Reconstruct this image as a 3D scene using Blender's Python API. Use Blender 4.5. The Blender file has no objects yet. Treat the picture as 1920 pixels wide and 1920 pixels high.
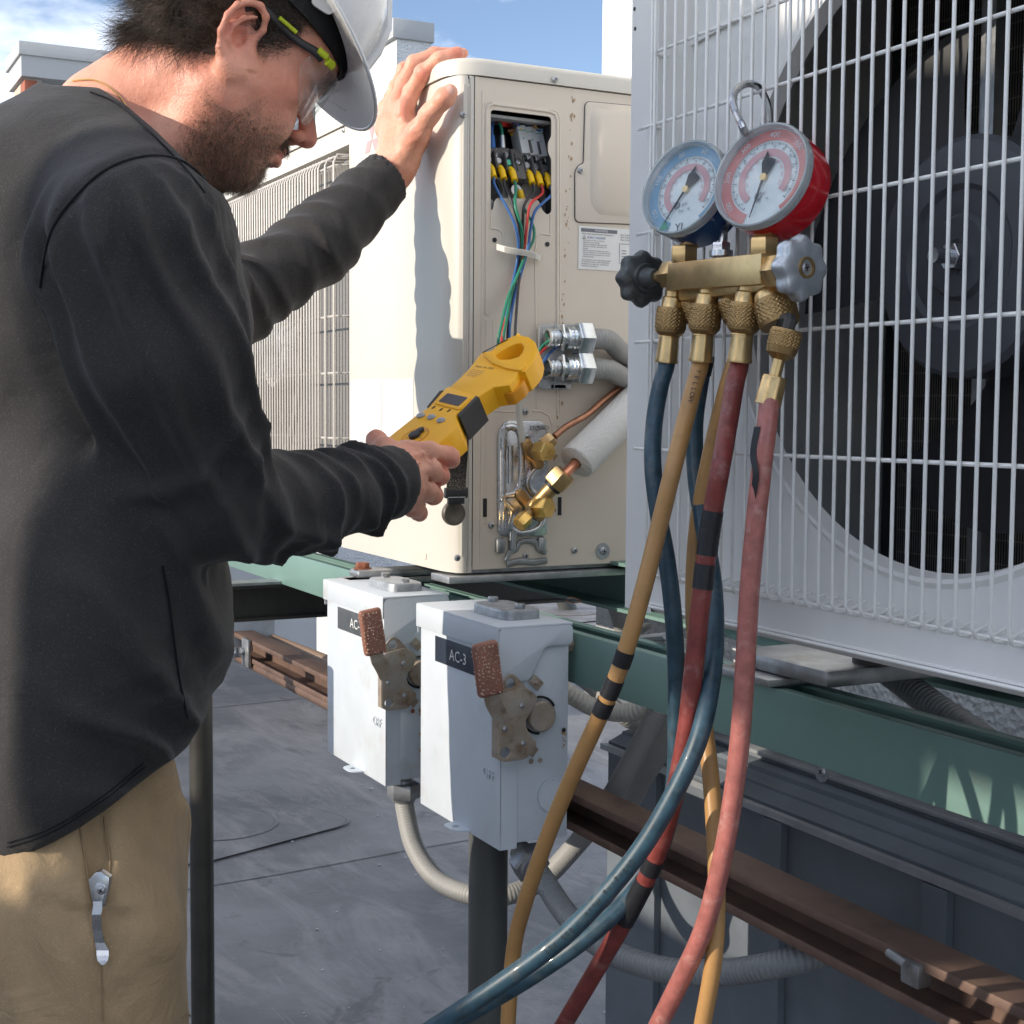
import bpy, bmesh, math, random, time
import numpy as np
from mathutils import Vector, Matrix
T0 = time.time()
random.seed(7)
rng = np.random.default_rng(7)
scene = bpy.context.scene
COL = scene.collection

# ---------------------------------------------------------------- camera, sky, sun, exposure
F = 2720.0
psi, th, rho = math.radians(27.24), math.radians(3.9), math.radians(0.4)
CAM = np.array([0, 0, 1.25])
_Z = np.array([0, 0, 1.0])
_f0 = np.array([math.sin(psi), math.cos(psi), 0]); _r0 = np.array([math.cos(psi), -math.sin(psi), 0])
CF = _f0 * math.cos(th) - _Z * math.sin(th)
_u = _Z * math.cos(th) + _f0 * math.sin(th)
CR = _r0 * math.cos(rho) + _u * math.sin(rho)
CU = _u * math.cos(rho) - _r0 * math.sin(rho)
cd = bpy.data.cameras.new('camera'); cam = bpy.data.objects.new('camera', cd); COL.objects.link(cam)
cd.sensor_width = 36; cd.lens = F / 1920 * 36; cd.clip_start = 0.05; cd.clip_end = 3000
cam.matrix_world = Matrix(((CR[0], CU[0], -CF[0], CAM[0]), (CR[1], CU[1], -CF[1], CAM[1]), (CR[2], CU[2], -CF[2], CAM[2]), (0, 0, 0, 1)))
scene.camera = cam

SUN_DIR = Vector((-1.0, 0.05, 0.33)).normalized()      # towards the sun
sun_el = math.asin(SUN_DIR.z); sun_az = math.atan2(SUN_DIR.x, SUN_DIR.y)
w = bpy.data.worlds.new('World'); scene.world = w; w.use_nodes = True
nt = w.node_tree; nt.nodes.clear()
def nnode(nt, t, **k):
    n = nt.nodes.new(t)
    for a, b in k.items(): setattr(n, a, b)
    return n
out = nnode(nt, 'ShaderNodeOutputWorld'); bg = nnode(nt, 'ShaderNodeBackground')
sky = nnode(nt, 'ShaderNodeTexSky', sky_type='NISHITA', sun_disc=False)
sky.sun_elevation = sun_el; sky.sun_rotation = sun_az; sky.air_density = 0.75; sky.dust_density = 0.2; sky.ozone_density = 1.9; sky.altitude = 1400
tc = nnode(nt, 'ShaderNodeTexCoord')
mp = nnode(nt, 'ShaderNodeMapping'); mp.inputs['Scale'].default_value = (1.3, 1.3, 3.2); mp.inputs['Location'].default_value = (4.2, 0.35, 0.4)
no = nnode(nt, 'ShaderNodeTexNoise'); no.inputs['Scale'].default_value = 1.5; no.inputs['Detail'].default_value = 7; no.inputs['Roughness'].default_value = 0.55
cr = nnode(nt, 'ShaderNodeValToRGB'); cr.color_ramp.elements[0].position = 0.47; cr.color_ramp.elements[1].position = 0.70
mx = nnode(nt, 'ShaderNodeMix', data_type='RGBA'); mx.inputs['B'].default_value = (8.8, 8.9, 9.2, 1)
L = nt.links.new
L(tc.outputs['Generated'], mp.inputs['Vector']); L(mp.outputs[0], no.inputs['Vector']); L(no.outputs['Fac'], cr.inputs[0])
tint = nnode(nt, 'ShaderNodeMix', data_type='RGBA', blend_type='MULTIPLY'); tint.inputs['Factor'].default_value = 1; tint.inputs['B'].default_value = (0.66, 0.58, 0.52, 1)
L(sky.outputs[0], tint.inputs['A'])
L(cr.outputs[0], mx.inputs['Factor']); L(tint.outputs['Result'], mx.inputs['A']); L(mx.outputs['Result'], bg.inputs[0]); L(bg.outputs[0], out.inputs[0])
bg.inputs[1].default_value = 0.15
sd = bpy.data.lights.new('sun', 'SUN'); sun = bpy.data.objects.new('sun', sd); COL.objects.link(sun)
sd.energy = 1.65; sd.angle = math.radians(0.55); sd.color = (1.0, 0.90, 0.76)
sun.rotation_euler = SUN_DIR.to_track_quat('Z', 'Y').to_euler()
scene.view_settings.view_transform = 'Standard'; scene.view_settings.look = 'None'
scene.view_settings.gamma = 1; scene.view_settings.use_curve_mapping = False
scene.view_settings.exposure = 1.5
scene.render.engine = 'CYCLES'
scene.cycles.max_bounces = 6; scene.cycles.transparent_max_bounces = 12

# ---------------------------------------------------------------- placing helpers
def ray(px, py): return CF + CR * (px - 960) / F - CU * (py - 960) / F
def PX(px, py, x): d = ray(px, py); return Vector(CAM + d * (x - CAM[0]) / d[0])
def PY(px, py, y): d = ray(px, py); return Vector(CAM + d * (y - CAM[1]) / d[1])
def PZ(px, py, z): d = ray(px, py); return Vector(CAM + d * (z - CAM[2]) / d[2])
def PD(px, py, dep): return Vector(CAM + ray(px, py) * dep)
def camdir(r, u, f): return Vector(CR * r + CU * u + CF * f).normalized()

# ---------------------------------------------------------------- scene object helpers
def link(name, me, mat=None, parent=None):
    o = bpy.data.objects.new(name, me); COL.objects.link(o)
    if mat is not None and me is not None and not me.materials:
        for m in (mat if isinstance(mat, (list, tuple)) else [mat]): me.materials.append(m)
    if parent is not None:
        o.parent = parent; o.matrix_parent_inverse = PINV[parent.name]
    return o
PINV = {}
def thing(name, loc, label, cat, group=None):
    o = bpy.data.objects.new(name, None); COL.objects.link(o); o.location = loc; o.empty_display_size = 0.05
    PINV[o.name] = Matrix.Translation(-Vector(loc))
    o['label'] = label; o['category'] = cat
    if group: o['group'] = group
    return o
def tag(o, label, cat, group=None):
    o['label'] = label; o['category'] = cat
    if group: o['group'] = group
    return o
def struct(o): o['kind'] = 'structure'; return o
def stuff(o): o['kind'] = 'stuff'; return o
def asparent(o): PINV[o.name] = Matrix.Identity(4); return o     # a mesh (at the origin) used as the parent of sub-parts

def frame_of(d, up=Vector((0, 0, 1))):
    d = d.normalized()
    if abs(d.dot(up)) > 0.98: up = Vector((1, 0, 0)) if abs(d.x) < .9 else Vector((0, 1, 0))
    s = d.cross(up).normalized(); t = s.cross(d).normalized()
    return s, t
def catmull(pts, n=8):
    P = [Vector(p) for p in pts]
    if len(P) < 3: return P
    P = [P[0] * 2 - P[1]] + P + [P[-1] * 2 - P[-2]]
    o = []
    for i in range(1, len(P) - 2):
        a, b, c, d = P[i - 1:i + 3]
        for k in range(n):
            t = k / n
            o.append(0.5 * ((2 * b) + (c - a) * t + (2 * a - 5 * b + 4 * c - d) * t * t + (3 * b - a - 3 * c + d) * t ** 3))
    o.append(P[-2]); return o

class MB:
    def __init__(s): s.bm = bmesh.new(); s.mi = 0
    def _t(s, vs, M):
        if M is not None:
            for v in vs: v.co = M @ v.co
    def _m(s, fs):
        for f in fs: f.material_index = s.mi
    def box(s, lo, hi, M=None, bev=0.0, seg=2):
        lo, hi = Vector([min(a, b) for a, b in zip(lo, hi)]), Vector([max(a, b) for a, b in zip(lo, hi)])
        r = bmesh.ops.create_cube(s.bm, size=1.0); vs = r['verts']
        for v in vs: v.co = Vector([(lo[i] + hi[i]) / 2 + v.co[i] * (hi[i] - lo[i]) for i in range(3)])
        if bev > 0:
            es = list({e for v in vs for e in v.link_edges})
            rr = bmesh.ops.bevel(s.bm, geom=es, offset=bev, segments=seg, affect='EDGES', profile=0.5)
            vs = list({v for f in rr['faces'] for v in f.verts} | {v for v in vs if v.is_valid})
        s._t(vs, M); s._m({f for v in vs for f in v.link_faces}); return s
    def cyl(s, a, b, r, r2=None, n=20, caps=True, up=None):
        a, b = Vector(a), Vector(b); r2 = r if r2 is None else r2
        return s.lathe(a, b - a, [(0, r), ((b - a).length, r2)], n, caps, up)
    def lathe(s, org, axis, prof, n=24, caps=True, up=None, rad=None):
        org = Vector(org); ax = Vector(axis).normalized(); u, v = frame_of(ax, Vector(up) if up is not None else Vector((0, 0, 1)))
        rings = []
        for h, r in prof:
            ring = []
            for k in range(n):
                a = 2 * math.pi * k / n; q = r * (rad(a) if rad else 1.0)
                ring.append(s.bm.verts.new(org + ax * h + (u * math.cos(a) + v * math.sin(a)) * q))
            rings.append(ring)
        for A, B in zip(rings, rings[1:]):
            for k in range(n):
                f = s.bm.faces.new((A[k], B[k], B[(k + 1) % n], A[(k + 1) % n])); f.material_index = s.mi; f.smooth = True
        if caps:
            f = s.bm.faces.new(rings[0]); f.material_index = s.mi
            f = s.bm.faces.new(rings[-1][::-1]); f.material_index = s.mi
        return s
    def tube(s, pts, r, n=8, caps=True, rf=None, flat=None):
        P = [Vector(p) for p in pts]; rings = []
        d = (P[1] - P[0]).normalized(); u, v = frame_of(d)
        for i, p in enumerate(P):
            nd = (P[min(i + 1, len(P) - 1)] - P[max(i - 1, 0)])
            if nd.length < 1e-9: nd = d
            nd = nd.normalized(); u = (u - nd * u.dot(nd)).normalized(); v = nd.cross(u)
            rr = rf(i / (len(P) - 1)) if rf else r
            ring = []
            for k in range(n):
                a = 2 * math.pi * k / n; q = p + (u * math.cos(a) + v * math.sin(a)) * rr
                if flat: q = q - flat[0] * (q - p).dot(flat[0]) * (1 - flat[1])
                ring.append(s.bm.verts.new(q))
            rings.append(ring)
        for A, B in zip(rings, rings[1:]):
            for k in range(n):
                f = s.bm.faces.new((A[k], A[(k + 1) % n], B[(k + 1) % n], B[k])); f.material_index = s.mi; f.smooth = True
        if caps and n > 2:
            s.bm.faces.new(rings[0][::-1]).material_index = s.mi; s.bm.faces.new(rings[-1]).material_index = s.mi
        return s
    def prism(s, poly, off, hole=None, bev=0.0):
        """poly: world points of the front outline; off: extrusion vector"""
        off = Vector(off); P = [Vector(p) for p in poly]
        A = [s.bm.verts.new(p) for p in P]
        if hole:
            H = [s.bm.verts.new(Vector(p)) for p in hole]
            es = [s.bm.edges.new((l[i], l[(i + 1) % len(l)])) for l in (A, H) for i in range(len(l))]
            fs = [g for g in bmesh.ops.triangle_fill(s.bm, use_beauty=True, edges=es)['geom'] if isinstance(g, bmesh.types.BMFace)]
        else:
            fs = [s.bm.faces.new(A)]
        r = bmesh.ops.extrude_face_region(s.bm, geom=fs)
        vs = [g for g in r['geom'] if isinstance(g, bmesh.types.BMVert)]; nf = [g for g in r['geom'] if isinstance(g, bmesh.types.BMFace)]
        for v in vs: v.co += off
        allf = set(fs) | {f for v in vs for f in v.link_faces}
        bmesh.ops.recalc_face_normals(s.bm, faces=list(allf))
        for f in allf: f.material_index = s.mi
        if bev > 0:
            es = [e for f in fs for e in f.edges if len(e.link_faces) == 2 and not all(g in fs for g in e.link_faces)]
            bmesh.ops.bevel(s.bm, geom=es, offset=bev, segments=2, affect='EDGES', profile=0.5)
        return s
    def face(s, pts):
        f = s.bm.faces.new([s.bm.verts.new(Vector(p)) for p in pts]); f.material_index = s.mi; return s
    def sphere(s, c, r, sc=(1, 1, 1), n=12):
        rr = bmesh.ops.create_uvsphere(s.bm, u_segments=n, v_segments=max(6, n // 2 + 2), radius=1.0)
        for v in rr['verts']: v.co = Vector(c) + Vector([v.co[i] * r * sc[i] for i in range(3)])
        for f in {f for v in rr['verts'] for f in v.link_faces}: f.material_index = s.mi; f.smooth = True
        return s
    def mesh(s, name, angle=35, smooth=True):
        me = bpy.data.meshes.new(name); 
        bmesh.ops.recalc_face_normals(s.bm, faces=s.bm.faces[:])
        s.bm.to_mesh(me); s.bm.free()
        if smooth:
            me.shade_smooth() if hasattr(me, 'shade_smooth') else None
            me.set_sharp_from_angle(angle=math.radians(angle))
        return me
    def build(s, name, mat, parent=None, angle=35):
        return link(name, s.mesh(name, angle), mat, parent)
def rrect(c, u, v, w, h, r, n=5):
    """rounded rectangle outline round centre c, axes u, v"""
    c, u, v = Vector(c), Vector(u), Vector(v); o = []
    for sx, sy, a0 in ((1, 1, 0), (-1, 1, 90), (-1, -1, 180), (1, -1, 270)):
        for k in range(n + 1):
            a = math.radians(a0 + 90 * k / n)
            o.append(c + u * (sx * (w / 2 - r) + r * math.cos(a)) + v * (sy * (h / 2 - r) + r * math.sin(a)))
    return o
def roundpoly(pts, r, n=4):
    P = [Vector(p) for p in pts]; o = []
    for i in range(len(P)):
        a, b, c = P[i - 1], P[i], P[(i + 1) % len(P)]
        d1, d2 = (a - b), (c - b); q = min(r, d1.length * .45, d2.length * .45)
        p1, p2 = b + d1.normalized() * q, b + d2.normalized() * q
        for k in range(n + 1):
            t = k / n; o.append(p1 * (1 - t) ** 2 + b * 2 * t * (1 - t) + p2 * t * t)
    return o
def circ(c, u, v, r, n=20):
    return [Vector(c) + Vector(u) * r * math.cos(2 * math.pi * k / n) + Vector(v) * r * math.sin(2 * math.pi * k / n) for k in range(n)]

def text(s, org, right, up, size, mat, name='print', parent=None, depth=0.0, align='CENTER', off=0.0005, sx=1.0):
    cu = bpy.data.curves.new('t', 'FONT'); cu.body = s; cu.size = size; cu.align_x = align; cu.align_y = 'CENTER'; cu.extrude = depth; cu.resolution_u = 2
    o = bpy.data.objects.new('t', cu); COL.objects.link(o); bpy.context.view_layer.update()
    me = bpy.data.meshes.new_from_object(o.evaluated_get(bpy.context.evaluated_depsgraph_get()))
    bpy.data.objects.remove(o); bpy.data.curves.remove(cu)
    R = Vector(right).normalized(); U = (Vector(up) - R * Vector(up).dot(R)).normalized(); N = R.cross(U)
    p = Vector(org) + N * off
    me.transform(Matrix(((R.x * sx, U.x, N.x, p.x), (R.y * sx, U.y, N.y, p.y), (R.z * sx, U.z, N.z, p.z), (0, 0, 0, 1))))
    me.materials.clear()
    return link(name, me, mat, parent)
def join_mesh(name, objs, parent=None):
    """merge flat print objects that share one look into one part"""
    bm = bmesh.new(); mat = objs[0].data.materials[0]
    for o in objs:
        me = o.data; bm.from_mesh(me); bpy.data.objects.remove(o); bpy.data.meshes.remove(me)
    me = bpy.data.meshes.new(name); bm.to_mesh(me); bm.free()
    return link(name, me, mat, parent)

# ---------------------------------------------------------------- materials
def lin(c): return tuple(((x / 255) / 12.92 if x / 255 <= 0.04045 else ((x / 255 + 0.055) / 1.055) ** 2.4) for x in c)
MATS = {}
def mat(name, col, rough=0.5, metal=0.0, var=0.12, vscale=6.0, col2=None, bump=0.0, bscale=80.0, spec=0.5, dirt=None, dirt_scale=4.0, dirt_lo=0.55, dirt_hi=0.75,
        coat=0.0, sss=0.0, trans=0.0, ior=1.45, emit=None, rvar=0.08, stretch=(1, 1, 1), alpha=1.0, sheen=0.0, bdist=0.002):
    m = bpy.data.materials.new(name); m.use_nodes = True; nt = m.node_tree; b = nt.nodes['Principled BSDF']; L = nt.links.new
    b.inputs['Roughness'].default_value = rough; b.inputs['Metallic'].default_value = metal
    b.inputs['Specular IOR Level'].default_value = spec; b.inputs['Coat Weight'].default_value = coat; b.inputs['IOR'].default_value = ior
    b.inputs['Transmission Weight'].default_value = trans; b.inputs['Alpha'].default_value = alpha
    if sheen: b.inputs['Sheen Weight'].default_value = sheen; b.inputs['Sheen Roughness'].default_value = 0.4
    if sss:
        b.inputs['Subsurface Weight'].default_value = sss; b.inputs['Subsurface Radius'].default_value = (0.012, 0.004, 0.002); b.inputs['Subsurface Scale'].default_value = 0.6
    tc = nt.nodes.new('ShaderNodeTexCoord'); mp = nt.nodes.new('ShaderNodeMapping'); mp.inputs['Scale'].default_value = stretch
    L(tc.outputs['Object'], mp.inputs[0])
    n1 = nt.nodes.new('ShaderNodeTexNoise'); n1.inputs['Scale'].default_value = vscale; n1.inputs['Detail'].default_value = 6; n1.inputs['Roughness'].default_value = 0.62
    L(mp.outputs[0], n1.inputs['Vector'])
    mixn = nt.nodes.new('ShaderNodeMix'); mixn.data_type = 'RGBA'
    c = Vector(col[:3])
    a = [min(1, x * (1 - var)) for x in c]; d = [min(1, x * (1 + var)) for x in c]
    if col2 is not None: a, d = list(c), list(col2)
    mixn.inputs['A'].default_value = (*a, 1); mixn.inputs['B'].default_value = (*d, 1)
    ra = nt.nodes.new('ShaderNodeMapRange'); ra.inputs['From Min'].default_value = 0.3; ra.inputs['From Max'].default_value = 0.7
    L(n1.outputs['Fac'], ra.inputs[0]); L(ra.outputs[0], mixn.inputs['Factor'])
    res = mixn.outputs['Result']
    if dirt is not None:
        n2 = nt.nodes.new('ShaderNodeTexNoise'); n2.inputs['Scale'].default_value = dirt_scale; n2.inputs['Detail'].default_value = 8; n2.inputs['Roughness'].default_value = 0.68
        L(mp.outputs[0], n2.inputs['Vector'])
        r2 = nt.nodes.new('ShaderNodeMapRange'); r2.inputs['From Min'].default_value = dirt_lo; r2.inputs['From Max'].default_value = dirt_hi; L(n2.outputs['Fac'], r2.inputs[0])
        m2 = nt.nodes.new('ShaderNodeMix'); m2.data_type = 'RGBA'; m2.inputs['B'].default_value = (*dirt[:3], 1)
        L(r2.outputs[0], m2.inputs['Factor']); L(res, m2.inputs['A']); res = m2.outputs['Result']
    L(res, b.inputs['Base Color'])
    rr = nt.nodes.new('ShaderNodeMapRange'); rr.inputs['To Min'].default_value = max(0.02, rough - rvar); rr.inputs['To Max'].default_value = min(1, rough + rvar)
    L(n1.outputs['Fac'], rr.inputs[0]); L(rr.outputs[0], b.inputs['Roughness'])
    if bump:
        n3 = nt.nodes.new('ShaderNodeTexNoise'); n3.inputs['Scale'].default_value = bscale; n3.inputs['Detail'].default_value = 4
        L(mp.outputs[0], n3.inputs['Vector'])
        bp = nt.nodes.new('ShaderNodeBump'); bp.inputs['Strength'].default_value = bump; bp.inputs['Distance'].default_value = bdist
        L(n3.outputs['Fac'], bp.inputs['Height']); L(bp.outputs[0], b.inputs['Normal'])
    if emit: b.inputs['Emission Color'].default_value = (*emit[:3], 1); b.inputs['Emission Strength'].default_value = emit[3]
    MATS[name] = m; return m
M = {}
def mm(k, *a, **kw): M[k] = mat(k, *a, **kw)
mm('cream', (0.61, 0.575, 0.51), 0.38, var=0.03, vscale=3, bump=0.15, bscale=900, bdist=.0003, coat=0.15)
mm('cream_side', (0.66, 0.585, 0.49), 0.42, var=0.035, vscale=4, dirt=(0.45, 0.36, 0.26), dirt_scale=7, dirt_lo=.66, dirt_hi=.95, bump=0.15, bscale=900, bdist=.0003)
mm('grey_paint', (0.74, 0.73, 0.71), 0.42, var=0.04, vscale=5, dirt=(0.33, 0.31, 0.29), dirt_scale=9, dirt_lo=.66, dirt_hi=.9, bump=0.12, bscale=700, bdist=.0003)
mm('wire_white', (0.82, 0.81, 0.78), 0.38, var=0.05, vscale=20, coat=0.2)
mm('wire_cream', (0.52, 0.49, 0.45), 0.40, var=0.05, vscale=20)
mm('dark_fan', (0.055, 0.06, 0.07), 0.48, var=0.2, vscale=12)
mm('fins', (0.34, 0.31, 0.28), 0.5, metal=0.2, var=0.4, vscale=40)
mm('fins_light', (0.30, 0.29, 0.28), 0.45, metal=0.6, var=0.25, vscale=40)
mm('shroud', (0.22, 0.21, 0.20), 0.45, var=0.05)
mm('black', (0.015, 0.015, 0.017), 0.55, var=0.2)
mm('black_plastic', (0.03, 0.03, 0.033), 0.45, var=0.2)
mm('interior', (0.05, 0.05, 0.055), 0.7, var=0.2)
mm('galv', (0.36, 0.37, 0.38), 0.42, metal=0.75, var=0.22, vscale=45, bump=0.25, bscale=120, dirt=(0.22, 0.20, 0.17), dirt_scale=14)
mm('cast_zinc', (0.38, 0.40, 0.42), 0.5, metal=0.6, var=0.25, vscale=60, bump=0.6, bscale=260, bdist=.0006)
mm('steel', (0.55, 0.56, 0.58), 0.28, metal=1.0, var=0.12, vscale=60)
mm('zinc_bright', (0.68, 0.71, 0.72), 0.25, metal=0.95, var=0.12, vscale=60)
mm('screw', (0.42, 0.43, 0.45), 0.38, metal=0.8, var=0.15, vscale=90)
mm('brass', (0.66, 0.46, 0.22), 0.34, metal=0.92, var=0.18, vscale=45, dirt=(0.24, 0.15, 0.07), dirt_scale=60, dirt_lo=.55, dirt_hi=.8)
mm('brass_dark', (0.42, 0.28, 0.13), 0.42, metal=0.9, var=0.25, vscale=60, dirt=(0.12, 0.08, 0.045), dirt_scale=90)
mm('brass_bright', (0.72, 0.47, 0.15), 0.30, metal=0.92, var=0.15, vscale=120, bump=.3, bscale=400, bdist=.0003)
mm('copper', (0.42, 0.21, 0.13), 0.42, metal=0.85, var=0.25, vscale=70)
mm('copper_bright', (0.75, 0.33, 0.2), 0.3, metal=0.95, var=0.15, vscale=70)
mm('insulation', (0.76, 0.74, 0.69), 0.8, var=0.05)
mm('box_paint', (0.57, 0.62, 0.67), 0.45, var=0.05, vscale=14, dirt=(0.42, 0.38, 0.33), dirt_scale=11, dirt_lo=.56, dirt_hi=.9, bump=0.15, bscale=900, bdist=.0002)
mm('rust_plate', (0.38, 0.35, 0.31), 0.55, metal=0.3, col2=(0.34, 0.25, 0.17), vscale=34, dirt=(0.17, 0.085, 0.04), dirt_scale=45, dirt_lo=.52, dirt_hi=.72)
mm('grip', (0.30, 0.135, 0.095), 0.5, var=0.2, vscale=40)
mm('grip_bead', (0.55, 0.38, 0.30), 0.4, var=0.3, vscale=90)
mm('rust', (0.125, 0.080, 0.066), 0.62, col2=(0.20, 0.125, 0.092), vscale=22, metal=0.25, dirt=(0.09, 0.06, 0.05), dirt_scale=12, bump=0.4, bscale=300, bdist=.0006)
mm('rust_red', (0.26, 0.09, 0.05), 0.7, var=0.25, vscale=50)
mm('green', (0.165, 0.27, 0.238), 0.42, var=0.06, vscale=6, dirt=(0.2, 0.21, 0.16), dirt_scale=14, dirt_lo=.66, dirt_hi=.9, bump=.15, bscale=60)
mm('dark_steel', (0.05, 0.048, 0.042), 0.5, metal=.2, var=0.25, vscale=20)
mm('post', (0.085, 0.088, 0.085), 0.55, var=0.2, vscale=14, metal=.1, stretch=(1, 1, .3), bump=.2)
mm('conduit', (0.34, 0.33, 0.31), 0.55, var=0.05, vscale=10)
mm('conduit_pale', (0.56, 0.53, 0.47), 0.5, var=0.05, vscale=10)
mm('conduit_dark', (0.16, 0.16, 0.16), 0.5, var=0.1, vscale=10)
mm('curb', (0.14, 0.16, 0.185), 0.6, var=0.22, vscale=5, dirt=(0.15, 0.155, 0.165), dirt_scale=16, dirt_lo=.55, dirt_hi=.9, bump=.2, bscale=150)
mm('flashing', (0.35, 0.36, 0.37), 0.5, metal=.5, var=0.2, vscale=20)
mm('yellow', (0.95, 0.47, 0.012), 0.42, var=0.05, vscale=12, bump=.15, bscale=700, bdist=.0002)
mm('yellow_deep', (0.70, 0.28, 0.01), 0.42, var=0.05, vscale=12)
mm('rubber', (0.045, 0.043, 0.042), 0.6, var=0.15, vscale=30)
mm('lcd', (0.09, 0.085, 0.10), 0.25, var=0.1, coat=.5)
mm('button', (0.35, 0.36, 0.38), 0.4, var=0.08)
mm('ink', (0.02, 0.02, 0.02), 0.6, var=0.05)
mm('ink_grey', (0.16, 0.16, 0.18), 0.6, var=0.05)
mm('ink_blue', (0.03, 0.12, 0.3), 0.6)
mm('ink_white', (0.75, 0.75, 0.75), 0.5, var=0.02)
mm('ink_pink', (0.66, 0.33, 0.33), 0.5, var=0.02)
mm('ink_green', (0.03, 0.3, 0.17), 0.5, var=0.02)
mm('paper', (0.74, 0.74, 0.72), 0.5, var=0.02)
mm('wire_blue', (0.035, 0.12, 0.33), 0.38, var=0.08)
mm('wire_black', (0.02, 0.02, 0.022), 0.38, var=0.08)
mm('wire_green', (0.02, 0.20, 0.12), 0.38, var=0.08)
mm('wire_red', (0.45, 0.03, 0.025), 0.38, var=0.08)
mm('wire_brown', (0.22, 0.09, 0.05), 0.38, var=0.08)
mm('lug_yellow', (0.85, 0.52, 0.01), 0.38, var=0.06)
mm('lug_blue', (0.02, 0.13, 0.42), 0.4, var=0.06)
mm('term_grey', (0.55, 0.56, 0.57), 0.42, var=0.04)
mm('term_block', (0.085, 0.08, 0.078), 0.5, var=0.12)
mm('inner_metal', (0.24, 0.235, 0.225), 0.45, metal=.3, var=0.08)
mm('ziptie', (0.72, 0.70, 0.64), 0.35, var=0.03, trans=.25)
mm('gauge_blue', (0.008, 0.062, 0.20), 0.28, var=0.08, coat=.4)
mm('gauge_red', (0.60, 0.008, 0.018), 0.28, var=0.06, coat=.4)
mm('dial_white', (0.78, 0.82, 0.84), 0.5, var=0.02)
mm('dial_blue', (0.22, 0.39, 0.56), 0.5, var=0.06)
mm('dial_red', (0.64, 0.22, 0.20), 0.5, var=0.06)
mm('dial_pink', (0.66, 0.36, 0.38), 0.5, var=0.04)
mm('knob', (0.50, 0.53, 0.56), 0.36, metal=0.7, var=0.14, vscale=60, bump=.3, bscale=200, bdist=.0004)
mm('knob_dark', (0.11, 0.115, 0.115), 0.5, metal=0.6, var=0.3, vscale=80, bump=.4, bscale=300, bdist=.0005)
mm('hose_blue', (0.026, 0.062, 0.088), 0.42, var=0.4, vscale=90, coat=.12, dirt=(.09, .10, .10), dirt_scale=60, bump=.35, bscale=1400, bdist=.0003)
mm('hose_yellow', (0.43, 0.235, 0.085), 0.42, var=0.12, vscale=30, coat=.1, dirt=(.25, .15, .07), dirt_scale=30, bump=.2, bscale=900, bdist=.0003)
mm('hose_red', (0.19, 0.036, 0.030), 0.45, var=0.3, vscale=90, coat=.12, dirt=(.28, .14, .12), dirt_scale=70, bump=.35, bscale=1400, bdist=.0003)
mm('hose_red_light', (0.37, 0.125, 0.105), 0.34, var=0.25, vscale=90, coat=.25, dirt=(.5, .27, .23), dirt_scale=80, bump=.35, bscale=1400, bdist=.0003)
mm('tape', (0.014, 0.015, 0.018), 0.42, var=0.2, vscale=60)
mm('lens_rim', (0.66, 0.70, 0.72), 0.22, var=.08, vscale=80, trans=.35, coat=.4)
mm('stucco_cap', (0.44, 0.45, 0.46), 0.8, var=0.05, vscale=5, bump=.35, bscale=70, bdist=.004)
mm('brick', (0.36, 0.12, 0.075), 0.85, var=0.15, vscale=12, bump=.3, bscale=60, bdist=.003)
mm('mortar', (0.42, 0.39, 0.36), 0.9, var=0.1)
mm('brick_sunlit', (0.52, 0.42, 0.34), 0.85, var=0.1, vscale=12)  # sunlit tone of the brick put into the colour, for left faces
mm('blocker_paint', (0.6, 0.6, 0.6), 0.6, var=0.05)

def glass_mat():
    m = bpy.data.materials.new('clear_plastic'); m.use_nodes = True; nt = m.node_tree; nt.nodes.clear()
    o = nt.nodes.new('ShaderNodeOutputMaterial'); t = nt.nodes.new('ShaderNodeBsdfTransparent'); g = nt.nodes.new('ShaderNodeBsdfGlossy'); d = nt.nodes.new('ShaderNodeBsdfDiffuse')
    t.inputs[0].default_value = (0.93, 0.95, 0.94, 1); g.inputs['Roughness'].default_value = 0.06; d.inputs[0].default_value = (.75, .77, .78, 1)
    n = nt.nodes.new('ShaderNodeTexNoise'); n.inputs['Scale'].default_value = 60; n.inputs['Detail'].default_value = 5; tc = nt.nodes.new('ShaderNodeTexCoord')
    fr = nt.nodes.new('ShaderNodeFresnel'); fr.inputs[0].default_value = 1.30
    ad = nt.nodes.new('ShaderNodeMath'); ad.operation = 'ADD'; ad.inputs[1].default_value = 0.02
    mr = nt.nodes.new('ShaderNodeMapRange'); mr.inputs['From Min'].default_value = .45; mr.inputs['From Max'].default_value = .8; mr.inputs['To Min'].default_value = .03; mr.inputs['To Max'].default_value = .16
    x1 = nt.nodes.new('ShaderNodeMixShader'); x2 = nt.nodes.new('ShaderNodeMixShader'); L = nt.links.new
    L(tc.outputs['Object'], n.inputs['Vector']); L(n.outputs['Fac'], mr.inputs[0]); L(fr.outputs[0], ad.inputs[0])
    L(mr.outputs[0], x2.inputs[0]); L(t.outputs[0], x2.inputs[1]); L(d.outputs[0], x2.inputs[2])
    hf = nt.nodes.new('ShaderNodeMath'); hf.operation = 'MINIMUM'; hf.inputs[1].default_value = .22; L(ad.outputs[0], hf.inputs[0]); L(hf.outputs[0], x1.inputs[0]); L(x2.outputs[0], x1.inputs[1]); L(g.outputs[0], x1.inputs[2]); L(x1.outputs[0], o.inputs[0]); return m
M['clear'] = glass_mat()

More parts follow.
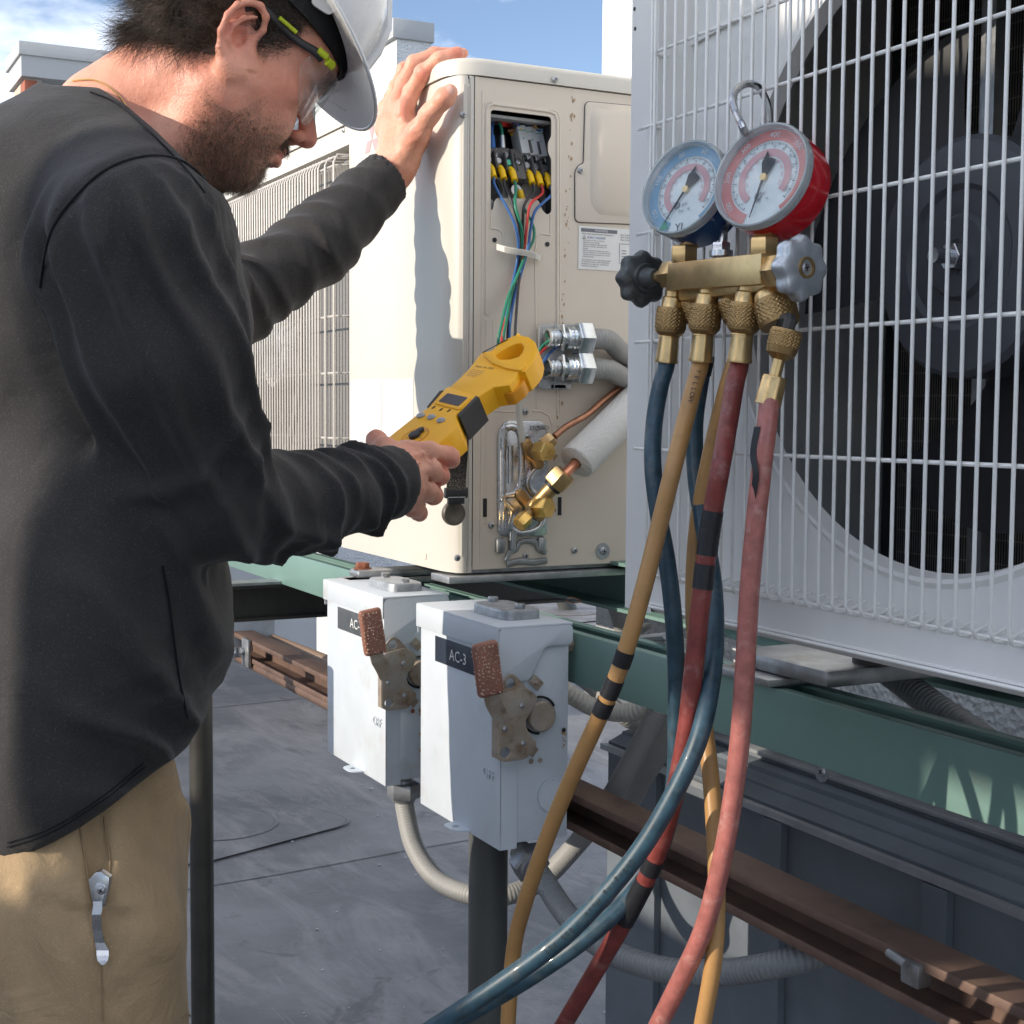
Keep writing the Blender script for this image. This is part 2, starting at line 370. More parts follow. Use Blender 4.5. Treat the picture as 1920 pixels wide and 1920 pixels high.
def roof_mat():
    m = bpy.data.materials.new('roof_membrane'); m.use_nodes = True; nt = m.node_tree; b = nt.nodes['Principled BSDF']; L = nt.links.new
    tc = nt.nodes.new('ShaderNodeTexCoord')
    def noise(s, d=7, r=.6, st=(1, 1, 1), dist=0.0):
        mp = nt.nodes.new('ShaderNodeMapping'); mp.inputs['Scale'].default_value = st; mp.inputs['Rotation'].default_value = (0, 0, .5)
        n = nt.nodes.new('ShaderNodeTexNoise'); n.inputs['Scale'].default_value = s; n.inputs['Detail'].default_value = d; n.inputs['Roughness'].default_value = r; n.inputs['Distortion'].default_value = dist
        L(tc.outputs['Object'], mp.inputs[0]); L(mp.outputs[0], n.inputs['Vector']); return n.outputs['Fac']
    def ramp(s, a, bb, c0, c1):
        r = nt.nodes.new('ShaderNodeValToRGB'); r.color_ramp.elements[0].position = a; r.color_ramp.elements[1].position = bb
        r.color_ramp.elements[0].color = c0; r.color_ramp.elements[1].color = c1; L(s, r.inputs[0]); return r.outputs[0]
    def mix(f, A, B, k=1.0):
        x = nt.nodes.new('ShaderNodeMix'); x.data_type = 'RGBA'
        if k != 1.0:
            q = nt.nodes.new('ShaderNodeMath'); q.operation = 'MULTIPLY'; q.inputs[1].default_value = k; L(f, q.inputs[0]); f = q.outputs[0]
        L(f, x.inputs['Factor'])
        for s, v in (('A', A), ('B', B)):
            if isinstance(v, tuple): x.inputs[s].default_value = (*v, 1)
            else: L(v, x.inputs[s])
        return x.outputs['Result']
    K = (0, 0, 0, 1); W = (1, 1, 1, 1)
    c = mix(ramp(noise(1.6, 8, .65), .35, .68, K, W), (0.115, 0.114, 0.117), (0.24, 0.232, 0.23))
    c = mix(ramp(noise(5, 9, .72, (1, .35, 1), .8), .47, .72, K, W), c, (0.36, 0.335, 0.32), .8)
    c = mix(ramp(noise(60, 5, .7, (1, .06, 1)), .60, .80, K, W), c, (0.40, 0.39, 0.39), .6)
    c = mix(ramp(noise(220, 3, .7), .62, .8, K, W), c, (0.34, 0.34, 0.35), .5)
    c = mix(ramp(noise(3.2, 8, .7, (1, 1, 1), 1.5), .60, .66, K, W), c, (0.05, 0.05, 0.055), .5)
    L(c, b.inputs['Base Color']); b.inputs['Roughness'].default_value = .62
    bp = nt.nodes.new('ShaderNodeBump'); bp.inputs['Strength'].default_value = .35; bp.inputs['Distance'].default_value = .01
    L(noise(14, 8, .65), bp.inputs['Height']); L(bp.outputs[0], b.inputs['Normal']); return m
M['roof'] = roof_mat()
def stucco_mat():
    m = bpy.data.materials.new('white_stucco'); m.use_nodes = True; nt = m.node_tree; b = nt.nodes['Principled BSDF']; L = nt.links.new
    tc = nt.nodes.new('ShaderNodeTexCoord'); v = nt.nodes.new('ShaderNodeTexNoise'); v.inputs['Scale'].default_value = 75; v.inputs['Detail'].default_value = 4; v.inputs['Roughness'].default_value = .55
    w_ = nt.nodes.new('ShaderNodeTexVoronoi'); w_.inputs['Scale'].default_value = 110
    L(tc.outputs['Object'], v.inputs['Vector']); L(tc.outputs['Object'], w_.inputs['Vector'])
    ad = nt.nodes.new('ShaderNodeMath'); L(v.outputs['Fac'], ad.inputs[0]); L(w_.outputs['Distance'], ad.inputs[1])
    bp = nt.nodes.new('ShaderNodeBump'); bp.inputs['Strength'].default_value = .8; bp.inputs['Distance'].default_value = .006
    L(ad.outputs[0], bp.inputs['Height']); L(bp.outputs[0], b.inputs['Normal'])
    n = nt.nodes.new('ShaderNodeTexNoise'); n.inputs['Scale'].default_value = 3; L(tc.outputs['Object'], n.inputs['Vector'])
    x = nt.nodes.new('ShaderNodeMix'); x.data_type = 'RGBA'; x.inputs['A'].default_value = (.62, .64, .66, 1); x.inputs['B'].default_value = (.74, .75, .75, 1)
    L(n.outputs['Fac'], x.inputs['Factor']); L(x.outputs['Result'], b.inputs['Base Color']); b.inputs['Roughness'].default_value = .85; return m
M['stucco'] = stucco_mat()
def ribbed(name, col, period=0.0042, amt=.5, rough=.5):
    """conduit with fine rings: relief across the length comes from the v coordinate stored on the tube"""
    m = mat(name, col, rough, var=.07, vscale=12); nt = m.node_tree; b = nt.nodes['Principled BSDF']; L = nt.links.new
    at = nt.nodes.new('ShaderNodeAttribute'); at.attribute_name = 'len'
    mu = nt.nodes.new('ShaderNodeMath'); mu.operation = 'MULTIPLY'; mu.inputs[1].default_value = 2 * math.pi / period; L(at.outputs['Fac'], mu.inputs[0])
    si = nt.nodes.new('ShaderNodeMath'); si.operation = 'SINE'; L(mu.outputs[0], si.inputs[0])
    bp = nt.nodes.new('ShaderNodeBump'); bp.inputs['Strength'].default_value = amt; bp.inputs['Distance'].default_value = .0012
    L(si.outputs[0], bp.inputs['Height']); L(bp.outputs[0], b.inputs['Normal']); return m
M['rib_grey'] = ribbed('ribbed_grey', (0.32, 0.315, 0.30), .0042, .22)
M['rib_pale'] = ribbed('ribbed_pale', (0.60, 0.57, 0.52), .006, .35)
M['rib_dark'] = ribbed('ribbed_dark', (0.20, 0.21, 0.22), .005, .35)
M['copper_rib'] = ribbed('ribbed_rust', (0.34, 0.235, 0.17), .005, .4)
def tube_len(name, pts, r, m, parent=None, n=14, rf=None):
    P = [Vector(p) for p in pts]; b = MB(); b.tube(P, r, n, True, rf); me = b.mesh(name, 50)
    acc = [0]
    for a, c in zip(P, P[1:]): acc.append(acc[-1] + (c - a).length)
    at = me.attributes.new('len', 'FLOAT', 'POINT'); d = [0.0] * len(me.vertices)
    for i in range(len(P)):
        for k in range(n): d[i * n + k] = acc[i]
    at.data.foreach_set('value', d)
    return link(name, me, m, parent)
def screw(parent, p, nrm, r=.0045, washer=False, name='screw'):
    """pan head screw with cross recess"""
    n = Vector(nrm).normalized(); u, v = frame_of(n); b = MB(); p = Vector(p)
    if washer: b.lathe(p, n, [(0, r * 1.9), (.0012, r * 1.9)], 16)
    b.lathe(p, n, [(0, r), (r * .3, r), (r * .6, r * .72), (r * .7, r * .35)], 14)
    a = random.random() * 1.5; c1 = u * math.cos(a) + v * math.sin(a); c2 = n.cross(c1)
    b.mi = 1
    for c, d in ((c1, c2), (c2, c1)):
        q = p + n * (r * .72)
        b.prism([q - c * r * .55 - d * r * .11, q + c * r * .55 - d * r * .11, q + c * r * .55 + d * r * .11, q - c * r * .55 + d * r * .11], -n * r * .1)
    return b.build(name, [M['screw'], M['black']], parent)
def hexnut(b, org, axis, r, h, up=None):
    """hexagonal nut, r across the flats / 2"""
    ax = Vector(axis).normalized(); R = r / math.cos(math.pi / 6)
    b.lathe(org, ax, [(0, R * .93), (h * .1, R), (h * .9, R), (h, R * .93)], 6, True, up)
def dot_(v): return Vector(v)
# ================================================================ SETTING
b = MB(); b.face([(-60, -60, 0), (120, -60, 0), (120, 160, 0), (-60, 160, 0)]); roof = struct(b.build('roof_surface', M['roof']))
YA = 1.82                                       # plane of the far unit's side panel
XA = 0.844                                      # plane of its fan side
XR = XA + 0.36
XB = 0.655                                      # plane of the near unit's grille
# roof patches: flashed pads with heat welded edges round the pipe supports
def patch(cx, cy, w, h, rot, rr):
    u = Vector((math.cos(rot), math.sin(rot), 0)); v = Vector((-u.y, u.x, 0)); c = Vector((cx, cy, .004))
    b = MB(); b.prism(rrect(c, u, v, w, h, .08), (0, 0, .003), bev=.0014)
    b.tube(rrect(c + Vector((0, 0, .0035)), u, v, w + .01, h + .01, .08) + [rrect(c + Vector((0, 0, .0035)), u, v, w + .01, h + .01, .08)[0]], .004, 6, flat=(Vector((0, 0, 1)), .25))
    b.tube(circ(c + Vector((0, 0, .005)), u, v, rr, 32) + [circ(c + Vector((0, 0, .005)), u, v, rr, 32)[0]], .010, 6, flat=(Vector((0, 0, 1)), .3))
    b.lathe(c + Vector((0, 0, .006)), (0, 0, 1), [(0, rr * .98), (.006, rr * .9), (.012, rr * .35)], 28)
    return struct(b.build('membrane_patch', M['roof'], None))
pc = PZ(440, 1545, 0); patch(pc.x - .05, pc.y, .62, .55, .35, .17)
pc2 = PZ(1068, 1148, 0); patch(pc2.x, pc2.y, .8, .8, .2, .2)
# lap seams of the membrane sheets
b = MB()
for k, (a, c) in enumerate((((-3, 3.35, 0), (8, 4.3, 0)), ((-3, 5.6, 0), (10, 6.6, 0)), ((-3, 8.3, 0), (14, 9.9, 0)), ((-1, 2.05, 0), (5, 2.55, 0)))):
    a, c = Vector(a), Vector(c); pts = [a.lerp(c, i / 60) + Vector((0, .006 * math.sin(i * 1.3 + k), .003)) for i in range(61)]
    b.tube(pts, .004, 6, flat=(Vector((0, 0, 1)), .2))
stuff(b.build('membrane_seam', M['roof']))

# grit and flecks lying on the membrane
b = MB(); rg = random.Random(11)
for k in range(420):
    y = 2.0 + 7 * rg.random() ** 1.6; x = y * .137 + rg.random() * y * .95; s = rg.uniform(.0015, .0055) * (.6 + y * .12)
    p0 = Vector((x, y, .0015)); n0 = rg.randint(4, 6); a0 = rg.random() * 6
    b.prism([p0 + Vector((s * rg.uniform(.5, 1.3) * math.cos(a0 + 6.283 * i / n0), s * rg.uniform(.5, 1.3) * math.sin(a0 + 6.283 * i / n0), 0)) for i in range(n0)], (0, 0, s * .5))
stuff(b.build('roof_grit', M['stucco_cap']))

# ---- stucco penthouse wall behind the units
XW = 1.30
wl = PX(1117, 1190, XW)
t = thing('penthouse_wall', (XW, wl.y, 0), 'tall white stucco wall standing behind the near condensing unit', 'wall')
b = MB(); b.box((XW, -1.5, .80), (XW + .35, wl.y, 3.2)); b.build('wall', M['stucco'], t)
# base flashing and membrane curb below it
zt = .765
b = MB(); b.box((XW - .012, -1.4, .780), (XW, wl.y - .02, .80)); b.box((XW - .035, -1.4, zt - .006), (XW, wl.y - .02, zt), bev=.001); b.build('drip_flashing', M['flashing'], t)
b = MB()
yl = PX(1140, 1480, 1.2).y
prof = [(XW - .004, .779), (XW - .006, .766), (XW - .026, .763), (XW - .029, .753), (XW - .050, .749), (XW - .053, .739), (XW - .074, .736), (XW - .077, .726), (XW - .100, .723), (XW - .1005, .700)]
for (x0, z0), (x1, z1) in zip(prof, prof[1:]):
    b.prism([(x0, -1.4, z0), (x1, -1.4, z1), (x1, yl, z1), (x0, yl, z0)], (.004, 0, -.001))
b.prism([(XW - .1, yl, .722), (XW - .1, yl, 0), (XW + .2, yl, 0), (XW + .2, yl, .765), (XW - .03, yl, .752)], (0, -2.9, 0))
b.build('curb', M['curb'], t, 8)
b = MB(); b.box((XW - .112, -1.4, .710), (XW - .1015, yl + .006, .719)); b.build('curb_bar', M['flashing'], t)
b = MB()
for yy in np.arange(.3, yl - .1, .305): b.box((XW - .112, yy, .01), (XW - .1012, yy + .04, .708))
b.build('membrane_lap', M['curb'], t)
for px_, py_ in ((1543, 1448),):
    p = PX(px_, py_, XW - .094); screw(t, p, (-1, 0, .2), .007, True)

# ---- far parapets, square to the units
yp = 7.0
a = PY(35, 75, yp); e = PY(45, 200, yp)
t = thing('parapet', (a.x, yp, 0), 'grey stucco parapet with projecting cap on a red brick pier, left background', 'parapet')
capb = PY(35, 101, yp).z; ch = .085
b = MB(); b.box((a.x, yp, capb), (a.x + 2.4, yp + .42, a.z), bev=.004); b.build('cap', M['stucco_cap'], t)
b = MB(); b.box((a.x + .012, yp + .012, PY(35, 140, yp).z), (a.x + 2.39, yp + .40, capb + .001)); b.box((a.x + .075, yp + .13, 0), (a.x + 2.39, yp + .39, capb)); b.build('wall', M['stucco_cap'], t)
bx0, bx1 = PY(46, 170, yp + .05).x, PY(70, 170, yp + .05).x; by0, by1 = yp + .05, yp + .36; zb_top = PY(35, 139, yp).z
b = MB(); b.box((bx0 + .005, by0 + .005, 0), (bx1 + .02, by1 - .005, zb_top)); core = asparent(b.build('pier', M['mortar'], t))
bk = MB(); bk.box((0, 0, 0), (bx1 - bx0, .10, .066), bev=.003); bme = bk.mesh('brick'); bme.materials.append(M['brick'])
bk = MB(); bk.box((0, 0, 0), (.05, .095, .066), bev=.003); bme2 = bk.mesh('brick'); bme2.materials.append(M['brick_sunlit'])
for k in range(14):
    z = zb_top - (k + 1) * .076
    o = link('brick', bme, None, core); o.location = (bx0 + .001, by0, z)
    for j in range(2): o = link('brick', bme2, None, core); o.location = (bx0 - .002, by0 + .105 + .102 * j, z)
yq = 5.2
q1 = PY(737, 32, yq); q2 = PY(815, 38, yq)
t = thing('parapet_pier', ((q1.x + q2.x) / 2, yq, 0), 'white stucco pier with projecting coping, rising behind the hard hat', 'parapet')
b = MB(); b.box((q1.x, yq, q1.z - .075), (q2.x, yq + .95, q1.z), bev=.003); b.build('coping', M['stucco_cap'], t)
b = MB(); b.box((q1.x + .02, yq + .012, 0), (q2.x - .01, yq + .93, q1.z - .074)); b.build('pier', M['stucco'], t)
# unseen on the sun side: parapet sized, two grey blocks added, all to cast shade
t = thing('unseen_parapet', (-2.2, 4, 0), 'unseen stucco parapet on the sunward roof edge, sized to shade the roof', 'parapet')
b = MB(); b.box((-2.5, -3, 0), (-2.2, 14, 1.50)); b.box((-2.55, -3, 1.50), (-2.15, 14, 1.58)); b.build('wall', M['stucco'], t)
t = thing('shade_cabinet', (-1.5, .0, 0), 'unseen tall grey block added to shade the near unit', 'cabinet')  # unseen block added to keep sun off the near unit's left part
b = MB(); b.box((-1.9, 1.03, 0), (-1.4, 1.42, 2.36), bev=.01); b.build('cabinet', M['blocker_paint'], t)
t = thing('shade_blocker', (-1.6, -.6, 1.8), 'unseen grey duct running from the cabinet', 'blocker')  # unseen raised block added for shade; sun passes above and below it
b = MB(); b.box((-1.9, -2.4, 1.86), (-1.4, 1.029, 2.24), bev=.01)
for yy in (-1.8, -.4): b.box((-1.7, yy, 0), (-1.65, yy + .05, 1.86))
b.build('blocker', M['blocker_paint'], t)

# ================================================================ STEEL FRAME
# near strut beam: a slotted channel open at the top
XG = .85; zT, zB = .990, .929
y0, y1 = -.6, 6.0
t = thing('green_beam', (XG, 1.5, 0), 'nearest green painted steel channel beam carrying both disconnect switches', 'steel beam', 'green beams of the equipment frame')
def channel(x0, xw, zt, zb, ya, yb, tk=.0035, lip=.009):
    b = MB()
    b.box((x0, ya, zb), (x0 + tk, yb, zt), bev=.001); b.box((x0 + xw - tk, ya, zb), (x0 + xw, yb, zt), bev=.001)
    b.box((x0 + tk, ya, zb + .0005), (x0 + xw - tk, yb, zb + tk))
    for xa, xb in ((x0 + tk, x0 + tk + lip), (x0 + xw - tk - lip, x0 + xw - tk)):
        b.box((xa, ya, zt - tk), (xb, yb, zt - .0004)); 
    return b
channel(XG, .052, zT, zB, y0, y1).build('channel', M['green'], t)
# far beam, web towards the wall, bottom flange towards the camera
t = thing('green_beam', (1.12, 1.5, 0), 'rear green painted steel channel beam passing under the far condensing unit', 'steel beam', 'green beams of the equipment frame')
pq = PX(1165, 1142, 1.10); zf = pq.z
b = MB(); b.box((1.10, -.6, zf - .005), (1.145, 6, zf)); b.box((1.145, -.6, zf - .005), (1.15, 6, zf + .062)); b.box((1.10, -.6, zf + .062), (1.15, 6, zf + .067)); b.build('channel', M['green'], t)
# cross member below unit A
t = thing('cross_beam', (.9, 2.5, 0), 'dark steel cross member spanning under the green beams', 'steel beam')
yc = 2.62
b = MB(); b.box((.2, yc, .862), (1.6, yc + .006, .928)); b.box((.2, yc - .03, .862), (1.6, yc, .867)); b.box((.2, yc - .03, .923), (1.6, yc, .928)); b.build('channel', M['dark_steel'], t)
b = MB(); b.box((.2, yc - .034, .929), (.85, yc + .02, .934)); b.build('strap', M['galv'], t)
# galvanised foot rails under the units
t = thing('foot_rail', (1.0, 1.86, 1.0), 'galvanised foot rail under the far condensing unit', 'mounting rail')
b = MB(); b.box((XA - .01, YA - .012, 1.014), (XA + .34, YA + .05, 1.0235), bev=.001); b.build('rail', M['galv'], t)
for yy in (2.02, 2.9):
    t2 = thing('foot_bracket', (XA, yy, .995), 'galvanised foot bracket bolted under the %s of the far unit' % ('near end' if yy < 2.5 else 'far end'), 'bracket')
    b = MB(); b.box((XA - .075, yy, .9915), (XA + .42, yy + .05, 1.0), bev=.001); b.box((XA - .06, yy + .004, 1.0), (XA + .38, yy + .046, 1.0135), bev=.006); b.build('bracket', M['galv'], t2)
    b = MB(); hexnut(b, (XA - .045, yy + .025, 1.014), (0, 0, 1), .009, .009); b.lathe((XA - .045, yy + .025, 1.0135), (0, 0, 1), [(0, .014), (.0015, .014)], 16); b.build('bolt', M['rust_red'], t2)
# bracket under unit B
t = thing('foot_bracket', (.9, 1.1, .99), 'wide galvanised foot bracket between the green beam and the near unit', 'bracket')
b = MB(); b.box((.842, 1.10, .9915), (1.24, 1.195, .9985), bev=.001); b.box((.862, 1.04, .9985), (1.22, 1.185, 1.016), bev=.006); b.build('bracket', M['galv'], t)
b = MB(); b.cyl((.93, 1.055, 1.016), (.93, 1.055, 1.080), .020, n=18); b.build('rubber_foot', M['rubber'], t)
b = MB(); hexnut(b, (.872, 1.17, .999), (0, 0, 1), .012, .010); b.lathe((.872, 1.17, .9985), (0, 0, 1), [(0, .019), (.002, .019)], 16); b.build('bolt', M['rust_plate'], t)
t = thing('flat_strap', (1.0, 1.6, 1.02), 'pale steel strap running from the wall to the near unit foot', 'strap')
b = MB(); p1, p2 = PX(1170, 1200, 1.05), PX(1260, 1193, .9); b.tube([p1 + Vector((.1, .1, 0)), p1, p2], .012, 8, flat=(Vector((0, 0, 1)), .4)); b.build('strap', M['flashing'], t)

# ---- rusty strut rail: channel open to the camera, plus a lower round pipe
XS = .862
t = thing('rusty_strut', (XS, 1.5, .78), 'rusty slotted strut channel running below the disconnect switches', 'strut rail')
za, zb_ = .789, .742
b = MB(); b.box((XS + .001, -.4, za - .003), (XS + .045, 6, za), bev=.001); b.box((XS, -.4, za - .010), (XS + .004, 6, za), bev=.0018)
b.box((XS + .042, -.4, zb_), (XS + .045, 6, za - .003)); b.box((XS + .001, -.4, zb_), (XS + .045, 6, zb_ + .003)); b.box((XS, -.4, zb_), (XS + .004, 6, zb_ + .010), bev=.0018)
b.build('channel', M['rust'], t)
sl = MB(); sl.box((0, 0, 0), (.0012, .026, .011), bev=.0004); sme = sl.mesh('slot'); sme.materials.append(M['black'])
for k in range(40):
    o = link('slot', sme, None, t); o.location = (XS + .0407, .3 + k * .055, .760)
# thin pipe visible below the rail at the left
t = thing('rusty_conduit', (.87, 2.8, .70), 'rusty rigid conduit running under the strut at the left', 'conduit')
P = [PX(395, 1210, .87), PX(500, 1262, .87), PX(618, 1322, .87), PX(660, 1345, .87)]
zc = sum(p.z for p in P) / 4
b = MB(); b.tube([(.875, 1.9, zc), (.875, 4.5, zc)], .011, 12); b.build('pipe', M['rust'], t)
t = thing('rusty_conduit', (.95, 2.8, .80), 'rusty flexible conduit lying behind the strut at the left', 'conduit')
p1, p2 = PX(478, 1188, .95), PX(620, 1245, .95)
tube_len('conduit', [p1, p1.lerp(p2, .5), p2, p2 + (p2 - p1) * 1.2], .0145, M['copper_rib'], t)
b = MB(); dd = (p2 - p1).normalized(); hexnut(b, p1 - dd * .03, dd, .019, .024); b.cyl(p1 - dd * .055, p1 - dd * .03, .013, n=14); b.build('connector', M['galv'], t)
# junction box hanging far left
t = thing('junction_box', (1.0, 3.05, .8), 'grey junction box with round knockouts under the cross beam', 'junction box')
j1, j2 = PY(415, 1125, 2.95), PY(516, 1235, 2.95)
jx = PY(462, 1125, 2.95).x
b = MB(); b.box((j1.x - .02, 2.95, j2.z), (j2.x, 3.10, j1.z + .02), bev=.002); b.build('body', M['box_paint'], t)
b = MB(); kc = PY(492, 1142, 2.949); b.lathe(kc, (0, -1, 0), [(0, .0165), (.0012, .0165), (.0013, .0145), (.0006, .014)], 24)
b.box((-.014, 0, -.0008), (.014, -.0018, .0008), Matrix.Translation(kc) @ Matrix.Rotation(.5, 4, 'Y')); b.build('knockout', M['rust_plate'], t)
b = MB(); kc = PY(437, 1142, 2.949); b.lathe(kc, (0, -1, 0), [(0, .0165), (.0012, .0165), (.0013, .0145)], 24); b.build('knockout', M['box_paint'], t)
# threaded rod with square strut washer
t = thing('rod_clamp', (.85, 2.6, .78), 'threaded rod with square washer clamping the rusty strut at the left', 'clamp')
wz = PX(458, 1222, XS - .006)
b = MB(); b.box((XS - .008, wz.y - .033, wz.z - .028), (XS - .002, wz.y + .012, wz.z + .028), bev=.001); b.build('square_washer', M['galv'], t)
b = MB(); b.cyl((XS - .14, wz.y, wz.z), (XS, wz.y, wz.z), .006, n=12); hexnut(b, (XS - .03, wz.y, wz.z), (1, 0, 0), .010, .016); b.build('threaded_rod', M['steel'], t)
b = MB(); hexnut(b, (XS - .135, wz.y, wz.z), (1, 0, 0), .012, .012); b.build('nut', M['rust_red'], t)
# strut clamp at lower right
t = thing('strut_clamp', (XS, .95, .77), 'small galvanised clamp with bolt on the strut at lower right', 'clamp')
cp = PX(1690, 1808, XS - .01)
b = MB(); b.box((XS - .006, cp.y - .016, cp.z - .018), (XS + .01, cp.y + .006, cp.z + .003), bev=.002); b.build('clamp_body', M['galv'], t)
b = MB(); b.cyl((XS - .010, cp.y + .016, cp.z + .005), (XS - .010, cp.y - .006, cp.z + .002), .0042, n=10); b.build('bolt', M['galv'], t)

# ---- posts
def post(px_l, px_r, ytop, y_at, label, m='post', zt_=None):
    pl, pr = PY(px_l, ytop, y_at), PY(px_r, ytop, y_at); r = (pr.x - pl.x) / 2 * .93; cx = (pl.x + pr.x) / 2
    zt_ = pl.z if zt_ is None else zt_
    t = thing('support_post', (cx, y_at, 0), label, 'post', 'frame support posts')
    b = MB(); b.cyl((cx, y_at, .02), (cx, y_at, zt_), r, n=28); b.build('pipe', M[m], t)
    b = MB(); b.lathe((cx, y_at, 0), (0, 0, 1), [(0, .09), (.008, .09), (.03, r * 1.5), (.14, r * 1.12), (.142, r)], 24); b.build('boot', M['curb'], t); return cx, r
post(880, 951, 1570, 1.60, 'round grey steel post standing under the AC-3 disconnect switch', 'post', .93)
post(352, 399, 1240, 2.05, 'dark steel post directly behind the technician', 'dark_steel', .928)
po = PZ(1068, 1148, 0); t = thing('support_post', (po.x, po.y, 0), 'distant leaning steel leg standing on a round roof flashing', 'post', 'frame support posts')
b = MB(); b.cyl((po.x, po.y, 0), (po.x - .35, po.y, .75), .055, n=16); b.build('pipe', M['post'], t)
# ================================================================ FAR CONDENSING UNIT (its terminals are open)
ZB, ZT = 1.031, 1.709
YE = 3.40
tA = thing('condensing_unit', (XA, YA, ZB), 'cream condensing unit with its wiring compartment open and fan grille facing left', 'air conditioner')
def SA(px, py, dy=0.0): return PY(px, py, YA - dy)          # a point on the service side (dy metres in front of it)
SEAM = SA(888, 500).x
RC = .05
# wrap panel: fan side + rounded corner + short return with two pressed grooves
gy0, gy1, gz0, gz1 = 2.218, 3.24, 1.085, 1.678              # grille opening
b = MB()
prof = [(XA, gy0)]
for k in range(9):
    a = math.radians(90 * k / 8); prof.append((XA + RC * (1 - math.cos(a)) , YA + RC * (1 - math.sin(a)) ))
prof = [(XA, gy0), (XA, YA + RC)] + prof[2:-1] if False else [(XA, gy0), (XA, YA + RC + .001)] + [(XA + RC * .36 * (1 - math.cos(math.radians(11.25 * k))), YA + RC * (1 - math.sin(math.radians(11.25 * k)))) for k in range(1, 9)]
x_ = prof[-1][0]
E_ = []
for dx, dy in ((.0015, 0), (.003, -.0), (.0042, .0025), (.0056, .0025), (.0068, 0)):
    if x_ + dx < SEAM - .001: E_.append((x_ + dx, YA + dy))
prof += E_ + [(SEAM - .0008, YA), (SEAM - .0008, YA + .012)]
zs = (ZB - .004, ZT)
for (xa, ya), (xb, yb) in zip(prof, prof[1:]):
    b.bm.faces.new([b.bm.verts.new(Vector(p)) for p in ((xa, ya, zs[0]), (xb, yb, zs[0]), (xb, yb, zs[1]), (xa, ya, zs[1]))])
for (ya, yb, z0, z1) in ((gy0, gy1, zs[0], gz0), (gy0, gy1, gz1, zs[1]), (gy1, YE, zs[0], zs[1])):
    b.bm.faces.new([b.bm.verts.new(Vector(p)) for p in ((XA, ya, z0), (XA, yb, z0), (XA, yb, z1), (XA, ya, z1))])
# returns of the opening
dp = .030
for q in (((XA, gy0, gz0), (XA, gy0, gz1), (XA + dp, gy0, gz1), (XA + dp, gy0, gz0)), ((XA, gy1, gz0), (XA, gy1, gz1), (XA + dp, gy1, gz1), (XA + dp, gy1, gz0)),
          ((XA, gy0, gz1), (XA, gy1, gz1), (XA + dp, gy1, gz1), (XA + dp, gy0, gz1)), ((XA, gy0, gz0), (XA, gy1, gz0), (XA + dp, gy1, gz0), (XA + dp, gy0, gz0))):
    b.bm.faces.new([b.bm.verts.new(Vector(p)) for p in q])
bmesh.ops.remove_doubles(b.bm, verts=b.bm.verts[:], dist=1e-5)
b.build('front_panel', M['cream'], tA, 40)
# vertical pressed lines on the return beside the seam
b = MB()
for px_ in (868, 877): 
    p = SA(px_, 500); b.tube([(p.x, YA, ZB + .02), (p.x, YA, ZT - .012)], .0013, 6)
b.build('pressed_bead', M['cream'], tA)
# shroud sheet with round air opening
cy, cz, cr_ = 2.80, 1.372, .262
hole = [(XA + dp, cy + cr_ * math.cos(2 * math.pi * k / 48), cz + cr_ * math.sin(2 * math.pi * k / 48)) for k in range(48)]
b = MB(); b.prism([(XA + dp, gy0, gz0), (XA + dp, gy1, gz0), (XA + dp, gy1, gz1), (XA + dp, gy0, gz1)], (.002, 0, 0), hole=hole)
ctr = Vector((XA + dp, cy, cz))
b.lathe(ctr + Vector((-.006, 0, 0)), (1, 0, 0), [(0, cr_ + .012), (-.004, cr_ + .004), (0, cr_ - .006), (.02, cr_ - .014), (.07, cr_ - .014)], 48, False)
b.build('fan_shroud', M['shroud'], tA)
def fan(parent, c, r, hub_r, nb, mhub='dark_fan', mb='dark_fan', rot=.3, facing=-1, pitch=.55, hub_d=.05):
    c = Vector(c); h = MB(); h.lathe(c, (facing, 0, 0), [(-.03, hub_r), (0, hub_r * .98), (hub_d * .5, hub_r * .86), (hub_d * .52, hub_r * .55), (hub_d * .3, hub_r * .5), (hub_d * .3, hub_r * .12)], 40); h.build('fan_hub', M[mhub], parent)
    bm_ = MB()
    me = None
    for k in range(nb):
        a0 = rot + 2 * math.pi * k / nb; B = MB(); g = []
        for i in range(7):
            row = []
            rr = hub_r * .9 + (r - hub_r * .9) * i / 6
            for j in range(9):
                s = j / 8 - .5; a = a0 + s * (1.05 + .35 * i / 6) + .25 * i / 6
                row.append(B.bm.verts.new(c + Vector((facing * (.012 - s * pitch * .13 - .02 * s * s) , rr * math.cos(a), rr * math.sin(a)))))
            g.append(row)
        for i in range(6):
            for j in range(8): f = B.bm.faces.new((g[i][j], g[i][j + 1], g[i + 1][j + 1], g[i + 1][j])); f.smooth = True
        B.build('fan_blade', M[mb], parent)
fan(tA, (XA + dp + .055, cy, cz), cr_ - .02, .085, 3, mhub='term_grey', mb='dark_fan')
b = MB(); b.lathe((XA + dp + .028, cy, cz), (-1, 0, 0), [(0, .055), (.006, .05), (.006, .012)], 24); hexnut(b, (XA + dp + .022, cy, cz), (-1, 0, 0), .011, .014); b.build('hub_nut', M['steel'], tA)
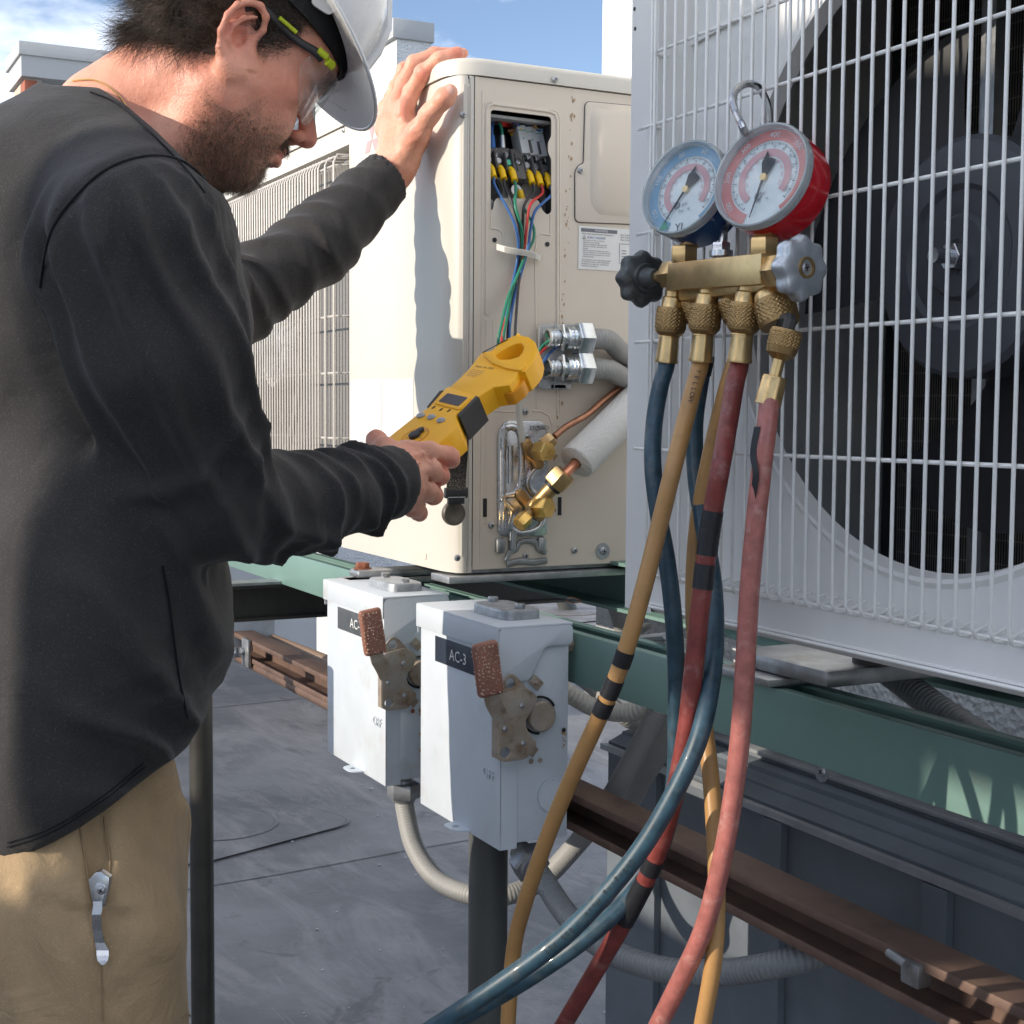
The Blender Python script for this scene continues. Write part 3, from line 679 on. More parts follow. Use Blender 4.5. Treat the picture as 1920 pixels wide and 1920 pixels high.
# condenser coil behind
b = MB(); b.box((XA + .24, gy0 - .1, ZB + .01), (XA + .25, YE - .02, ZT - .01)); b.build('coil_backing', M['black'], tA)
def fins(parent, x, ya, yb, z0, z1, step, m, tubes=True):
    B = MB(); y = ya
    while y < yb: B.face([(x, y, z0), (x, y + step * .45, z0), (x, y + step * .45, z1), (x, y, z1)]); y += step
    if tubes:
        z = z0 + .02
        while z < z1: B.face([(x - .0006, ya, z), (x - .0006, yb, z), (x - .0006, yb, z + .0012), (x - .0006, ya, z + .0012)]); z += .021
    return stuff(B.build('coil_fins', M[m], parent))
fins(tA, XA + .238, gy0, YE - .04, ZB + .02, ZT - .02, .0045, 'dark_fan')
# motor stays seen beside the ring
b = MB(); 
for yy in (cy - .05, cy + .05): b.box((XA + .10, yy - .008, ZB + .01), (XA + .11, yy + .008, ZT - .01))
b.build('motor_bracket', M['galv'], tA)
# service side sheet, split round the wiring opening, inset below the return lip
ow = [SA(x, y) for x, y in ((920, 205), (1034, 219), (1034, 256), (1028, 266), (1028, 287), (1034, 297), (1034, 398), (1026, 403), (1018, 396), (1010, 376), (1002, 373), (932, 371), (927, 378), (925, 391), (920, 397))]
ow = roundpoly([(p.x, YA, p.z) for p in ow], .006, 3)
xe = XR + .0
b = MB(); b.prism([(SEAM + .0008, YA, ZB), (xe, YA, ZB), (xe, YA, ZT), (SEAM + .0008, YA, ZT)], (0, .0015, 0), hole=ow)
b.build('side_panel', M['cream_side'], tA)
# back and top of the body, base pan
b = MB(); b.face([(xe, YA, ZB), (xe, YE, ZB), (xe, YE, ZT), (xe, YA, ZT)]); b.face([(XA, YE, ZB), (xe, YE, ZB), (xe, YE, ZT), (XA, YE, ZT)]); b.build('rear_panel', M['cream'], tA)
b = MB(); b.box((XA + .012, YA + .01, ZB - .006), (xe - .004, YE - .01, ZB + .004)); b.build('base_pan', M['galv'], tA)
# lid: shallow rounded tray
lid = roundpoly([(XA - .004, YA - .004, 0), (xe + .004, YA - .004, 0), (xe + .004, YE + .004, 0), (XA - .004, YE + .004, 0)], .055, 8)
def ring(z, sh):
    c = Vector(((XA + xe) / 2, (YA + YE) / 2, 0)); o = []
    for p in lid:
        q = Vector(p); d = Vector((max(-1, min(1, (q.x - c.x) * 100)), max(-1, min(1, (q.y - c.y) * 100)), 0)); o.append(Vector((q.x - d.x * sh, q.y - d.y * sh, z)))
    return o
b = MB(); rows = [ring(ZT + .0015, 0.0), ring(ZT + .0185, 0), ring(ZT + .0225, .0012), ring(ZT + .0252, .004), ring(ZT + .026, .009)]
vr = [[b.bm.verts.new(p) for p in r] for r in rows]; n_ = len(lid)
for A_, B_ in zip(vr, vr[1:]):
    for k in range(n_): b.bm.faces.new((A_[k], A_[(k + 1) % n_], B_[(k + 1) % n_], B_[k]))
b.bm.faces.new(vr[-1]); b.bm.faces.new(vr[0][::-1]); b.build('lid', M['cream'], tA, 50)
b = MB(); b.box((XA + .02, YA + .0022, ZT - .004), (xe - .02, YE - .03, ZT + .002)); b.build('lid_gap', M['black'], tA)

# fan grille: vertical wires bent over at top and bottom, horizontal carriers behind
gx = XA - .022
def vwire(x, y, z0, z1, r, back): return [Vector((x + back, y, z0 - .008)), Vector((x + .006, y, z0 - .006)), Vector((x, y, z0 + .006))] + [Vector((x, y, z0 + .006 + (z1 - z0 - .012) * t)) for t in (.5, 1)] + [Vector((x + .006, y, z1 + .006)), Vector((x + back, y, z1 + .008))]
wz0, wz1 = gz0 + .022, gz1 - .022
B = MB(); B.tube(vwire(0, 0, wz0, wz1, 0, .045), .0019, 6, False); wme = B.mesh('grille_wire', 60); wme.materials.append(M['wire_cream'])
ys = [gy0 + .018 + .0 * k for k in range(1)]
# spacing wide for the first bars at the corner, then regular
ypos = [gy0 + .012, gy0 + .052] + list(np.arange(gy0 + .085, gy1 - .02, .0145))
for y in ypos:
    o = link('grille_wire', wme, None, tA); o.location = (gx, y, 0)
for z in [wz0 + .004, 1.12, 1.207, 1.313, 1.405, 1.50, 1.585, wz1 - .010, wz1 + .003]:
    b = MB(); yb = gy0 + .006; b.tube([(gx + .050, yb, z), (gx + .02, yb, z), (gx + .0042, yb + .012, z), (gx + .0036, gy1 - .02, z), (gx + .03, gy1 - .008, z)], .0020, 6, False); b.build('grille_wire', M['wire_cream'], tA)
# grille hook screws and emblem
screw(tA, (XA, PX(413, 351, XA).y, PX(413, 351, XA).z), (-1, 0, 0)); screw(tA, PX(645, 244, XA), (-1, 0, 0))
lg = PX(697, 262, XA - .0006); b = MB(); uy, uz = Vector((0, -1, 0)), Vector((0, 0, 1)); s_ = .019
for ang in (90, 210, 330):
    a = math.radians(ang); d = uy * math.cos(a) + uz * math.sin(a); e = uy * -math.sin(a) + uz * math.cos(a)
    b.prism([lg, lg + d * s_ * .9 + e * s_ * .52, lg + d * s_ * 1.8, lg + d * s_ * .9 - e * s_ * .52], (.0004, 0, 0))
b.build('emblem', M['ink_pink'], tA)  # red emblem drawn pale pink, glare of the sun put into its colour
# warning sheets stuck to the fan side (pale paper)
p1, p2, p3 = PX(658, 713, XA), PX(716, 706, XA), PX(775, 704, XA)
b = MB(); b.box((XA - .0006, p1.y, p1.z - .155), (XA - .0002, p2.y, p1.z)); b.build('paper_label', M['paper'], tA)
b = MB(); b.box((XA - .0006, p2.y - .004, p1.z - .098), (XA - .0002, p3.y, p1.z - .002)); b.build('paper_label', M['paper'], tA)
pr = []
for k in range(11): pr.append(text('- ---- --- ---- -- ---'[: 10 + (k * 5) % 12], (XA - .0008, (p1.y + p2.y) / 2, p1.z - .02 - k * .011), (0, -1, 0), (0, 0, 1), .007, M['ink_grey']))
join_mesh('label_print', pr, tA)
slot_ = PX(793, 1043, XA - .001); b = MB(); b.prism(roundpoly([slot_ + Vector((0, -.011, -.004)), slot_ + Vector((0, .011, -.004)), slot_ + Vector((0, .011, .005)), slot_ + Vector((0, -.011, .005))], .003), (.0008, 0, 0)); b.build('drain_slot', M['cream_side'], tA)

# pressed relief on the service side
def bead(path, r=.0023, closed=False, m='cream_side', name='pressed_bead', fl=.7, dy=0):
    P = [SA(x, y, dy) for x, y in path]; P = roundpoly(P, .012, 4) if closed else catmull(P, 4) if len(P) > 6 else P
    if closed: P.append(P[0])
    b = MB(); b.tube(P, r, 8, flat=(Vector((0, 1, 0)), fl)); return b.build(name, M[m], tA, 60)
P_ = [(912, 590), (912, 215), (915, 200), (924, 195), (1030, 209), (1041, 214), (1045, 226), (1045, 780)]
b = MB(); pts = []
for i, q in enumerate(P_): pts.append(SA(*q))
b.tube(pts, .0026, 8, flat=(Vector((0, 1, 0)), .8)); b.tube([p + Vector((-.004 if p.x < .93 else .004, 0, .003)) for p in pts], .0012, 6, flat=(Vector((0, 1, 0)), .8)); b.build('pressed_bead', M['cream_side'], tA, 60)
bead([(900, 1060), (903, 800), (905, 170)], .0018); bead([(912, 600), (911, 980), (900, 985)], .0014)
bead([(1003, 462), (1003, 480), (1006, 770)], .0012); bead([(925, 600), (925, 720)], .0014)
bead([(920, 428), (935, 430), (942, 437), (943, 460)], .0016); bead([(1032, 441), (1015, 438), (1006, 446), (1004, 466)], .0016)
bead([(920, 393), (920, 428)], .0014); bead([(1032, 402), (1032, 441)], .0014)
bead([(928, 771), (966, 772)], .0012); bead([(998, 770), (1015, 771), (1030, 780), (1036, 800)], .0015)
# small punched holes
for q in ((927, 450), (1026, 458)):
    p = SA(*q); b = MB(); b.lathe(p + Vector((0, -.0012, 0)), (0, 1, 0), [(0, .0034), (.0006, .0034)], 12); b.build('punched_hole', M['black'], tA)
for q in ((909, 952), (1049, 949)):
    p = SA(*q); b = MB(); b.box((p.x - .0028, YA - .0012, p.z - .013), (p.x + .0028, YA - .0002, p.z + .013)); b.build('slot', M['black'], tA)
# handle cover at upper right with its dished grip
def SP(lst, dy=0): return [SA(x, y, dy) for x, y in lst]
cv = roundpoly(SP([(1099, 190), (1300, 208), (1300, 424), (1080, 416), (1080, 322), (1086, 310), (1096, 306)], .0035), .008, 4)
b = MB(); b.prism(cv, (0, .0035, 0), bev=.0012); b.build('service_cover', M['cream_side'], tA)
b = MB(); b.tube(cv + [cv[0]], .0012, 6, flat=(Vector((0, 1, 0)), .5)); 
for p in b.bm.verts: p.co.y += .0032
b.build('cover_gap', M['interior'], tA)
b = MB(); gp = roundpoly(SP([(1107, 203), (1280, 217), (1280, 414), (1122, 402), (1107, 380)], .0036), .016, 6); b.prism(gp, (0, .004, 0))
gp2 = roundpoly(SP([(1120, 214), (1280, 228), (1280, 400), (1130, 390), (1120, 372)], .0085), .014, 6)
A_ = [b.bm.verts.new(p) for p in gp]; B_ = [b.bm.verts.new(p) for p in gp2]
for k in range(len(gp)): b.bm.faces.new((A_[k], A_[(k + 1) % len(gp)], B_[(k + 1) % len(gp)], B_[k]))
b.bm.faces.new(B_); b.build('grip_recess', M['cream_side'], tA, 60)
for q in ((868, 215), (1041, 149), (1088, 320), (985, 772), (921, 985), (857, 1046), (1077, 1032), (985, 1042)):
    dy = .0065 if q == (1041, 149) else (.0036 if q == (1088, 320) else .0004)
    screw(tA, SA(*q, dy), (0, -1, 0), .0048)
screw(tA, SA(1130, 1033, .0004), (0, -1, 0), .0062, True)
# rust stains in a broken line
b = MB(); rr = random.Random(3)
for k in range(70):
    y = 150 + 820 * rr.random() ** .85; x = 1077 - (y - 150) * .05 + rr.gauss(0, 2.6)
    if y < 172: x = 1077 + rr.gauss(0, 2.5)
    p = SA(x, y, .0007 if y > 172 else .0052); s = .0006 + .0016 * rr.random() ** 2; n0 = rr.randint(5, 8)
    b.prism([p + Vector((s * rr.uniform(.5, 1.1) * math.cos(6.283 * i / n0), 0, s * rr.uniform(.8, 2.4) * math.sin(6.283 * i / n0))) for i in range(n0)], (0, .0003, 0))
mm('stain', (0.42, 0.27, 0.14), 0.8, var=0.3, vscale=300); b.build('rust_stain', M['stain'], tA)
# warning label
l0, l1, l2 = SA(1085, 423, .0008), SA(1250, 436, .0008), SA(1083, 504, .0008)
lw = .175; b = MB(); zt0, zb0 = l0.z, l2.z
b.box((l0.x, YA - .0010, zb0), (l0.x + lw, YA - .0004, zt0)); b.build('warning_label', M['paper'], tA)
RX, UZ = Vector((1, 0, 0)), Vector((0, 0, 1)); yl_ = YA - .0011
b = MB(); b.box((l0.x + .004, yl_ - .0003, zt0 - .0080), (l0.x + .064, yl_, zt0 - .0030)); b.build('label_band', M['ink_grey'], tA)
T = [text('\u26a0 WARNING' if False else 'WARNING', (l0.x + .037, yl_ - .0003, zt0 - .0056), RX, UZ, .0046, M['ink_white'])]; join_mesh('label_print', T, tA)
T = [text('Keep people away from the working area.', (l0.x + .005, yl_, zt0 - .0106), RX, UZ, .0031, M['ink'], align='LEFT')]
for k, s in enumerate(('Do not allow air etc. to enter the', 'refrigerant circuit (piping).', 'Never use refrigerant other than that', 'specified on the spec. label and in the', 'manuals.', 'Failure to observe the above may cause a', 'burst, an explosion or a fire when the unit is', 'operated, serviced, disposed of or in other', 'various situations.')):
    T.append(text(s, (l0.x + .007, yl_, zt0 - .0198 - k * .0029), RX, UZ, .0026, M['ink'], align='LEFT'))
for k, s in enumerate(('The manufacturer will not be held responsible', 'for mechanical failures, system malfunctions,', 'breakdown or accident, etc. caused by not', 'following the instructions.')):
    T.append(text(s, (l0.x + .005, yl_, zt0 - .0475 - k * .0029), RX, UZ, .0026, M['ink'], align='LEFT'))
for k in range(3): T.append(text('Part 2 of the unit', (l0.x + .070, yl_, zt0 - .009 - k * .0036), RX, UZ, .0034, M['ink'], align='LEFT'))
join_mesh('label_print', T, tA)
T = [text('BURST HAZARD', (l0.x + .014, yl_, zt0 - .0158), RX, UZ, .0042, M['ink_blue'], align='LEFT')]; join_mesh('label_print', T, tA)
b = MB(); wy = lambda x0, z0, s: b.prism([(x0 - s, yl_, z0 - s * .8), (x0 + s, yl_, z0 - s * .8), (x0, yl_, z0 + s)], (0, -.0003, 0), hole=[(x0 - s * .6, yl_, z0 - s * .58), (x0 + s * .6, yl_, z0 - s * .58), (x0, yl_, z0 + s * .62)])
wy(l0.x + .009, zt0 - .0158, .0030)
x0, x1, z1_, z2_ = l0.x + .068, l0.x + .105, zt0 - .022, zt0 - .050
for q in ((x0, z2_, x1, z2_ + .0006), (x0, z1_, x1, z1_ + .0006), (x0, z2_, x0 + .0006, z1_), (x1, z2_, x1 + .0006, z1_)): b.box((q[0], yl_ - .0003, q[1]), (q[2], yl_, q[3]))
for k in range(5): b.box((x0 + .004, yl_ - .0003, z1_ - .010 - k * .004), (x0 + .012, yl_, z1_ - .009 - k * .004))
b.build('label_print', M['ink_grey'], tA)

# ---- wiring compartment: real recess with terminal blocks
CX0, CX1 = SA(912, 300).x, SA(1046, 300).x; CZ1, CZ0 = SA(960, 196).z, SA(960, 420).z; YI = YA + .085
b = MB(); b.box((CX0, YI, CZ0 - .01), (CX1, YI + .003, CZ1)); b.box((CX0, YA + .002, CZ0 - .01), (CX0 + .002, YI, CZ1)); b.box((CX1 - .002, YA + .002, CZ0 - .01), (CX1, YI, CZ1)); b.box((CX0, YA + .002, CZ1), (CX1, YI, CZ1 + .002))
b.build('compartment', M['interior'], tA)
def IA(px, py, y): return PY(px, py, YA + y)
# top metal edge
b = MB(); e1, e2 = IA(922, 212, .02), IA(1028, 226, .02); b.prism([(CX0, YA + .02, e1.z - .001), (CX1, YA + .02, e2.z - .001), (CX1, YA + .02, e2.z - .005), (CX0, YA + .02, e1.z - .005)], (0, .045, 0)); b.build('edge_strip', M['term_grey'], tA)
# lower bracket plates
b = MB(); b.prism(SP([(921, 332), (1020, 336), (1034, 350), (1036, 400), (1020, 400), (1012, 372), (921, 372)], -.032), (0, .002, 0)); b.prism(SP([(950, 322), (1036, 326), (1036, 345), (945, 340)], -.028), (0, .03, 0)); b.build('terminal_bracket', M['inner_metal'], tA)
b = MB(); p = IA(922, 355, .03); b.lathe(p, (0, -1, 0), [(0, .016), (.003, .016), (.0032, .0105), (.0005, .0105)], 20); b.build('grommet', M['black'], tA)
b = MB(); b.prism(roundpoly(SP([(917, 374), (923, 374), (927, 380), (926, 390), (920, 396), (917, 396)], -.004), .003), (0, .002, 0)); b.build('tab', M['inner_metal'], tA)
screw(tA, IA(990, 386, .010), (0, -1, 0), .0045)
screw(tA, IA(968, 357, .020), (0, -1, .2), .0045, True)
# terminal blocks, individual poles
tilt = Vector((0, .45, 1)).normalized()                         # blocks lean back
def pole(px, w, kind, screwm, lug, pyo=0.0):
    """one terminal pole centred at px; slot, screw, crimp lug"""
    base = 300 + (px - 930) * .165 + pyo
    c = IA(px, base, .030); hw = w / 2
    R_, U_, N_ = Vector((1, 0, 0)), tilt, Vector((0, -1, .45)).normalized()
    Mx = Matrix(((1, 0, 0, c.x), (0, U_.y, N_.y, c.y), (0, U_.z, N_.z, c.z), (0, 0, 0, 1)))
    b = MB(); b.box((-hw, -.020, -.030), (hw, .014, 0), Mx, bev=.0008); 
    for s in (-1, 1): b.box((s * hw - .0009, -.020, 0), (s * hw + .0009, .008, .011), Mx, bev=.0004)
    o = asparent(b.build('terminal_pole', M['term_block'], tA))
    b = MB(); b.box((-hw + .001, .009, -.002), (hw - .001, .0185, .003), Mx, bev=.0005); b.build('marker_strip', M['ink_white'], o)
    b = MB(); b.box((-.0042, .006, -.001), (.0042, .0148, .0036), Mx, bev=.0018); b.build('screw_hole', M['black'], o)
    b = MB(); b.lathe(Mx @ Vector((0, -.003, 0)), N_, [(0, .0056), (.0035, .0056), (.0048, .004)], 14); b.box((-.004, -.0034, .0048), (.004, -.0026, .0052), Mx); b.box((-.0062, -.012, 0), (.0062, -.0095, .0022), Mx); b.build('terminal_screw', M[screwm], o)
    if lug:
        b = MB(); b.tube([Mx @ Vector((0, -.013, .002)), Mx @ Vector((0, -.017, .004)), Mx @ Vector((0, -.021, .006)), Mx @ Vector((0, -.029, .0075)), Mx @ Vector((0, -.033, .0075)), Mx @ Vector((0, -.036, .008))], .005, 12, True, lambda t: .0046 if t < .2 else (.0052 if t < .5 or t > .85 else .0046)); b.build('crimp_lug', M['lug_yellow'], o)
    return c, Mx
poles = [(913, .017, 'screw', 1), (932, .0165, 'screw', 1), (952, .0165, 'green_screw', 1), (985, .0145, 'screw', 1), (1001, .0145, 'screw', 1), (1018, .0145, 'screw', 1)]
mm('green_screw', (0.10, 0.42, 0.30), 0.35, metal=.7, var=.1)
LUG = {}
for i, (px_, w_, sm, lg_) in enumerate(poles):
    c_, Mx = pole(px_, w_, 0, sm, True); LUG[i] = Mx @ Vector((0, -.036, .008))
# centre barrier block, grey relay fuses, blue capped wires at top left
b = MB(); c_ = IA(969, 312, .024); Mx = Matrix(((1, 0, 0, c_.x), (0, tilt.y, -.9, c_.y), (0, tilt.z, .45, c_.z), (0, 0, 0, 1)))
b.box((-.0085, -.024, -.02), (.0085, .024, .006), Mx, bev=.001); b.build('barrier_block', M['term_block'], tA)
b = MB(); b.lathe(Mx @ Vector((0, .004, .0062)), Mx.to_3x3() @ Vector((0, 0, 1)), [(0, .0065), (.0004, .0065)], 16); b.build('screw_hole', M['black'], tA); screw(tA, Mx @ Vector((-.001, .002, .0065)), Mx.to_3x3() @ Vector((0, 0, 1)), .0036)
for px_, py_ in ((974, 268), (990, 271), (1006, 274)):
    c_ = IA(px_, py_, .045); Mx = Matrix.Translation(c_) @ Matrix.Rotation(-.10, 4, 'Y') @ Matrix.Rotation(-.25, 4, 'X')
    b = MB(); b.box((-.0068, -.014, -.021), (.0068, .010, .021), Mx, bev=.0006); o = asparent(b.build('fuse_holder', M['term_grey'], tA))
    b = MB(); b.box((-.006, -.0146, .0125), (.006, -.0141, .0135), Mx); b.cyl(Mx @ Vector((0, -.0142, .001)), Mx @ Vector((0, -.0146, .001)), .0012, n=10); b.build('green_mark', M['ink_green'], o)
    b = MB(); b.box((.0068, -.016, -.021), (.0100, -.004, -.002), Mx, bev=.0005); b.build('barrier', M['term_block'], o)
for px_, py_ in ((923, 262), (942, 262)):
    c_ = IA(px_, py_, .035); b = MB(); b.lathe(c_ + Vector((0, 0, -.012)), (0, .1, 1), [(0, .0048), (.004, .0050), (.018, .0042)], 12); b.build('wire_cap', M['lug_blue'], tA)
    b = MB(); b.tube(catmull([c_ + Vector((0, 0, .004)), c_ + Vector((-.001, .004, .02)), c_ + Vector((-.003, .02, .035))], 4), .0024, 8); b.build('inner_wire', M['wire_blue' if px_ < 930 else 'wire_green'], tA)
    b = MB(); b.box((c_.x - .009, c_.y - .005, c_.z - .038), (c_.x + .009, c_.y + .012, c_.z - .012), bev=.001); b.build('upper_pole', M['term_block'], tA)
    screw(tA, (c_.x + .001, c_.y - .0055, c_.z - .022), (0, -1, .2), .0052)
for pts, m_ in (([(940, 234), (955, 236), (968, 233), (982, 240), (987, 256)], 'wire_red'), ([(957, 252), (968, 246), (975, 240), (972, 254)], 'lug_yellow'), ([(952, 246), (975, 242), (996, 246), (1004, 260)], 'wire_brown'),
                ([(955, 222), (970, 234), (985, 236), (1010, 246), (1030, 236)], 'wire_blue'), ([(925, 226), (940, 230), (958, 232)], 'wire_red'), ([(960, 238), (990, 230), (1012, 238), (1008, 256)], 'wire_black'), ([(975, 232), (996, 230), (1006, 242)], 'brass_dark'), ([(925, 216), (922, 250)], 'wire_blue')):
    b = MB(); P = [IA(x, y, .045 + .008 * math.sin(i * 2.1 + x)) for i, (x, y) in enumerate(pts)]; b.tube(catmull(P, 5), .0026, 8); b.build('inner_wire', M[m_], tA)
b = MB(); c_ = IA(1022, 285, .05); b.box((c_.x - .006, c_.y - .01, c_.z - .025), (c_.x + .006, c_.y + .01, c_.z + .025), bev=.002); b.build('relay', M['term_block'], tA)

# ---- supply wires: from the crimp lugs down through the zip tie, the meter jaw and into the conduits
def WA(px, py, dy): return SA(px, py, dy)
def wire(lst, m_, start=None, r=.0021):
    P = ([start, start + Vector((0, -.004, -.012))] if start is not None else []) + [WA(*q) for q in lst]
    b = MB(); b.tube(catmull(P, 6), r, 8); return b.build('supply_wire', M[m_], tA, 80)
wire([(955, 398, .012), (968, 430, .018), (972, 462, .014), (968, 500, .012), (955, 560, .03), (947, 610, .05), (943, 640, .06)], 'wire_blue', LUG[0])
wire([(962, 385, .010), (972, 420, .013), (976, 455, .010), (975, 500, .010), (970, 560, .06), (966, 620, .115), (965, 680, .12), (975, 715, .09), (1030, 699, .03)], 'wire_black', LUG[1])
wire([(966, 385, .013), (977, 425, .017), (980, 455, .014), (973, 505, .013), (952, 560, .045), (940, 610, .07), (934, 645, .075), (940, 690, .07), (985, 704, .03), (1040, 701, .03)], 'wire_green', LUG[2])
wire([(983, 385, .012), (980, 430, .012), (978, 470, .008), (966, 530, .02), (957, 590, .045), (952, 640, .055), (965, 680, .05)], 'wire_black', LUG[3])
wire([(994, 385, .014), (987, 430, .018), (983, 465, .014), (973, 530, .014), (956, 575, .035), (943, 625, .06), (945, 660, .07), (985, 690, .05), (1020, 655, .022), (1046, 640, .03)], 'wire_red', LUG[4])
wire([(1004, 395, .012), (995, 430, .013), (990, 465, .018), (975, 520, .020), (962, 570, .04), (955, 625, .055), (960, 665, .06), (1000, 700, .04), (1028, 665, .020), (1046, 648, .03)], 'wire_blue', LUG[5])
g0 = IA(975, 368, .018)
wire([(985, 395, .005), (1000, 425, .010), (1000, 450, .016), (985, 480, .018), (962, 540, .03), (950, 600, .055), (946, 650, .065), (990, 690, .045), (1016, 650, .020), (1042, 632, .03)], 'wire_green', g0)
b = MB(); b.tube([IA(974, 357, .017), IA(977, 368, .016), IA(979, 377, .016)], .0048, 10); b.build('crimp_lug', M['lug_yellow'], tA)
# zip tie lying across the bundle, with its free tail
t = thing('cable_tie', SA(972, 470), 'white nylon cable tie wrapped round the wire bundle below the terminals', 'cable tie')
P = [SA(932, 463, .006), SA(950, 468, .020), SA(972, 472, .026), SA(995, 476, .022), SA(1014, 484, .006)]
PP = catmull(P, 5); b = MB(); A_ = [b.bm.verts.new(p + Vector((0, 0, .0042))) for p in PP]; B_ = [b.bm.verts.new(p - Vector((0, 0, .0042))) for p in PP]
A2 = [b.bm.verts.new(p + Vector((0, .0016, .0042))) for p in PP]; B2 = [b.bm.verts.new(p + Vector((0, .0016, -.0042))) for p in PP]
for k in range(len(PP) - 1):
    for q in ((A_[k], A_[k + 1], B_[k + 1], B_[k]), (A2[k], B2[k], B2[k + 1], A2[k + 1]), (A_[k], A2[k], A2[k + 1], A_[k + 1]), (B_[k], B_[k + 1], B2[k + 1], B2[k])): b.bm.faces.new(q)
for k in range(4, len(PP) - 3):
    for j in range(2):
        p = PP[k].lerp(PP[k + 1], j / 2); b.box(p + Vector((-.0006, -.0009, -.0028)), p + Vector((.0006, .0002, .0028)))
b.build('strap', M['ziptie'], t)
t = thing('cable_tie', SA(975, 780), 'long pale cable tie tail hanging below the clamp meter onto the valve plate', 'cable tie')
P = catmull([SA(974, 700, .05), SA(973, 740, .042), SA(974, 780, .036), SA(979, 828, .030)], 5)
b = MB(); b.tube(P, .0052, 8, flat=(Vector((0, 1, 0)), .28)); b.build('strap', M['ziptie'], t)

# ---- conduit bracket, connectors, conduits
b = MB(); bp_ = roundpoly(SP([(1011, 609), (1073, 607), (1071, 731), (1010, 729)], .012), .004)
b.prism(bp_, (0, .0018, 0), hole=rrect(SA(1026, 628, .012), (1, 0, 0), (0, 0, 1), .010, .013, .002, 2), bev=.0004)
e = SA(1040, 610, .012); b.box((e.x - .0008, YA - .0128, SA(1040, 729).z), (e.x + .0008, YA - .0116, SA(1040, 610).z)); b.build('conduit_bracket', M['galv'], tA)
b = MB(); p = SA(1040, 670); b.box((p.x - .012, YA - .012, SA(1040, 728).z), (p.x + .012, YA - .0005, SA(1040, 722).z)); b.build('bracket_spacer', M['galv'], tA)
screw(tA, SA(1025, 706, .0125), (0, -1, 0), .0048)
ax = Vector((1, -.05, 0)).normalized()
def connector(px, py, first):
    p = SA(px, py, .030); q = thing('conduit_connector', p, ('upper' if first else 'lower') + ' zinc conduit connector with big hex nut on the side of the far unit', 'conduit connector', 'zinc conduit connectors on the far unit')
    b = MB(); b.lathe(p - ax * .022, ax, [(0, .0105), (.001, .0135), (.004, .0125), (.007, .0135), (.010, .0125), (.013, .0135), (.016, .0125)], 20, False); b.lathe(p - ax * .0215, ax, [(0, .0105), (.03, .0105)], 18, False); b.build('threaded_collar', M['zinc_bright'], q)
    b = MB(); b.lathe(p - ax * .004, ax, [(0, .0165), (.001, .0190), (.0035, .0190), (.0045, .0165)], 12, True, rad=lambda a: 1 + .12 * math.cos(6 * a)); b.build('locknut', M['zinc_bright'], q)
    b = MB(); b.lathe(p + ax * .006, ax, [(0, .0165), (.003, .0165), (.004, .0150), (.007, .0165), (.010, .0150), (.013, .0165), (.016, .0150), (.018, .0150)], 22); b.build('body', M['zinc_bright'], q)
    b = MB(); hexnut(b, p + ax * .022, ax, .0215, .023); b.build('hex_nut', M['zinc_bright'], q)
    return p + ax * .045
e1 = connector(1052, 634, True); e2 = connector(1052, 690, False)
t = thing('grey_conduit', e1, 'upper grey flexible conduit bending right from the far unit', 'conduit', 'grey conduits leaving the far unit')
tube_len('conduit', catmull([e1 - ax * .003, e1 + ax * .03 + Vector((0, 0, -.001)), PY(1165, 660, YA - .02), PY(1215, 690, YA + .02), PY(1300, 760, YA + .10), (1.2, 2.0, 1.2), (1.28, 2.05, .9)], 8), .0148, M['rib_grey'], t)
t = thing('grey_conduit', e2, 'lower grey flexible conduit bending right from the far unit', 'conduit', 'grey conduits leaving the far unit')
tube_len('conduit', catmull([e2 - ax * .003, e2 + ax * .03 + Vector((0, 0, -.001)), PY(1165, 706, YA - .02), PY(1215, 735, YA + .02), PY(1290, 820, YA + .06), (1.16, 1.95, 1.1), (1.25, 2.0, .85)], 8), .0148, M['rib_grey'], t)

# ---- refrigerant lines and valves
t = thing('copper_line', SA(1100, 780, .03), 'thin bare copper refrigerant line rising right from the upper valve', 'pipe')
b = MB(); b.tube(catmull([SA(1040, 818, .045), SA(1062, 800, .043), SA(1100, 778, .035), SA(1130, 752, .022), SA(1160, 728, .010), SA(1210, 690, .0), (1.28, 1.95, 1.45)], 6), .0048, 12); b.build('pipe', M['copper'], t)
t = thing('insulated_line', SA(1110, 830, .05), 'white foam insulated refrigerant line entering the lower valve', 'pipe')
pa, pb2 = SA(1080, 868, .058), SA(1180, 768, .030); dv = (pb2 - pa).normalized()
bh = MB(); N = 40; ins = [pa + dv * (.004 * k) for k in range(60)]
b = MB(); b.lathe(pa, dv, [(0, .0085), (0, .0250), (.003, .0268), (.25, .0268)], 40, False); o = b.build('foam_sleeve', M['insulation'], t, 60)
nt_ = M['insulation'].node_tree; vt = nt_.nodes.new('ShaderNodeTexVoronoi'); vt.inputs['Scale'].default_value = 330; vt.inputs['Randomness'].default_value = 0.0
tcn = [n for n in nt_.nodes if n.bl_idname == 'ShaderNodeTexCoord'][0]; mpn = nt_.nodes.new('ShaderNodeMapping'); mpn.inputs['Rotation'].default_value = (0, .78, 0)
bpn = nt_.nodes.new('ShaderNodeBump'); bpn.inputs['Strength'].default_value = .9; bpn.inputs['Distance'].default_value = .0015
nt_.links.new(tcn.outputs['Object'], mpn.inputs[0]); nt_.links.new(mpn.outputs[0], vt.inputs['Vector']); nt_.links.new(vt.outputs['Distance'], bpn.inputs['Height']); nt_.links.new(bpn.outputs[0], nt_.nodes['Principled BSDF'].inputs['Normal'])
b = MB(); b.cyl(pa - dv * .035, pa + dv * .04, .0072, n=16); b.build('copper_stub', M['copper_bright'], t)
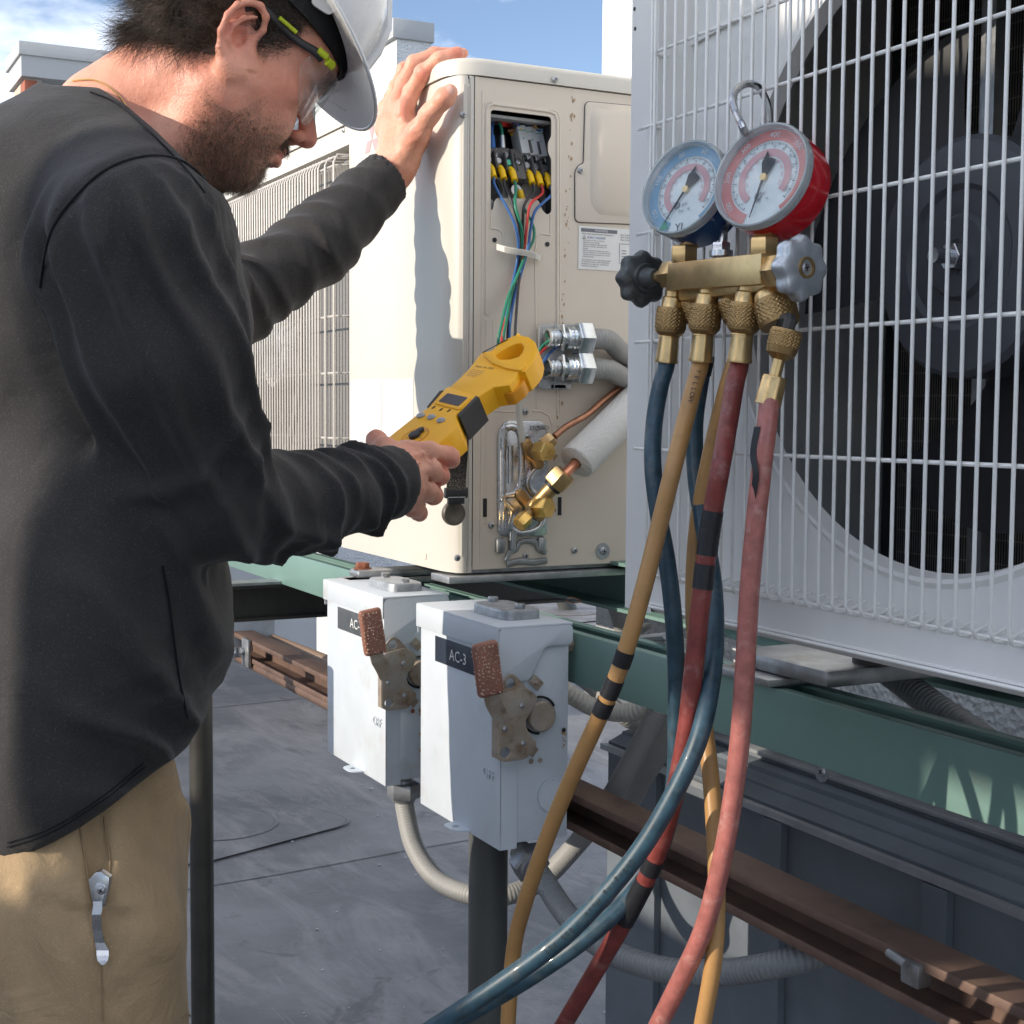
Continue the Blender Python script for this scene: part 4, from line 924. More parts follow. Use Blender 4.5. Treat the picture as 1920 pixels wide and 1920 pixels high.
# embossed valve plate
vp = roundpoly(SP([(948, 788), (1016, 788), (1028, 806), (1028, 1006), (934, 1006), (934, 812)], .004), .012, 5)
b = MB(); b.prism(vp, (0, .0035, 0), bev=.0015)
for path, r_ in (([(944, 990), (944, 822), (952, 802), (966, 802), (976, 816), (978, 860), (976, 905), (966, 925), (940, 930)], .005), ([(957, 835), (957, 905)], .0045), ([(940, 935), (960, 960), (955, 985), (975, 1000), (1010, 990), (1020, 960)], .005), ([(1020, 870), (998, 885), (990, 905), (1000, 925), (1020, 935)], .0055)):
    b.tube(catmull([SA(x, y, .0045) for x, y in path], 4), r_, 10, flat=(Vector((0, 1, 0)), .62))
b.build('valve_plate', M['steel'], tA, 60)
mm('plate', (0.42, 0.43, 0.44), 0.34, metal=.92, var=.25, vscale=35, bump=.35, bscale=70); 
tA.children[-1].data.materials[0] = M['plate']
b = MB()
b.box(SA(932, 1062, -.004), SA(1030, 1007, -.014)); 
for q in ((940, 1023), (1017, 1021)): p = SA(*q, .004); b.box(p + Vector((-.008, -.004, -.011)), p + Vector((.006, .012, .011)), bev=.004)
b.tube(catmull([SA(x, y, .003) for x, y in ((948, 1052), (956, 1036), (968, 1030), (975, 1018), (990, 1014), (1005, 1018), (1012, 1030), (1024, 1036))], 4), .004, 8, flat=(Vector((0, 1, 0)), .6))
b.tube(catmull([SA(x, y, .003) for x, y in ((950, 1058), (975, 1052), (1000, 1054), (1025, 1050))], 4), .005, 8, flat=(Vector((0, 1, 0)), .6))
b.cyl(SA(960, 1030, .003), SA(962, 995, .003), .006, n=12)
b.build('valve_skirt', M['galv'], tA)
for q in ((986, 820), (1013, 872), (980, 927), (1014, 970)): screw(tA, SA(*q, .009), (0, -1, 0), .0055)
T = [text('LIQUID', SA(1012, 802, .0046), RX, UZ, .009, M['galv'], depth=.0004)]; join_mesh('embossed_word', T, tA)
def valve(name, label, ears, body_path, cap, capdir, nut, nutdir):
    t = thing(name, SA(*cap[:2], .03), label, 'valve')
    return t
# upper (liquid) valve
t = thing('brass_valve', SA(1020, 848, .03), 'upper brass service valve with hex cap and thin copper line', 'valve', 'brass service valves')
b = MB(); b.prism(roundpoly(SP([(978, 832), (990, 818), (998, 828), (1022, 868), (1018, 880), (1006, 880), (1000, 866), (986, 858)], .013), .006), (0, .008, 0), bev=.0015)
b.cyl(SA(1000, 848, .010), SA(1012, 842, .040), .011, n=16); b.cyl(SA(1012, 842, .036), SA(1024, 830, .038), .0085, n=14); b.build('body', M['brass_dark'], t)
b = MB(); hexnut(b, SA(1008, 845, .036), (.30, -1, -.05), .0125, .022); b.build('hex_cap', M['brass_bright'], t)
b = MB(); hexnut(b, SA(1020, 834, .040), (SA(1042, 816, .045) - SA(1020, 834, .040)), .0098, .016); b.cyl(SA(1016, 838, .040), SA(1022, 832, .040), .0075, n=12); b.build('flare_nut', M['brass'], t)
# lower (gas) valve
t = thing('brass_valve', SA(1010, 955, .03), 'lower brass service valve with two hex caps below the insulated line', 'valve', 'brass service valves')
b = MB(); b.prism(roundpoly(SP([(968, 922), (978, 915), (990, 924), (1002, 945), (1022, 962), (1024, 972), (1014, 980), (1004, 972), (985, 950), (972, 934)], .013), .006), (0, .008, 0), bev=.0015)
q0, q1 = SA(1000, 952, .042), pa - dv * .038
b.cyl(q0, q1, .0105, n=18); b.cyl(SA(1000, 952, .012), SA(1004, 950, .045), .012, n=16); b.cyl(q0, SA(985, 972, .046), .0078, n=14); b.build('body', M['brass_dark'], t)
dq = (q1 - q0).normalized(); b = MB(); hexnut(b, q1 - dq * .012, dq, .0155, .024); b.build('flare_nut', M['brass'], t)
b = MB(); b.lathe(q1 - dq * .017, dq, [(0, .0135), (.0045, .0135)], 18); b.build('gasket', M['black'], t)
b = MB(); hexnut(b, SA(1006, 950, .044), (.45, -1, -.02), .0135, .022); b.build('hex_cap', M['brass_bright'], t)
b = MB(); hexnut(b, SA(988, 968, .046), SA(970, 986, .05) - SA(988, 968, .046), .0095, .019); b.build('hex_cap', M['brass_bright'], t)
# ================================================================ NEAR CONDENSING UNIT
YL = 1.082; XP = XB + .040; BB0, BT = 1.081, 1.72; YR = .18
tB = thing('condensing_unit', (XB, .7, BB0), 'light grey condensing unit at right whose white grille carries the gauge set', 'air conditioner')
fy = 1.036                                       # fold between side margin and grille
bz0, bz1 = 1.1135, 1.69
b = MB()
def quad(b, *P): b.bm.faces.new([b.bm.verts.new(Vector(p)) for p in P])
xf = XB + .012
quad(b, (xf, YL - .004, BB0), (xf, fy, BB0), (xf, fy, BT), (xf, YL - .004, BT))
quad(b, (xf, YL - .004, BB0), (xf, YL - .004, BT), (xf + .004, YL, BT), (xf + .004, YL, BB0))
quad(b, (xf + .004, YL, BB0), (xf + .004, YL, BT), (xf + .36, YL, BT), (xf + .36, YL, BB0))
quad(b, (xf, fy, bz0), (xf, fy, bz1), (XP, fy - .012, bz1), (XP, fy - .012, bz0))
quad(b, (xf, fy, BB0 + .004), (xf, YR, BB0 + .004), (xf, YR, bz0), (xf, fy, bz0))
quad(b, (xf, fy, BB0 + .004), (xf, YR, BB0 + .004), (xf + .006, YR, BB0), (xf + .006, fy, BB0))
quad(b, (xf, fy, bz0), (xf, YR, bz0), (XP, YR, bz0 + .002), (XP, fy, bz0 + .002))
quad(b, (xf, fy, bz1), (xf, YR, bz1), (xf, YR, BT), (xf, fy, BT)); quad(b, (xf, fy, bz1), (xf, YR, bz1), (XP, YR, bz1), (XP, fy, bz1))
quad(b, (xf, YR, BB0), (xf, YR, BT), (xf + .36, YR, BT), (xf + .36, YR, BB0)); quad(b, (xf + .36, YL, BB0), (xf + .36, YL, BT), (xf + .36, YR, BT), (xf + .36, YR, BB0))
quad(b, (xf, YL, BT), (xf, YR, BT), (xf + .36, YR, BT), (xf + .36, YL, BT)); quad(b, (xf + .006, YL, BB0), (xf + .006, YR, BB0), (xf + .36, YR, BB0), (xf + .36, YL, BB0))
bmesh.ops.remove_doubles(b.bm, verts=b.bm.verts[:], dist=1e-5)
b.build('cabinet', M['grey_paint'], tB, 20).data.shade_flat()
b = MB(); p0 = PX(1236, 500, xf); b.tube([(xf - .0008, fy + .006, bz0), (xf - .0008, fy + .006, bz1)], .0022, 6, flat=(Vector((1, 0, 0)), .6)); b.tube([(xf - .0004, fy + .0, BB0 + .008), (xf - .0004, YR, BB0 + .008)], .0016, 6); b.build('pressed_bead', M['grey_paint'], tB)
for px_, py_ in ((1190, 17), (1191, 54)):
    p = PX(px_, py_, xf); b = MB(); b.lathe(p, (-1, 0, 0), [(0, .0018), (.0003, .0018)], 10); b.build('rivet_hole', M['black'], tB)
# shroud sheet with its bell mouth
by, bz, br = .74, 1.362, .222
hole = [(XP, by + br * math.cos(2 * math.pi * k / 64), bz + br * math.sin(2 * math.pi * k / 64)) for k in range(64)]
b = MB(); b.prism([(XP - .0005, fy - .008, bz0 - .004), (XP - .0005, YR, bz0 - .004), (XP - .0005, YR, bz1 + .004), (XP - .0005, fy - .008, bz1 + .004)], (.002, 0, 0), hole=hole)
b.lathe((XP - .001, by, bz), (1, 0, 0), [(0.001, br + .006), (-.0015, br + .002), (-.001, br - .001), (.012, br - .004)], 72, False)
b.build('fan_shroud', M['grey_paint'], tB, 30)
b = MB(); b.tube([PX(1440, 0, XP - .003), PX(1330, 60, XP - .003), PX(1246, 110, XP - .003)], .003, 6, flat=(Vector((1, 0, 0)), .4)); b.tube([PX(1440, 0, XP - .003) + Vector((0, -.05, .0)), PX(1560, 20, XP - .003) + Vector((0, .02, .06))], .002, 6); b.build('stiffening_rib', M['grey_paint'], tB)
FX = XP + .012
hp = PX(1745, 478, FX)
fan(tB, (FX + .075, hp.y, hp.z), br - .03, .075, 3, mb='black', rot=2.4, hub_d=.02, pitch=.35)
b = MB(); b.lathe((FX + .03, hp.y, hp.z), (-1, 0, 0), [(-.035, .083), (.0, .083), (.004, .079), (.006, .050), (.003, .046), (.003, .030), (.007, .027), (.007, .008)], 48); b.build('hub_cap', M['dark_fan'], tB)
b = MB(); hexnut(b, (FX + .024, hp.y, hp.z), (-1, 0, 0), .0085, .008); b.cyl((FX + .02, hp.y, hp.z), (FX + .002, hp.y, hp.z), .0052, n=14); b.lathe((FX + .0245, hp.y, hp.z), (-1, 0, 0), [(0, .0125), (.0015, .0125)], 20); b.build('hub_bolt', M['steel'], tB)
b = MB(); b.cyl((FX + .03, hp.y, hp.z), (FX + .15, hp.y, hp.z), .055, n=28); b.build('motor', M['black_plastic'], tB)
b = MB(); b.box((FX + .10, hp.y - .06, BB0 + .01), (FX + .112, hp.y - .046, BT)); b.box((FX + .10, hp.y + .046, BB0 + .01), (FX + .112, hp.y + .06, BT)); b.build('motor_bracket', M['galv'], tB)
b = MB(); b.box((XB + .30, YR, BB0), (XB + .305, YL - .005, BT)); b.build('coil_backing', M['interior'], tB)
fins(tB, XB + .298, YR + .02, YL - .03, BB0 + .02, BT - .02, .0030, 'fins')
# grille: vertical wires bent back at the foot
wy0 = PX(1351, 1046, XB).y; wy1 = PX(1895.6, 1046, XB).y; st = (wy0 - wy1) / 20
B = MB(); B.tube([Vector((.030, 0, bz0 + .006)), Vector((.012, 0, bz0 - .0005)), Vector((.004, 0, bz0 + .0005)), Vector((0, 0, bz0 + .006)), Vector((0, 0, 1.4)), Vector((0, 0, bz1 - .006)), Vector((.006, 0, bz1)), Vector((.03, 0, bz1))], .00135, 8, False)
wmeB = B.mesh('grille_wire', 60); wmeB.materials.append(M['wire_white'])
y = wy0 + st * 12
while y > fy - .004: y -= st
while y > YR + .02:
    o = link('grille_wire', wmeB, None, tB); o.location = (XB, y, 0); y -= st
# two close wires by the fold
for dy in (.0045,):
    o = link('grille_wire', wmeB, None, tB); o.location = (XB + .003, fy - dy, 0)
for q in ((1222, 233), (1538, 370), (1209, 640), (1207, 842)):
    z = PX(*q, XB).z; b = MB(); b.tube(catmull([(XB + .040, fy - .001, z - .002), (XB + .012, fy - .0005, z), (XB + .0036, fy - .004, z), (XB + .0030, fy - .02, z), (XB + .0030, .6, z), (XB + .0030, YR + .01, z)], 3), .0015, 8, False); b.build('grille_wire', M['wire_white'], tB)
z2 = PX(1550, 1210, XB + .006).z
for z in (z2 + .0, 1.395 + .001, PX(1240, 90, XB).z):
    if abs(z - 1.396) < .002: continue
    b = MB(); b.tube([(XB + .03, fy - .002, z), (XB + .008, fy - .003, z), (XB + .0035, fy - .008, z), (XB + .0035, YR + .01, z)], .0014, 8, False); b.build('grille_wire', M['wire_white'], tB)
b = MB(); b.tube([(XB + .012, fy - .002, bz0 + .001), (XB + .012, YR, bz0 + .001)], .0014, 6); b.build('grille_wire', M['wire_white'], tB)
# stub pins where the wires are plugged into the sheet
for q in ((1246, 243), (1240, 80)):
    p = PX(*q, XP - .004); b = MB(); b.lathe(p, (-1, 0, 0), [(0, .0035), (.004, .003)], 12); b.build('wire_pin', M['grey_paint'], tB)

# ================================================================ DISCONNECT SWITCHES
def disconnect(label, y1, y2, ztop, zbot, word, shift=0.0):
    """door plane x = .745, near side plane y = y1; y2 the far edge"""
    X0, X1 = .745, .835
    t = thing('disconnect_switch', (X0, y1, zbot), label, 'switch box', 'grey AC disconnect switches')
    b = MB(); b.box((X0 + .010, y1 + .0015, zbot), (X1, y2 - .0015, ztop - .006), bev=.0012); b.build('enclosure', M['box_paint'], t)
    # door: front sheet with side returns
    b = MB(); b.box((X0, y1, zbot - .006), (X0 + .022, y1 + .0014, ztop - .028)); b.box((X0, y2 - .0014, zbot - .006), (X0 + .022, y2, ztop - .028))
    b.box((X0 - .0004, y1, zbot - .006), (X0 + .0012, y2, ztop - .028), bev=.0005); b.build('door', M['box_paint'], t)
    # rain hood: top sheet with rolled front lip and side lips
    b = MB(); b.box((X0 - .006, y1 - .003, ztop - .004), (X1 + .003, y2 + .003, ztop), bev=.0014)
    b.box((X0 - .006, y1 - .003, ztop - .030), (X0 - .0042, y2 + .003, ztop - .002), bev=.0006)
    P = [(X0 - .004, y1 - .003, ztop - .003), (X1 + .003, y1 - .003, ztop - .003), (X1 + .003, y1 - .003, ztop - .026), (X0 + .056, y1 - .003, ztop - .026), (X0 + .036, y1 - .003, ztop - .064), (X0 + .002, y1 - .003, ztop - .068), (X0 - .004, y1 - .003, ztop - .062)]
    b.prism(roundpoly(P, .006, 3), (0, .0013, 0), bev=.0004)
    P = [(X0 - .004, y2 + .0017, ztop - .003), (X1 + .003, y2 + .0017, ztop - .003), (X1 + .003, y2 + .0017, ztop - .026), (X0 + .02, y2 + .0017, ztop - .026), (X0 - .004, y2 + .0017, ztop - .040)]
    b.prism(roundpoly(P, .004, 3), (0, .0013, 0)); 
    b.build('rain_hood', M['box_paint'], t)
    # hub plate on top with its two hex screws
    xm, ym = (X0 + X1) / 2 + .004, (y1 + y2) / 2 - .03
    b = MB(); pl = roundpoly([(xm - .020, ym - .048, ztop), (xm + .020, ym - .048, ztop), (xm + .026, ym - .036, ztop), (xm + .026, ym + .036, ztop), (xm + .020, ym + .048, ztop), (xm - .020, ym + .048, ztop), (xm - .026, ym + .036, ztop), (xm - .026, ym - .036, ztop)], .012, 4)
    b.prism([p + Vector((0, 0, .012)) for p in map(Vector, pl)], (0, 0, -.0118), bev=.0035); b.build('hub_plate', M['cast_zinc'], t)
    for s in (-1, 1):
        b = MB(); hexnut(b, (xm - s * .0, ym + s * .036, ztop + .012), (0, 0, 1), .0055, .006); b.lathe((xm, ym + s * .036, ztop + .0118), (0, 0, 1), [(0, .0068), (.0012, .0068)], 14); b.build('hex_screw', M['brass_dark'] if False else M['galv'], t)
    # label with its engraved word
    ly0, ly1 = y2 - .046, y1 + .050
    lp = [(X0 - .0012, ly0, ztop - .036), (X0 - .0012, ly1, ztop - .036), (X0 - .0012, ly1, ztop - .068), (X0 - .0012, ly0, ztop - .068)]
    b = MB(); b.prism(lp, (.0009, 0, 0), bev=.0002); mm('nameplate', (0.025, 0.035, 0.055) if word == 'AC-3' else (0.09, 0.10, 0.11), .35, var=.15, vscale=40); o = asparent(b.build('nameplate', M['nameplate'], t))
    T = [text(word, (X0 - .0014, (ly0 + ly1) / 2 - (.010 if word == 'AC-1' else .003), ztop - .0535), (0, -1, 0), (0, 0, 1), .0195, M['ink_white'], sx=1.15)]; join_mesh('engraved_word', T, o)
    # embossed ON / OFF on the door
    for wd, yy, zz in (('ON', y1 + .018, ztop - .082), ('OFF', y1 + .028, zbot + .078)):
        T = [text(wd, (X0 - .0006, yy, zz), (0, -1, 0), (0, 0, 1), .018, M['box_paint'], depth=.0006, off=.0008)]; join_mesh('embossed_word', T, t)
    # hasp at the foot of the door, hinge lug near the top
    b = MB(); b.prism(roundpoly([(X0 - .020, y1 + .085, zbot - .004), (X0 + .010, y1 + .075, zbot - .004), (X0 + .010, y1 + .125, zbot - .004), (X0 - .020, y1 + .118, zbot - .004)], .010, 4), (0, 0, .0016), hole=circ((X0 - .008, y1 + .102, zbot - .004), (1, 0, 0), (0, 1, 0), .005, 12)); b.build('hasp', M['box_paint'], t)
    b = MB(); b.box((X0 + .004, y2 - .001, ztop - .066), (X0 + .018, y2 + .006, ztop - .034), bev=.003); b.build('hinge_lug', M['box_paint'], t)
    # operating mechanism on the near side
    ys = y1 - .0008
    sh_ = [.0115]; q = lambda x, z, d=0: Vector((X0 + x - sh_[0], ys - d, z))
    zc = (ztop + zbot) / 2 + .016
    pl = [q(.003, zc + .037, .016), q(.034, zc + .043, .016), q(.052, zc + .030, .016), q(.046, zc + .018, .016), q(.034, zc + .003, .016), q(.040, zc - .013, .016), q(.052, zc - .023, .016), q(.038, zc - .041, .016), q(.008, zc - .042, .016), q(-.002, zc - .037, .016), q(-.002, zc + .030, .016)]
    b = MB(); b.prism(roundpoly(pl, .006, 3), (0, .0022, 0), hole=circ(q(.0095, zc - .031, .016), (1, 0, 0), (0, 0, 1), .0062, 14), bev=.0006)
    b.prism(roundpoly([q(.004, zc + .034, .013), q(.003, zc + .046, .013), q(.017, zc + .062, .013), q(.032, zc + .048, .013), q(.040, zc + .036, .013)], .009, 4), (0, .002, 0), hole=circ(q(.017, zc + .048, .013), (1, 0, 0), (0, 0, 1), .006, 14), bev=.0004)
    b.box(q(.000, zc - .038, .014), q(.003, zc + .032, -.0005)); b.build('switch_plate', M['rust_plate'], t)
    b = MB()
    for x, z in ((.030, .022), (.008, -.003), (.032, -.022)): b.lathe(q(x, zc + z, .016), (0, -1, 0), [(0, .0034), (.0018, .0030), (.0024, .0015)], 12)
    b.build('rivet', M['screw'], t)
    for sx_, sz_ in ((.056, .044), (.050, -.034)):
        b = MB(); cc = q(sx_, zc + sz_, .003); r_ = Matrix.Translation(cc) @ Matrix.Rotation(.75, 4, 'Y'); b.box((-.008, 0, -.006), (.008, .002, .006), r_, bev=.0006); b.lathe(cc, (0, -1, 0), [(0, .003), (.0014, .002)], 10); b.build('mounting_tab', M['rust_plate'], t)
    b = MB(); cc = q(.062, zc + .004, .002); b.lathe(cc, (0, -1, 0), [(0, .0185), (.003, .0185), (.006, .0165), (.0065, .008), (.0055, .004)], 28); b.build('pivot_cap', M['rust_plate'], t)
    b = MB(); b.tube(circ(q(.061, zc + .005, .001), (1, 0, 0), (0, 0, 1), .0215, 28)[2:22], .0016, 6); b.build('spring_seal', M['black'], t)
    # lever and dipped grip
    la = [q(.006, zc + .004, .0165), q(.000, zc + .016, .018), q(-.008, zc + .028, .021), q(-.012, zc + .042, .022)]
    b = MB()
    wv = Vector((1, 0, .35)).normalized() * .0095
    for k in range(3):
        a_, c_ = la[k], la[k + 1]
        b.prism([a_ - wv, a_ + wv, c_ + wv, c_ - wv], (0, .003, 0))
    b.build('lever', M['rust_plate'], t)
    ga, gb = q(-.0125, zc + .038, .022), q(-.0225, zc + .100, .024)
    gd = (gb - ga).normalized(); gs = Vector((1, 0, 0)); gs = (gs - gd * gs.dot(gd)).normalized(); gn = gd.cross(gs).normalized()
    Mx = Matrix(((gs.x, gn.x, gd.x, ga.x), (gs.y, gn.y, gd.y, ga.y), (gs.z, gn.z, gd.z, ga.z), (0, 0, 0, 1))); Lg = (gb - ga).length
    b = MB(); b.box((-.0158, -.0055, 0), (.0158, .0055, Lg), Mx, bev=.0048, seg=4); o = asparent(b.build('grip', M['grip'], t))
    bd = MB(); r2 = random.Random(5)
    for i in range(15):
        for j in range(7):
            x = -.0125 + j * .0042 + r2.uniform(-.0019, .0019); z = .004 + i * (Lg - .008) / 14 + r2.uniform(-.002, .002)
            for s in (-1, 1): 
                c = Mx @ Vector((x, s * .0054, z)); rr = r2.uniform(.0004, .0014)
                rs = bmesh.ops.create_icosphere(bd.bm, subdivisions=1, radius=rr)
                for v in rs['verts']: v.co = v.co + c
    stuff(bd.build('grip_beads', M['grip_bead'], o))
    sh_[0] = 0.0
    # lower side: knockout ring and small holes
    b = MB(); kc = q(.070 if word == 'AC-3' else .074, zbot + .052, .0); b.lathe(kc + Vector((0, .001, 0)), (0, -1, 0), [(0, .0205), (.0016, .0205), (.0016, .0185), (.0006, .0180)], 30); b.build('knockout', M['box_paint'], t)
    for x, z in ((.040, .095), (.052, .095)):
        b = MB(); b.lathe(q(x, zbot + z, 0), (0, -1, 0), [(0, .0030), (.0008, .0026)], 12); b.build('rust_hole', M['rust_plate'] if word == 'AC-3' else M['rust_red'], t)
    b = MB(); rr = random.Random(9 + len(label))
    if word != 'AC-3':
        for k in range(16):
            p = q(.052 + rr.gauss(0, .003), zbot + .095 + rr.gauss(0, .003), .0007); s = rr.uniform(.0008, .0026); b.prism([p + Vector((s * math.cos(6.283 * i / 7) * rr.uniform(.6, 1.2), 0, s * math.sin(6.283 * i / 7) * rr.uniform(.6, 1.2))) for i in range(7)], (0, .0004, 0))
        for k in range(46):
            p = q(.062 + rr.gauss(0, .007), zbot + .05 + rr.gauss(0, .020), .0005); s = rr.uniform(.0005, .0018); b.prism([p + Vector((s * math.cos(6.283 * i / 7) * rr.uniform(.6, 1.2), 0, s * 1.5 * math.sin(6.283 * i / 7) * rr.uniform(.6, 1.2))) for i in range(7)], (0, .0003, 0))
    else:
        for k in range(12):
            p = q(.083 + rr.gauss(0, .0012), ztop - .130 - rr.random() ** 2 * .022, .0007); s = rr.uniform(.0006, .0015); b.prism([p + Vector((s * math.cos(6.283 * i / 7) * rr.uniform(.6, 1.2), 0, s * 1.6 * math.sin(6.283 * i / 7) * rr.uniform(.6, 1.2))) for i in range(7)], (0, .0004, 0))
    b.build('rust_stain', M['stain'], t)
    if word == 'AC-3':
        b = MB(); b.lathe(q(.083, ztop - .128, 0), (0, -1, 0), [(0, .0028), (.0010, .0024)], 12); b.build('rust_hole', M['black'], t)
        b = MB(); hexnut(b, (X1 + .002, y1 + .02, ztop - .030), (1, 0, 0), .008, .012); b.build('mounting_bolt', M['rust_plate'], t)
    return t
disconnect('front AC-3 disconnect switch with dark nameplate and rusty red grip handle', 1.472, 1.700, 1.006, .750, 'AC-3')
disconnect('rear disconnect switch in sun, half hidden, nameplate mostly behind its red grip', 1.820, 2.050, 1.000, .744, 'AC-1')
# conduits from the boxes
def fitting(p, ax, label):
    t = thing('conduit_connector', p, label, 'conduit connector', 'zinc connectors under the disconnect switches'); ax = Vector(ax).normalized()
    b = MB(); b.lathe(p - ax * .014, ax, [(0, .0135), (.003, .0125), (.006, .0135), (.009, .0125), (.012, .0135), (.016, .013)], 20); b.build('thread', M['galv'], t)
    b = MB(); hexnut(b, p, ax, .0205, .021); b.lathe(p + ax * .021, ax, [(0, .018), (.005, .0165)], 20); b.build('hex_nut', M['galv'], t)
    return p + ax * .024
f1 = PX(757, 1480, .79); e = fitting(Vector((.79, f1.y, .728)), (0, 0, -1), 'zinc conduit connector under the rear disconnect switch')
t = thing('grey_conduit', e, 'pale grey flexible conduit looping from the rear switch across the post', 'conduit')
tube_len('conduit', catmull([e + Vector((0, 0, .004)), PX(762, 1530, .79), PX(778, 1590, .79), PX(818, 1648, .80), (PX(880, 1677, .82)), PX(950, 1678, .86), PX(1015, 1650, .91), PX(1075, 1590, .94), PX(1130, 1520, .95), PX(1180, 1435, .955), PX(1225, 1350, .96), PX(1250, 1275, .97), PX(1262, 1200, .99)], 8), .0135, M['rib_grey'], t, n=18)
t = thing('grey_conduit', PX(1240, 1330, 1.0), 'pale ribbed conduit rising behind the hoses beside another', 'conduit')
tube_len('conduit', catmull([PX(1150, 1560, 1.02), PX(1200, 1470, 1.02), PX(1245, 1390, 1.02), PX(1270, 1300, 1.03), PX(1282, 1200, 1.05)], 8), .0135, M['rib_grey'], t, n=18)
t = thing('pale_conduit', PX(1150, 1325, 1.0), 'cream conduit sagging under the beam right of the AC-3 switch', 'conduit')
tube_len('conduit', catmull([PX(1030, 1270, .93), PX(1062, 1297, .95), PX(1110, 1325, .98), PX(1160, 1336, 1.0), PX(1205, 1328, 1.02), PX(1235, 1290, 1.04), PX(1250, 1250, 1.05)], 8), .0125, M['rib_pale'], t, n=18)
t = thing('pale_conduit', PX(1120, 1290, 1.1), 'short grey conduit crossing behind the cream one', 'conduit')
tube_len('conduit', catmull([PX(1080, 1265, 1.08), PX(1115, 1290, 1.08), PX(1150, 1325, 1.08), PX(1180, 1350, 1.1), PX(1215, 1365, 1.15)], 6), .0125, M['rib_grey'], t, n=16)
f2 = PX(975, 1596, .80); ax2 = (PX(1010, 1640, .80) - PX(982, 1605, .80)).normalized(); e = fitting(PX(985, 1607, .80), ax2, 'angled zinc conduit connector under the AC-3 disconnect switch')
t = thing('grey_conduit', e, 'blue grey flexible conduit sweeping right below the rusty strut', 'conduit')
tube_len('conduit', catmull([e - ax2 * .004, e + ax2 * .02, PX(1060, 1712, .79), PX(1110, 1762, .79), PX(1180, 1800, .80), PX(1270, 1822, .82), PX(1370, 1822, .85), PX(1450, 1810, .87), PX(1530, 1792, .91), PX(1590, 1770, 1.0), PX(1640, 1735, 1.24)], 8), .0135, M['rib_dark'], t, n=18)
t = thing('grey_conduit', PX(1720, 1310, 1.0), 'dark grey conduit slanting behind the beam below the near unit', 'conduit')
tube_len('conduit', catmull([PX(1620, 1225, 1.0), PX(1680, 1270, 1.0), PX(1760, 1330, 1.0), PX(1840, 1385, 1.0), PX(1900, 1430, 1.0)], 6), .0145, M['rib_dark'], t, n=16)
for (x, y, xx) in ((1062, 1128, 1.2),):
    t = thing('tie_wire', PX(1075, 1127, 1.05), 'small copper tie wire under the rear green beam', 'wire')
    b = MB(); b.tube(catmull([PX(1064, 1122, 1.08), PX(1075, 1120, 1.07), PX(1090, 1127, 1.06), (PX(1075, 1130, 1.07)), PX(1062, 1127, 1.08)], 5), .0013, 6); b.build('wire', M['copper_bright'], t)

# ================================================================ GAUGE SET hung on the near grille
XM = .612
tM = thing('gauge_manifold', PX(1340, 500, XM), 'brass refrigerant manifold with blue and red gauges hooked on the near grille', 'gauge set')
def XMp(px, py, x=XM): return PX(px, py, x)
# manifold body: rectangular front bar with chamfered upper and lower faces, round bulge at the back right
c = [XMp(1252, 492), XMp(1427, 473), XMp(1425, 533), XMp(1247, 546)]
YV = Vector((0, 1, 0)); UV = Vector((0, 0, 1))
b = MB(); fr = [XMp(1252, 493, XM - .004), XMp(1427, 474, XM - .004), XMp(1425, 533, XM - .004), XMp(1247, 545, XM - .004)]
b.prism(fr, (.021, 0, 0), bev=.0012)
y_a, y_b = fr[0].y, fr[1].y; zc_ = sum(p.z for p in fr) / 4
b.box((XM + .003, y_b + .002, zc_ - .017), (XM + .022, y_a - .002, zc_ - .004), bev=.004)
b.build('manifold_body', M['brass'], tM)
knurl = mat('knurled_brass', (0.36, 0.23, 0.10), .4, metal=.9, var=.2, vscale=50); M['knurl'] = knurl
nk = knurl.node_tree; vk = nk.nodes.new('ShaderNodeTexChecker'); vk.inputs['Scale'].default_value = 1.0
# knurling relief is real geometry: two crossed sets of grooves modulated on a fine lathe
def knurled(b, org, axis, r, h, n=72, nh=26, amp=.00045, cuts=26):
    ax = Vector(axis).normalized(); u, v = frame_of(ax); rings = []
    for i in range(nh + 1):
        t = i / nh; ring = []
        env = min(1, 6 * t, 6 * (1 - t))
        for k in range(n):
            a = 2 * math.pi * k / n
            g = abs(math.sin(cuts / 2 * a + t * h / r * cuts / 2)) * abs(math.sin(cuts / 2 * a - t * h / r * cuts / 2))
            q = r - (1 - env) * r * .05 + amp * (2 * g - 1) * env
            ring.append(b.bm.verts.new(Vector(org) + ax * (h * t) + (u * math.cos(a) + v * math.sin(a)) * q))
        rings.append(ring)
    for A, B_ in zip(rings, rings[1:]):
        for k in range(n): f = b.bm.faces.new((A[k], A[(k + 1) % n], B_[(k + 1) % n], B_[k])); f.material_index = b.mi
    b.bm.faces.new(rings[0][::-1]); b.bm.faces.new(rings[-1])
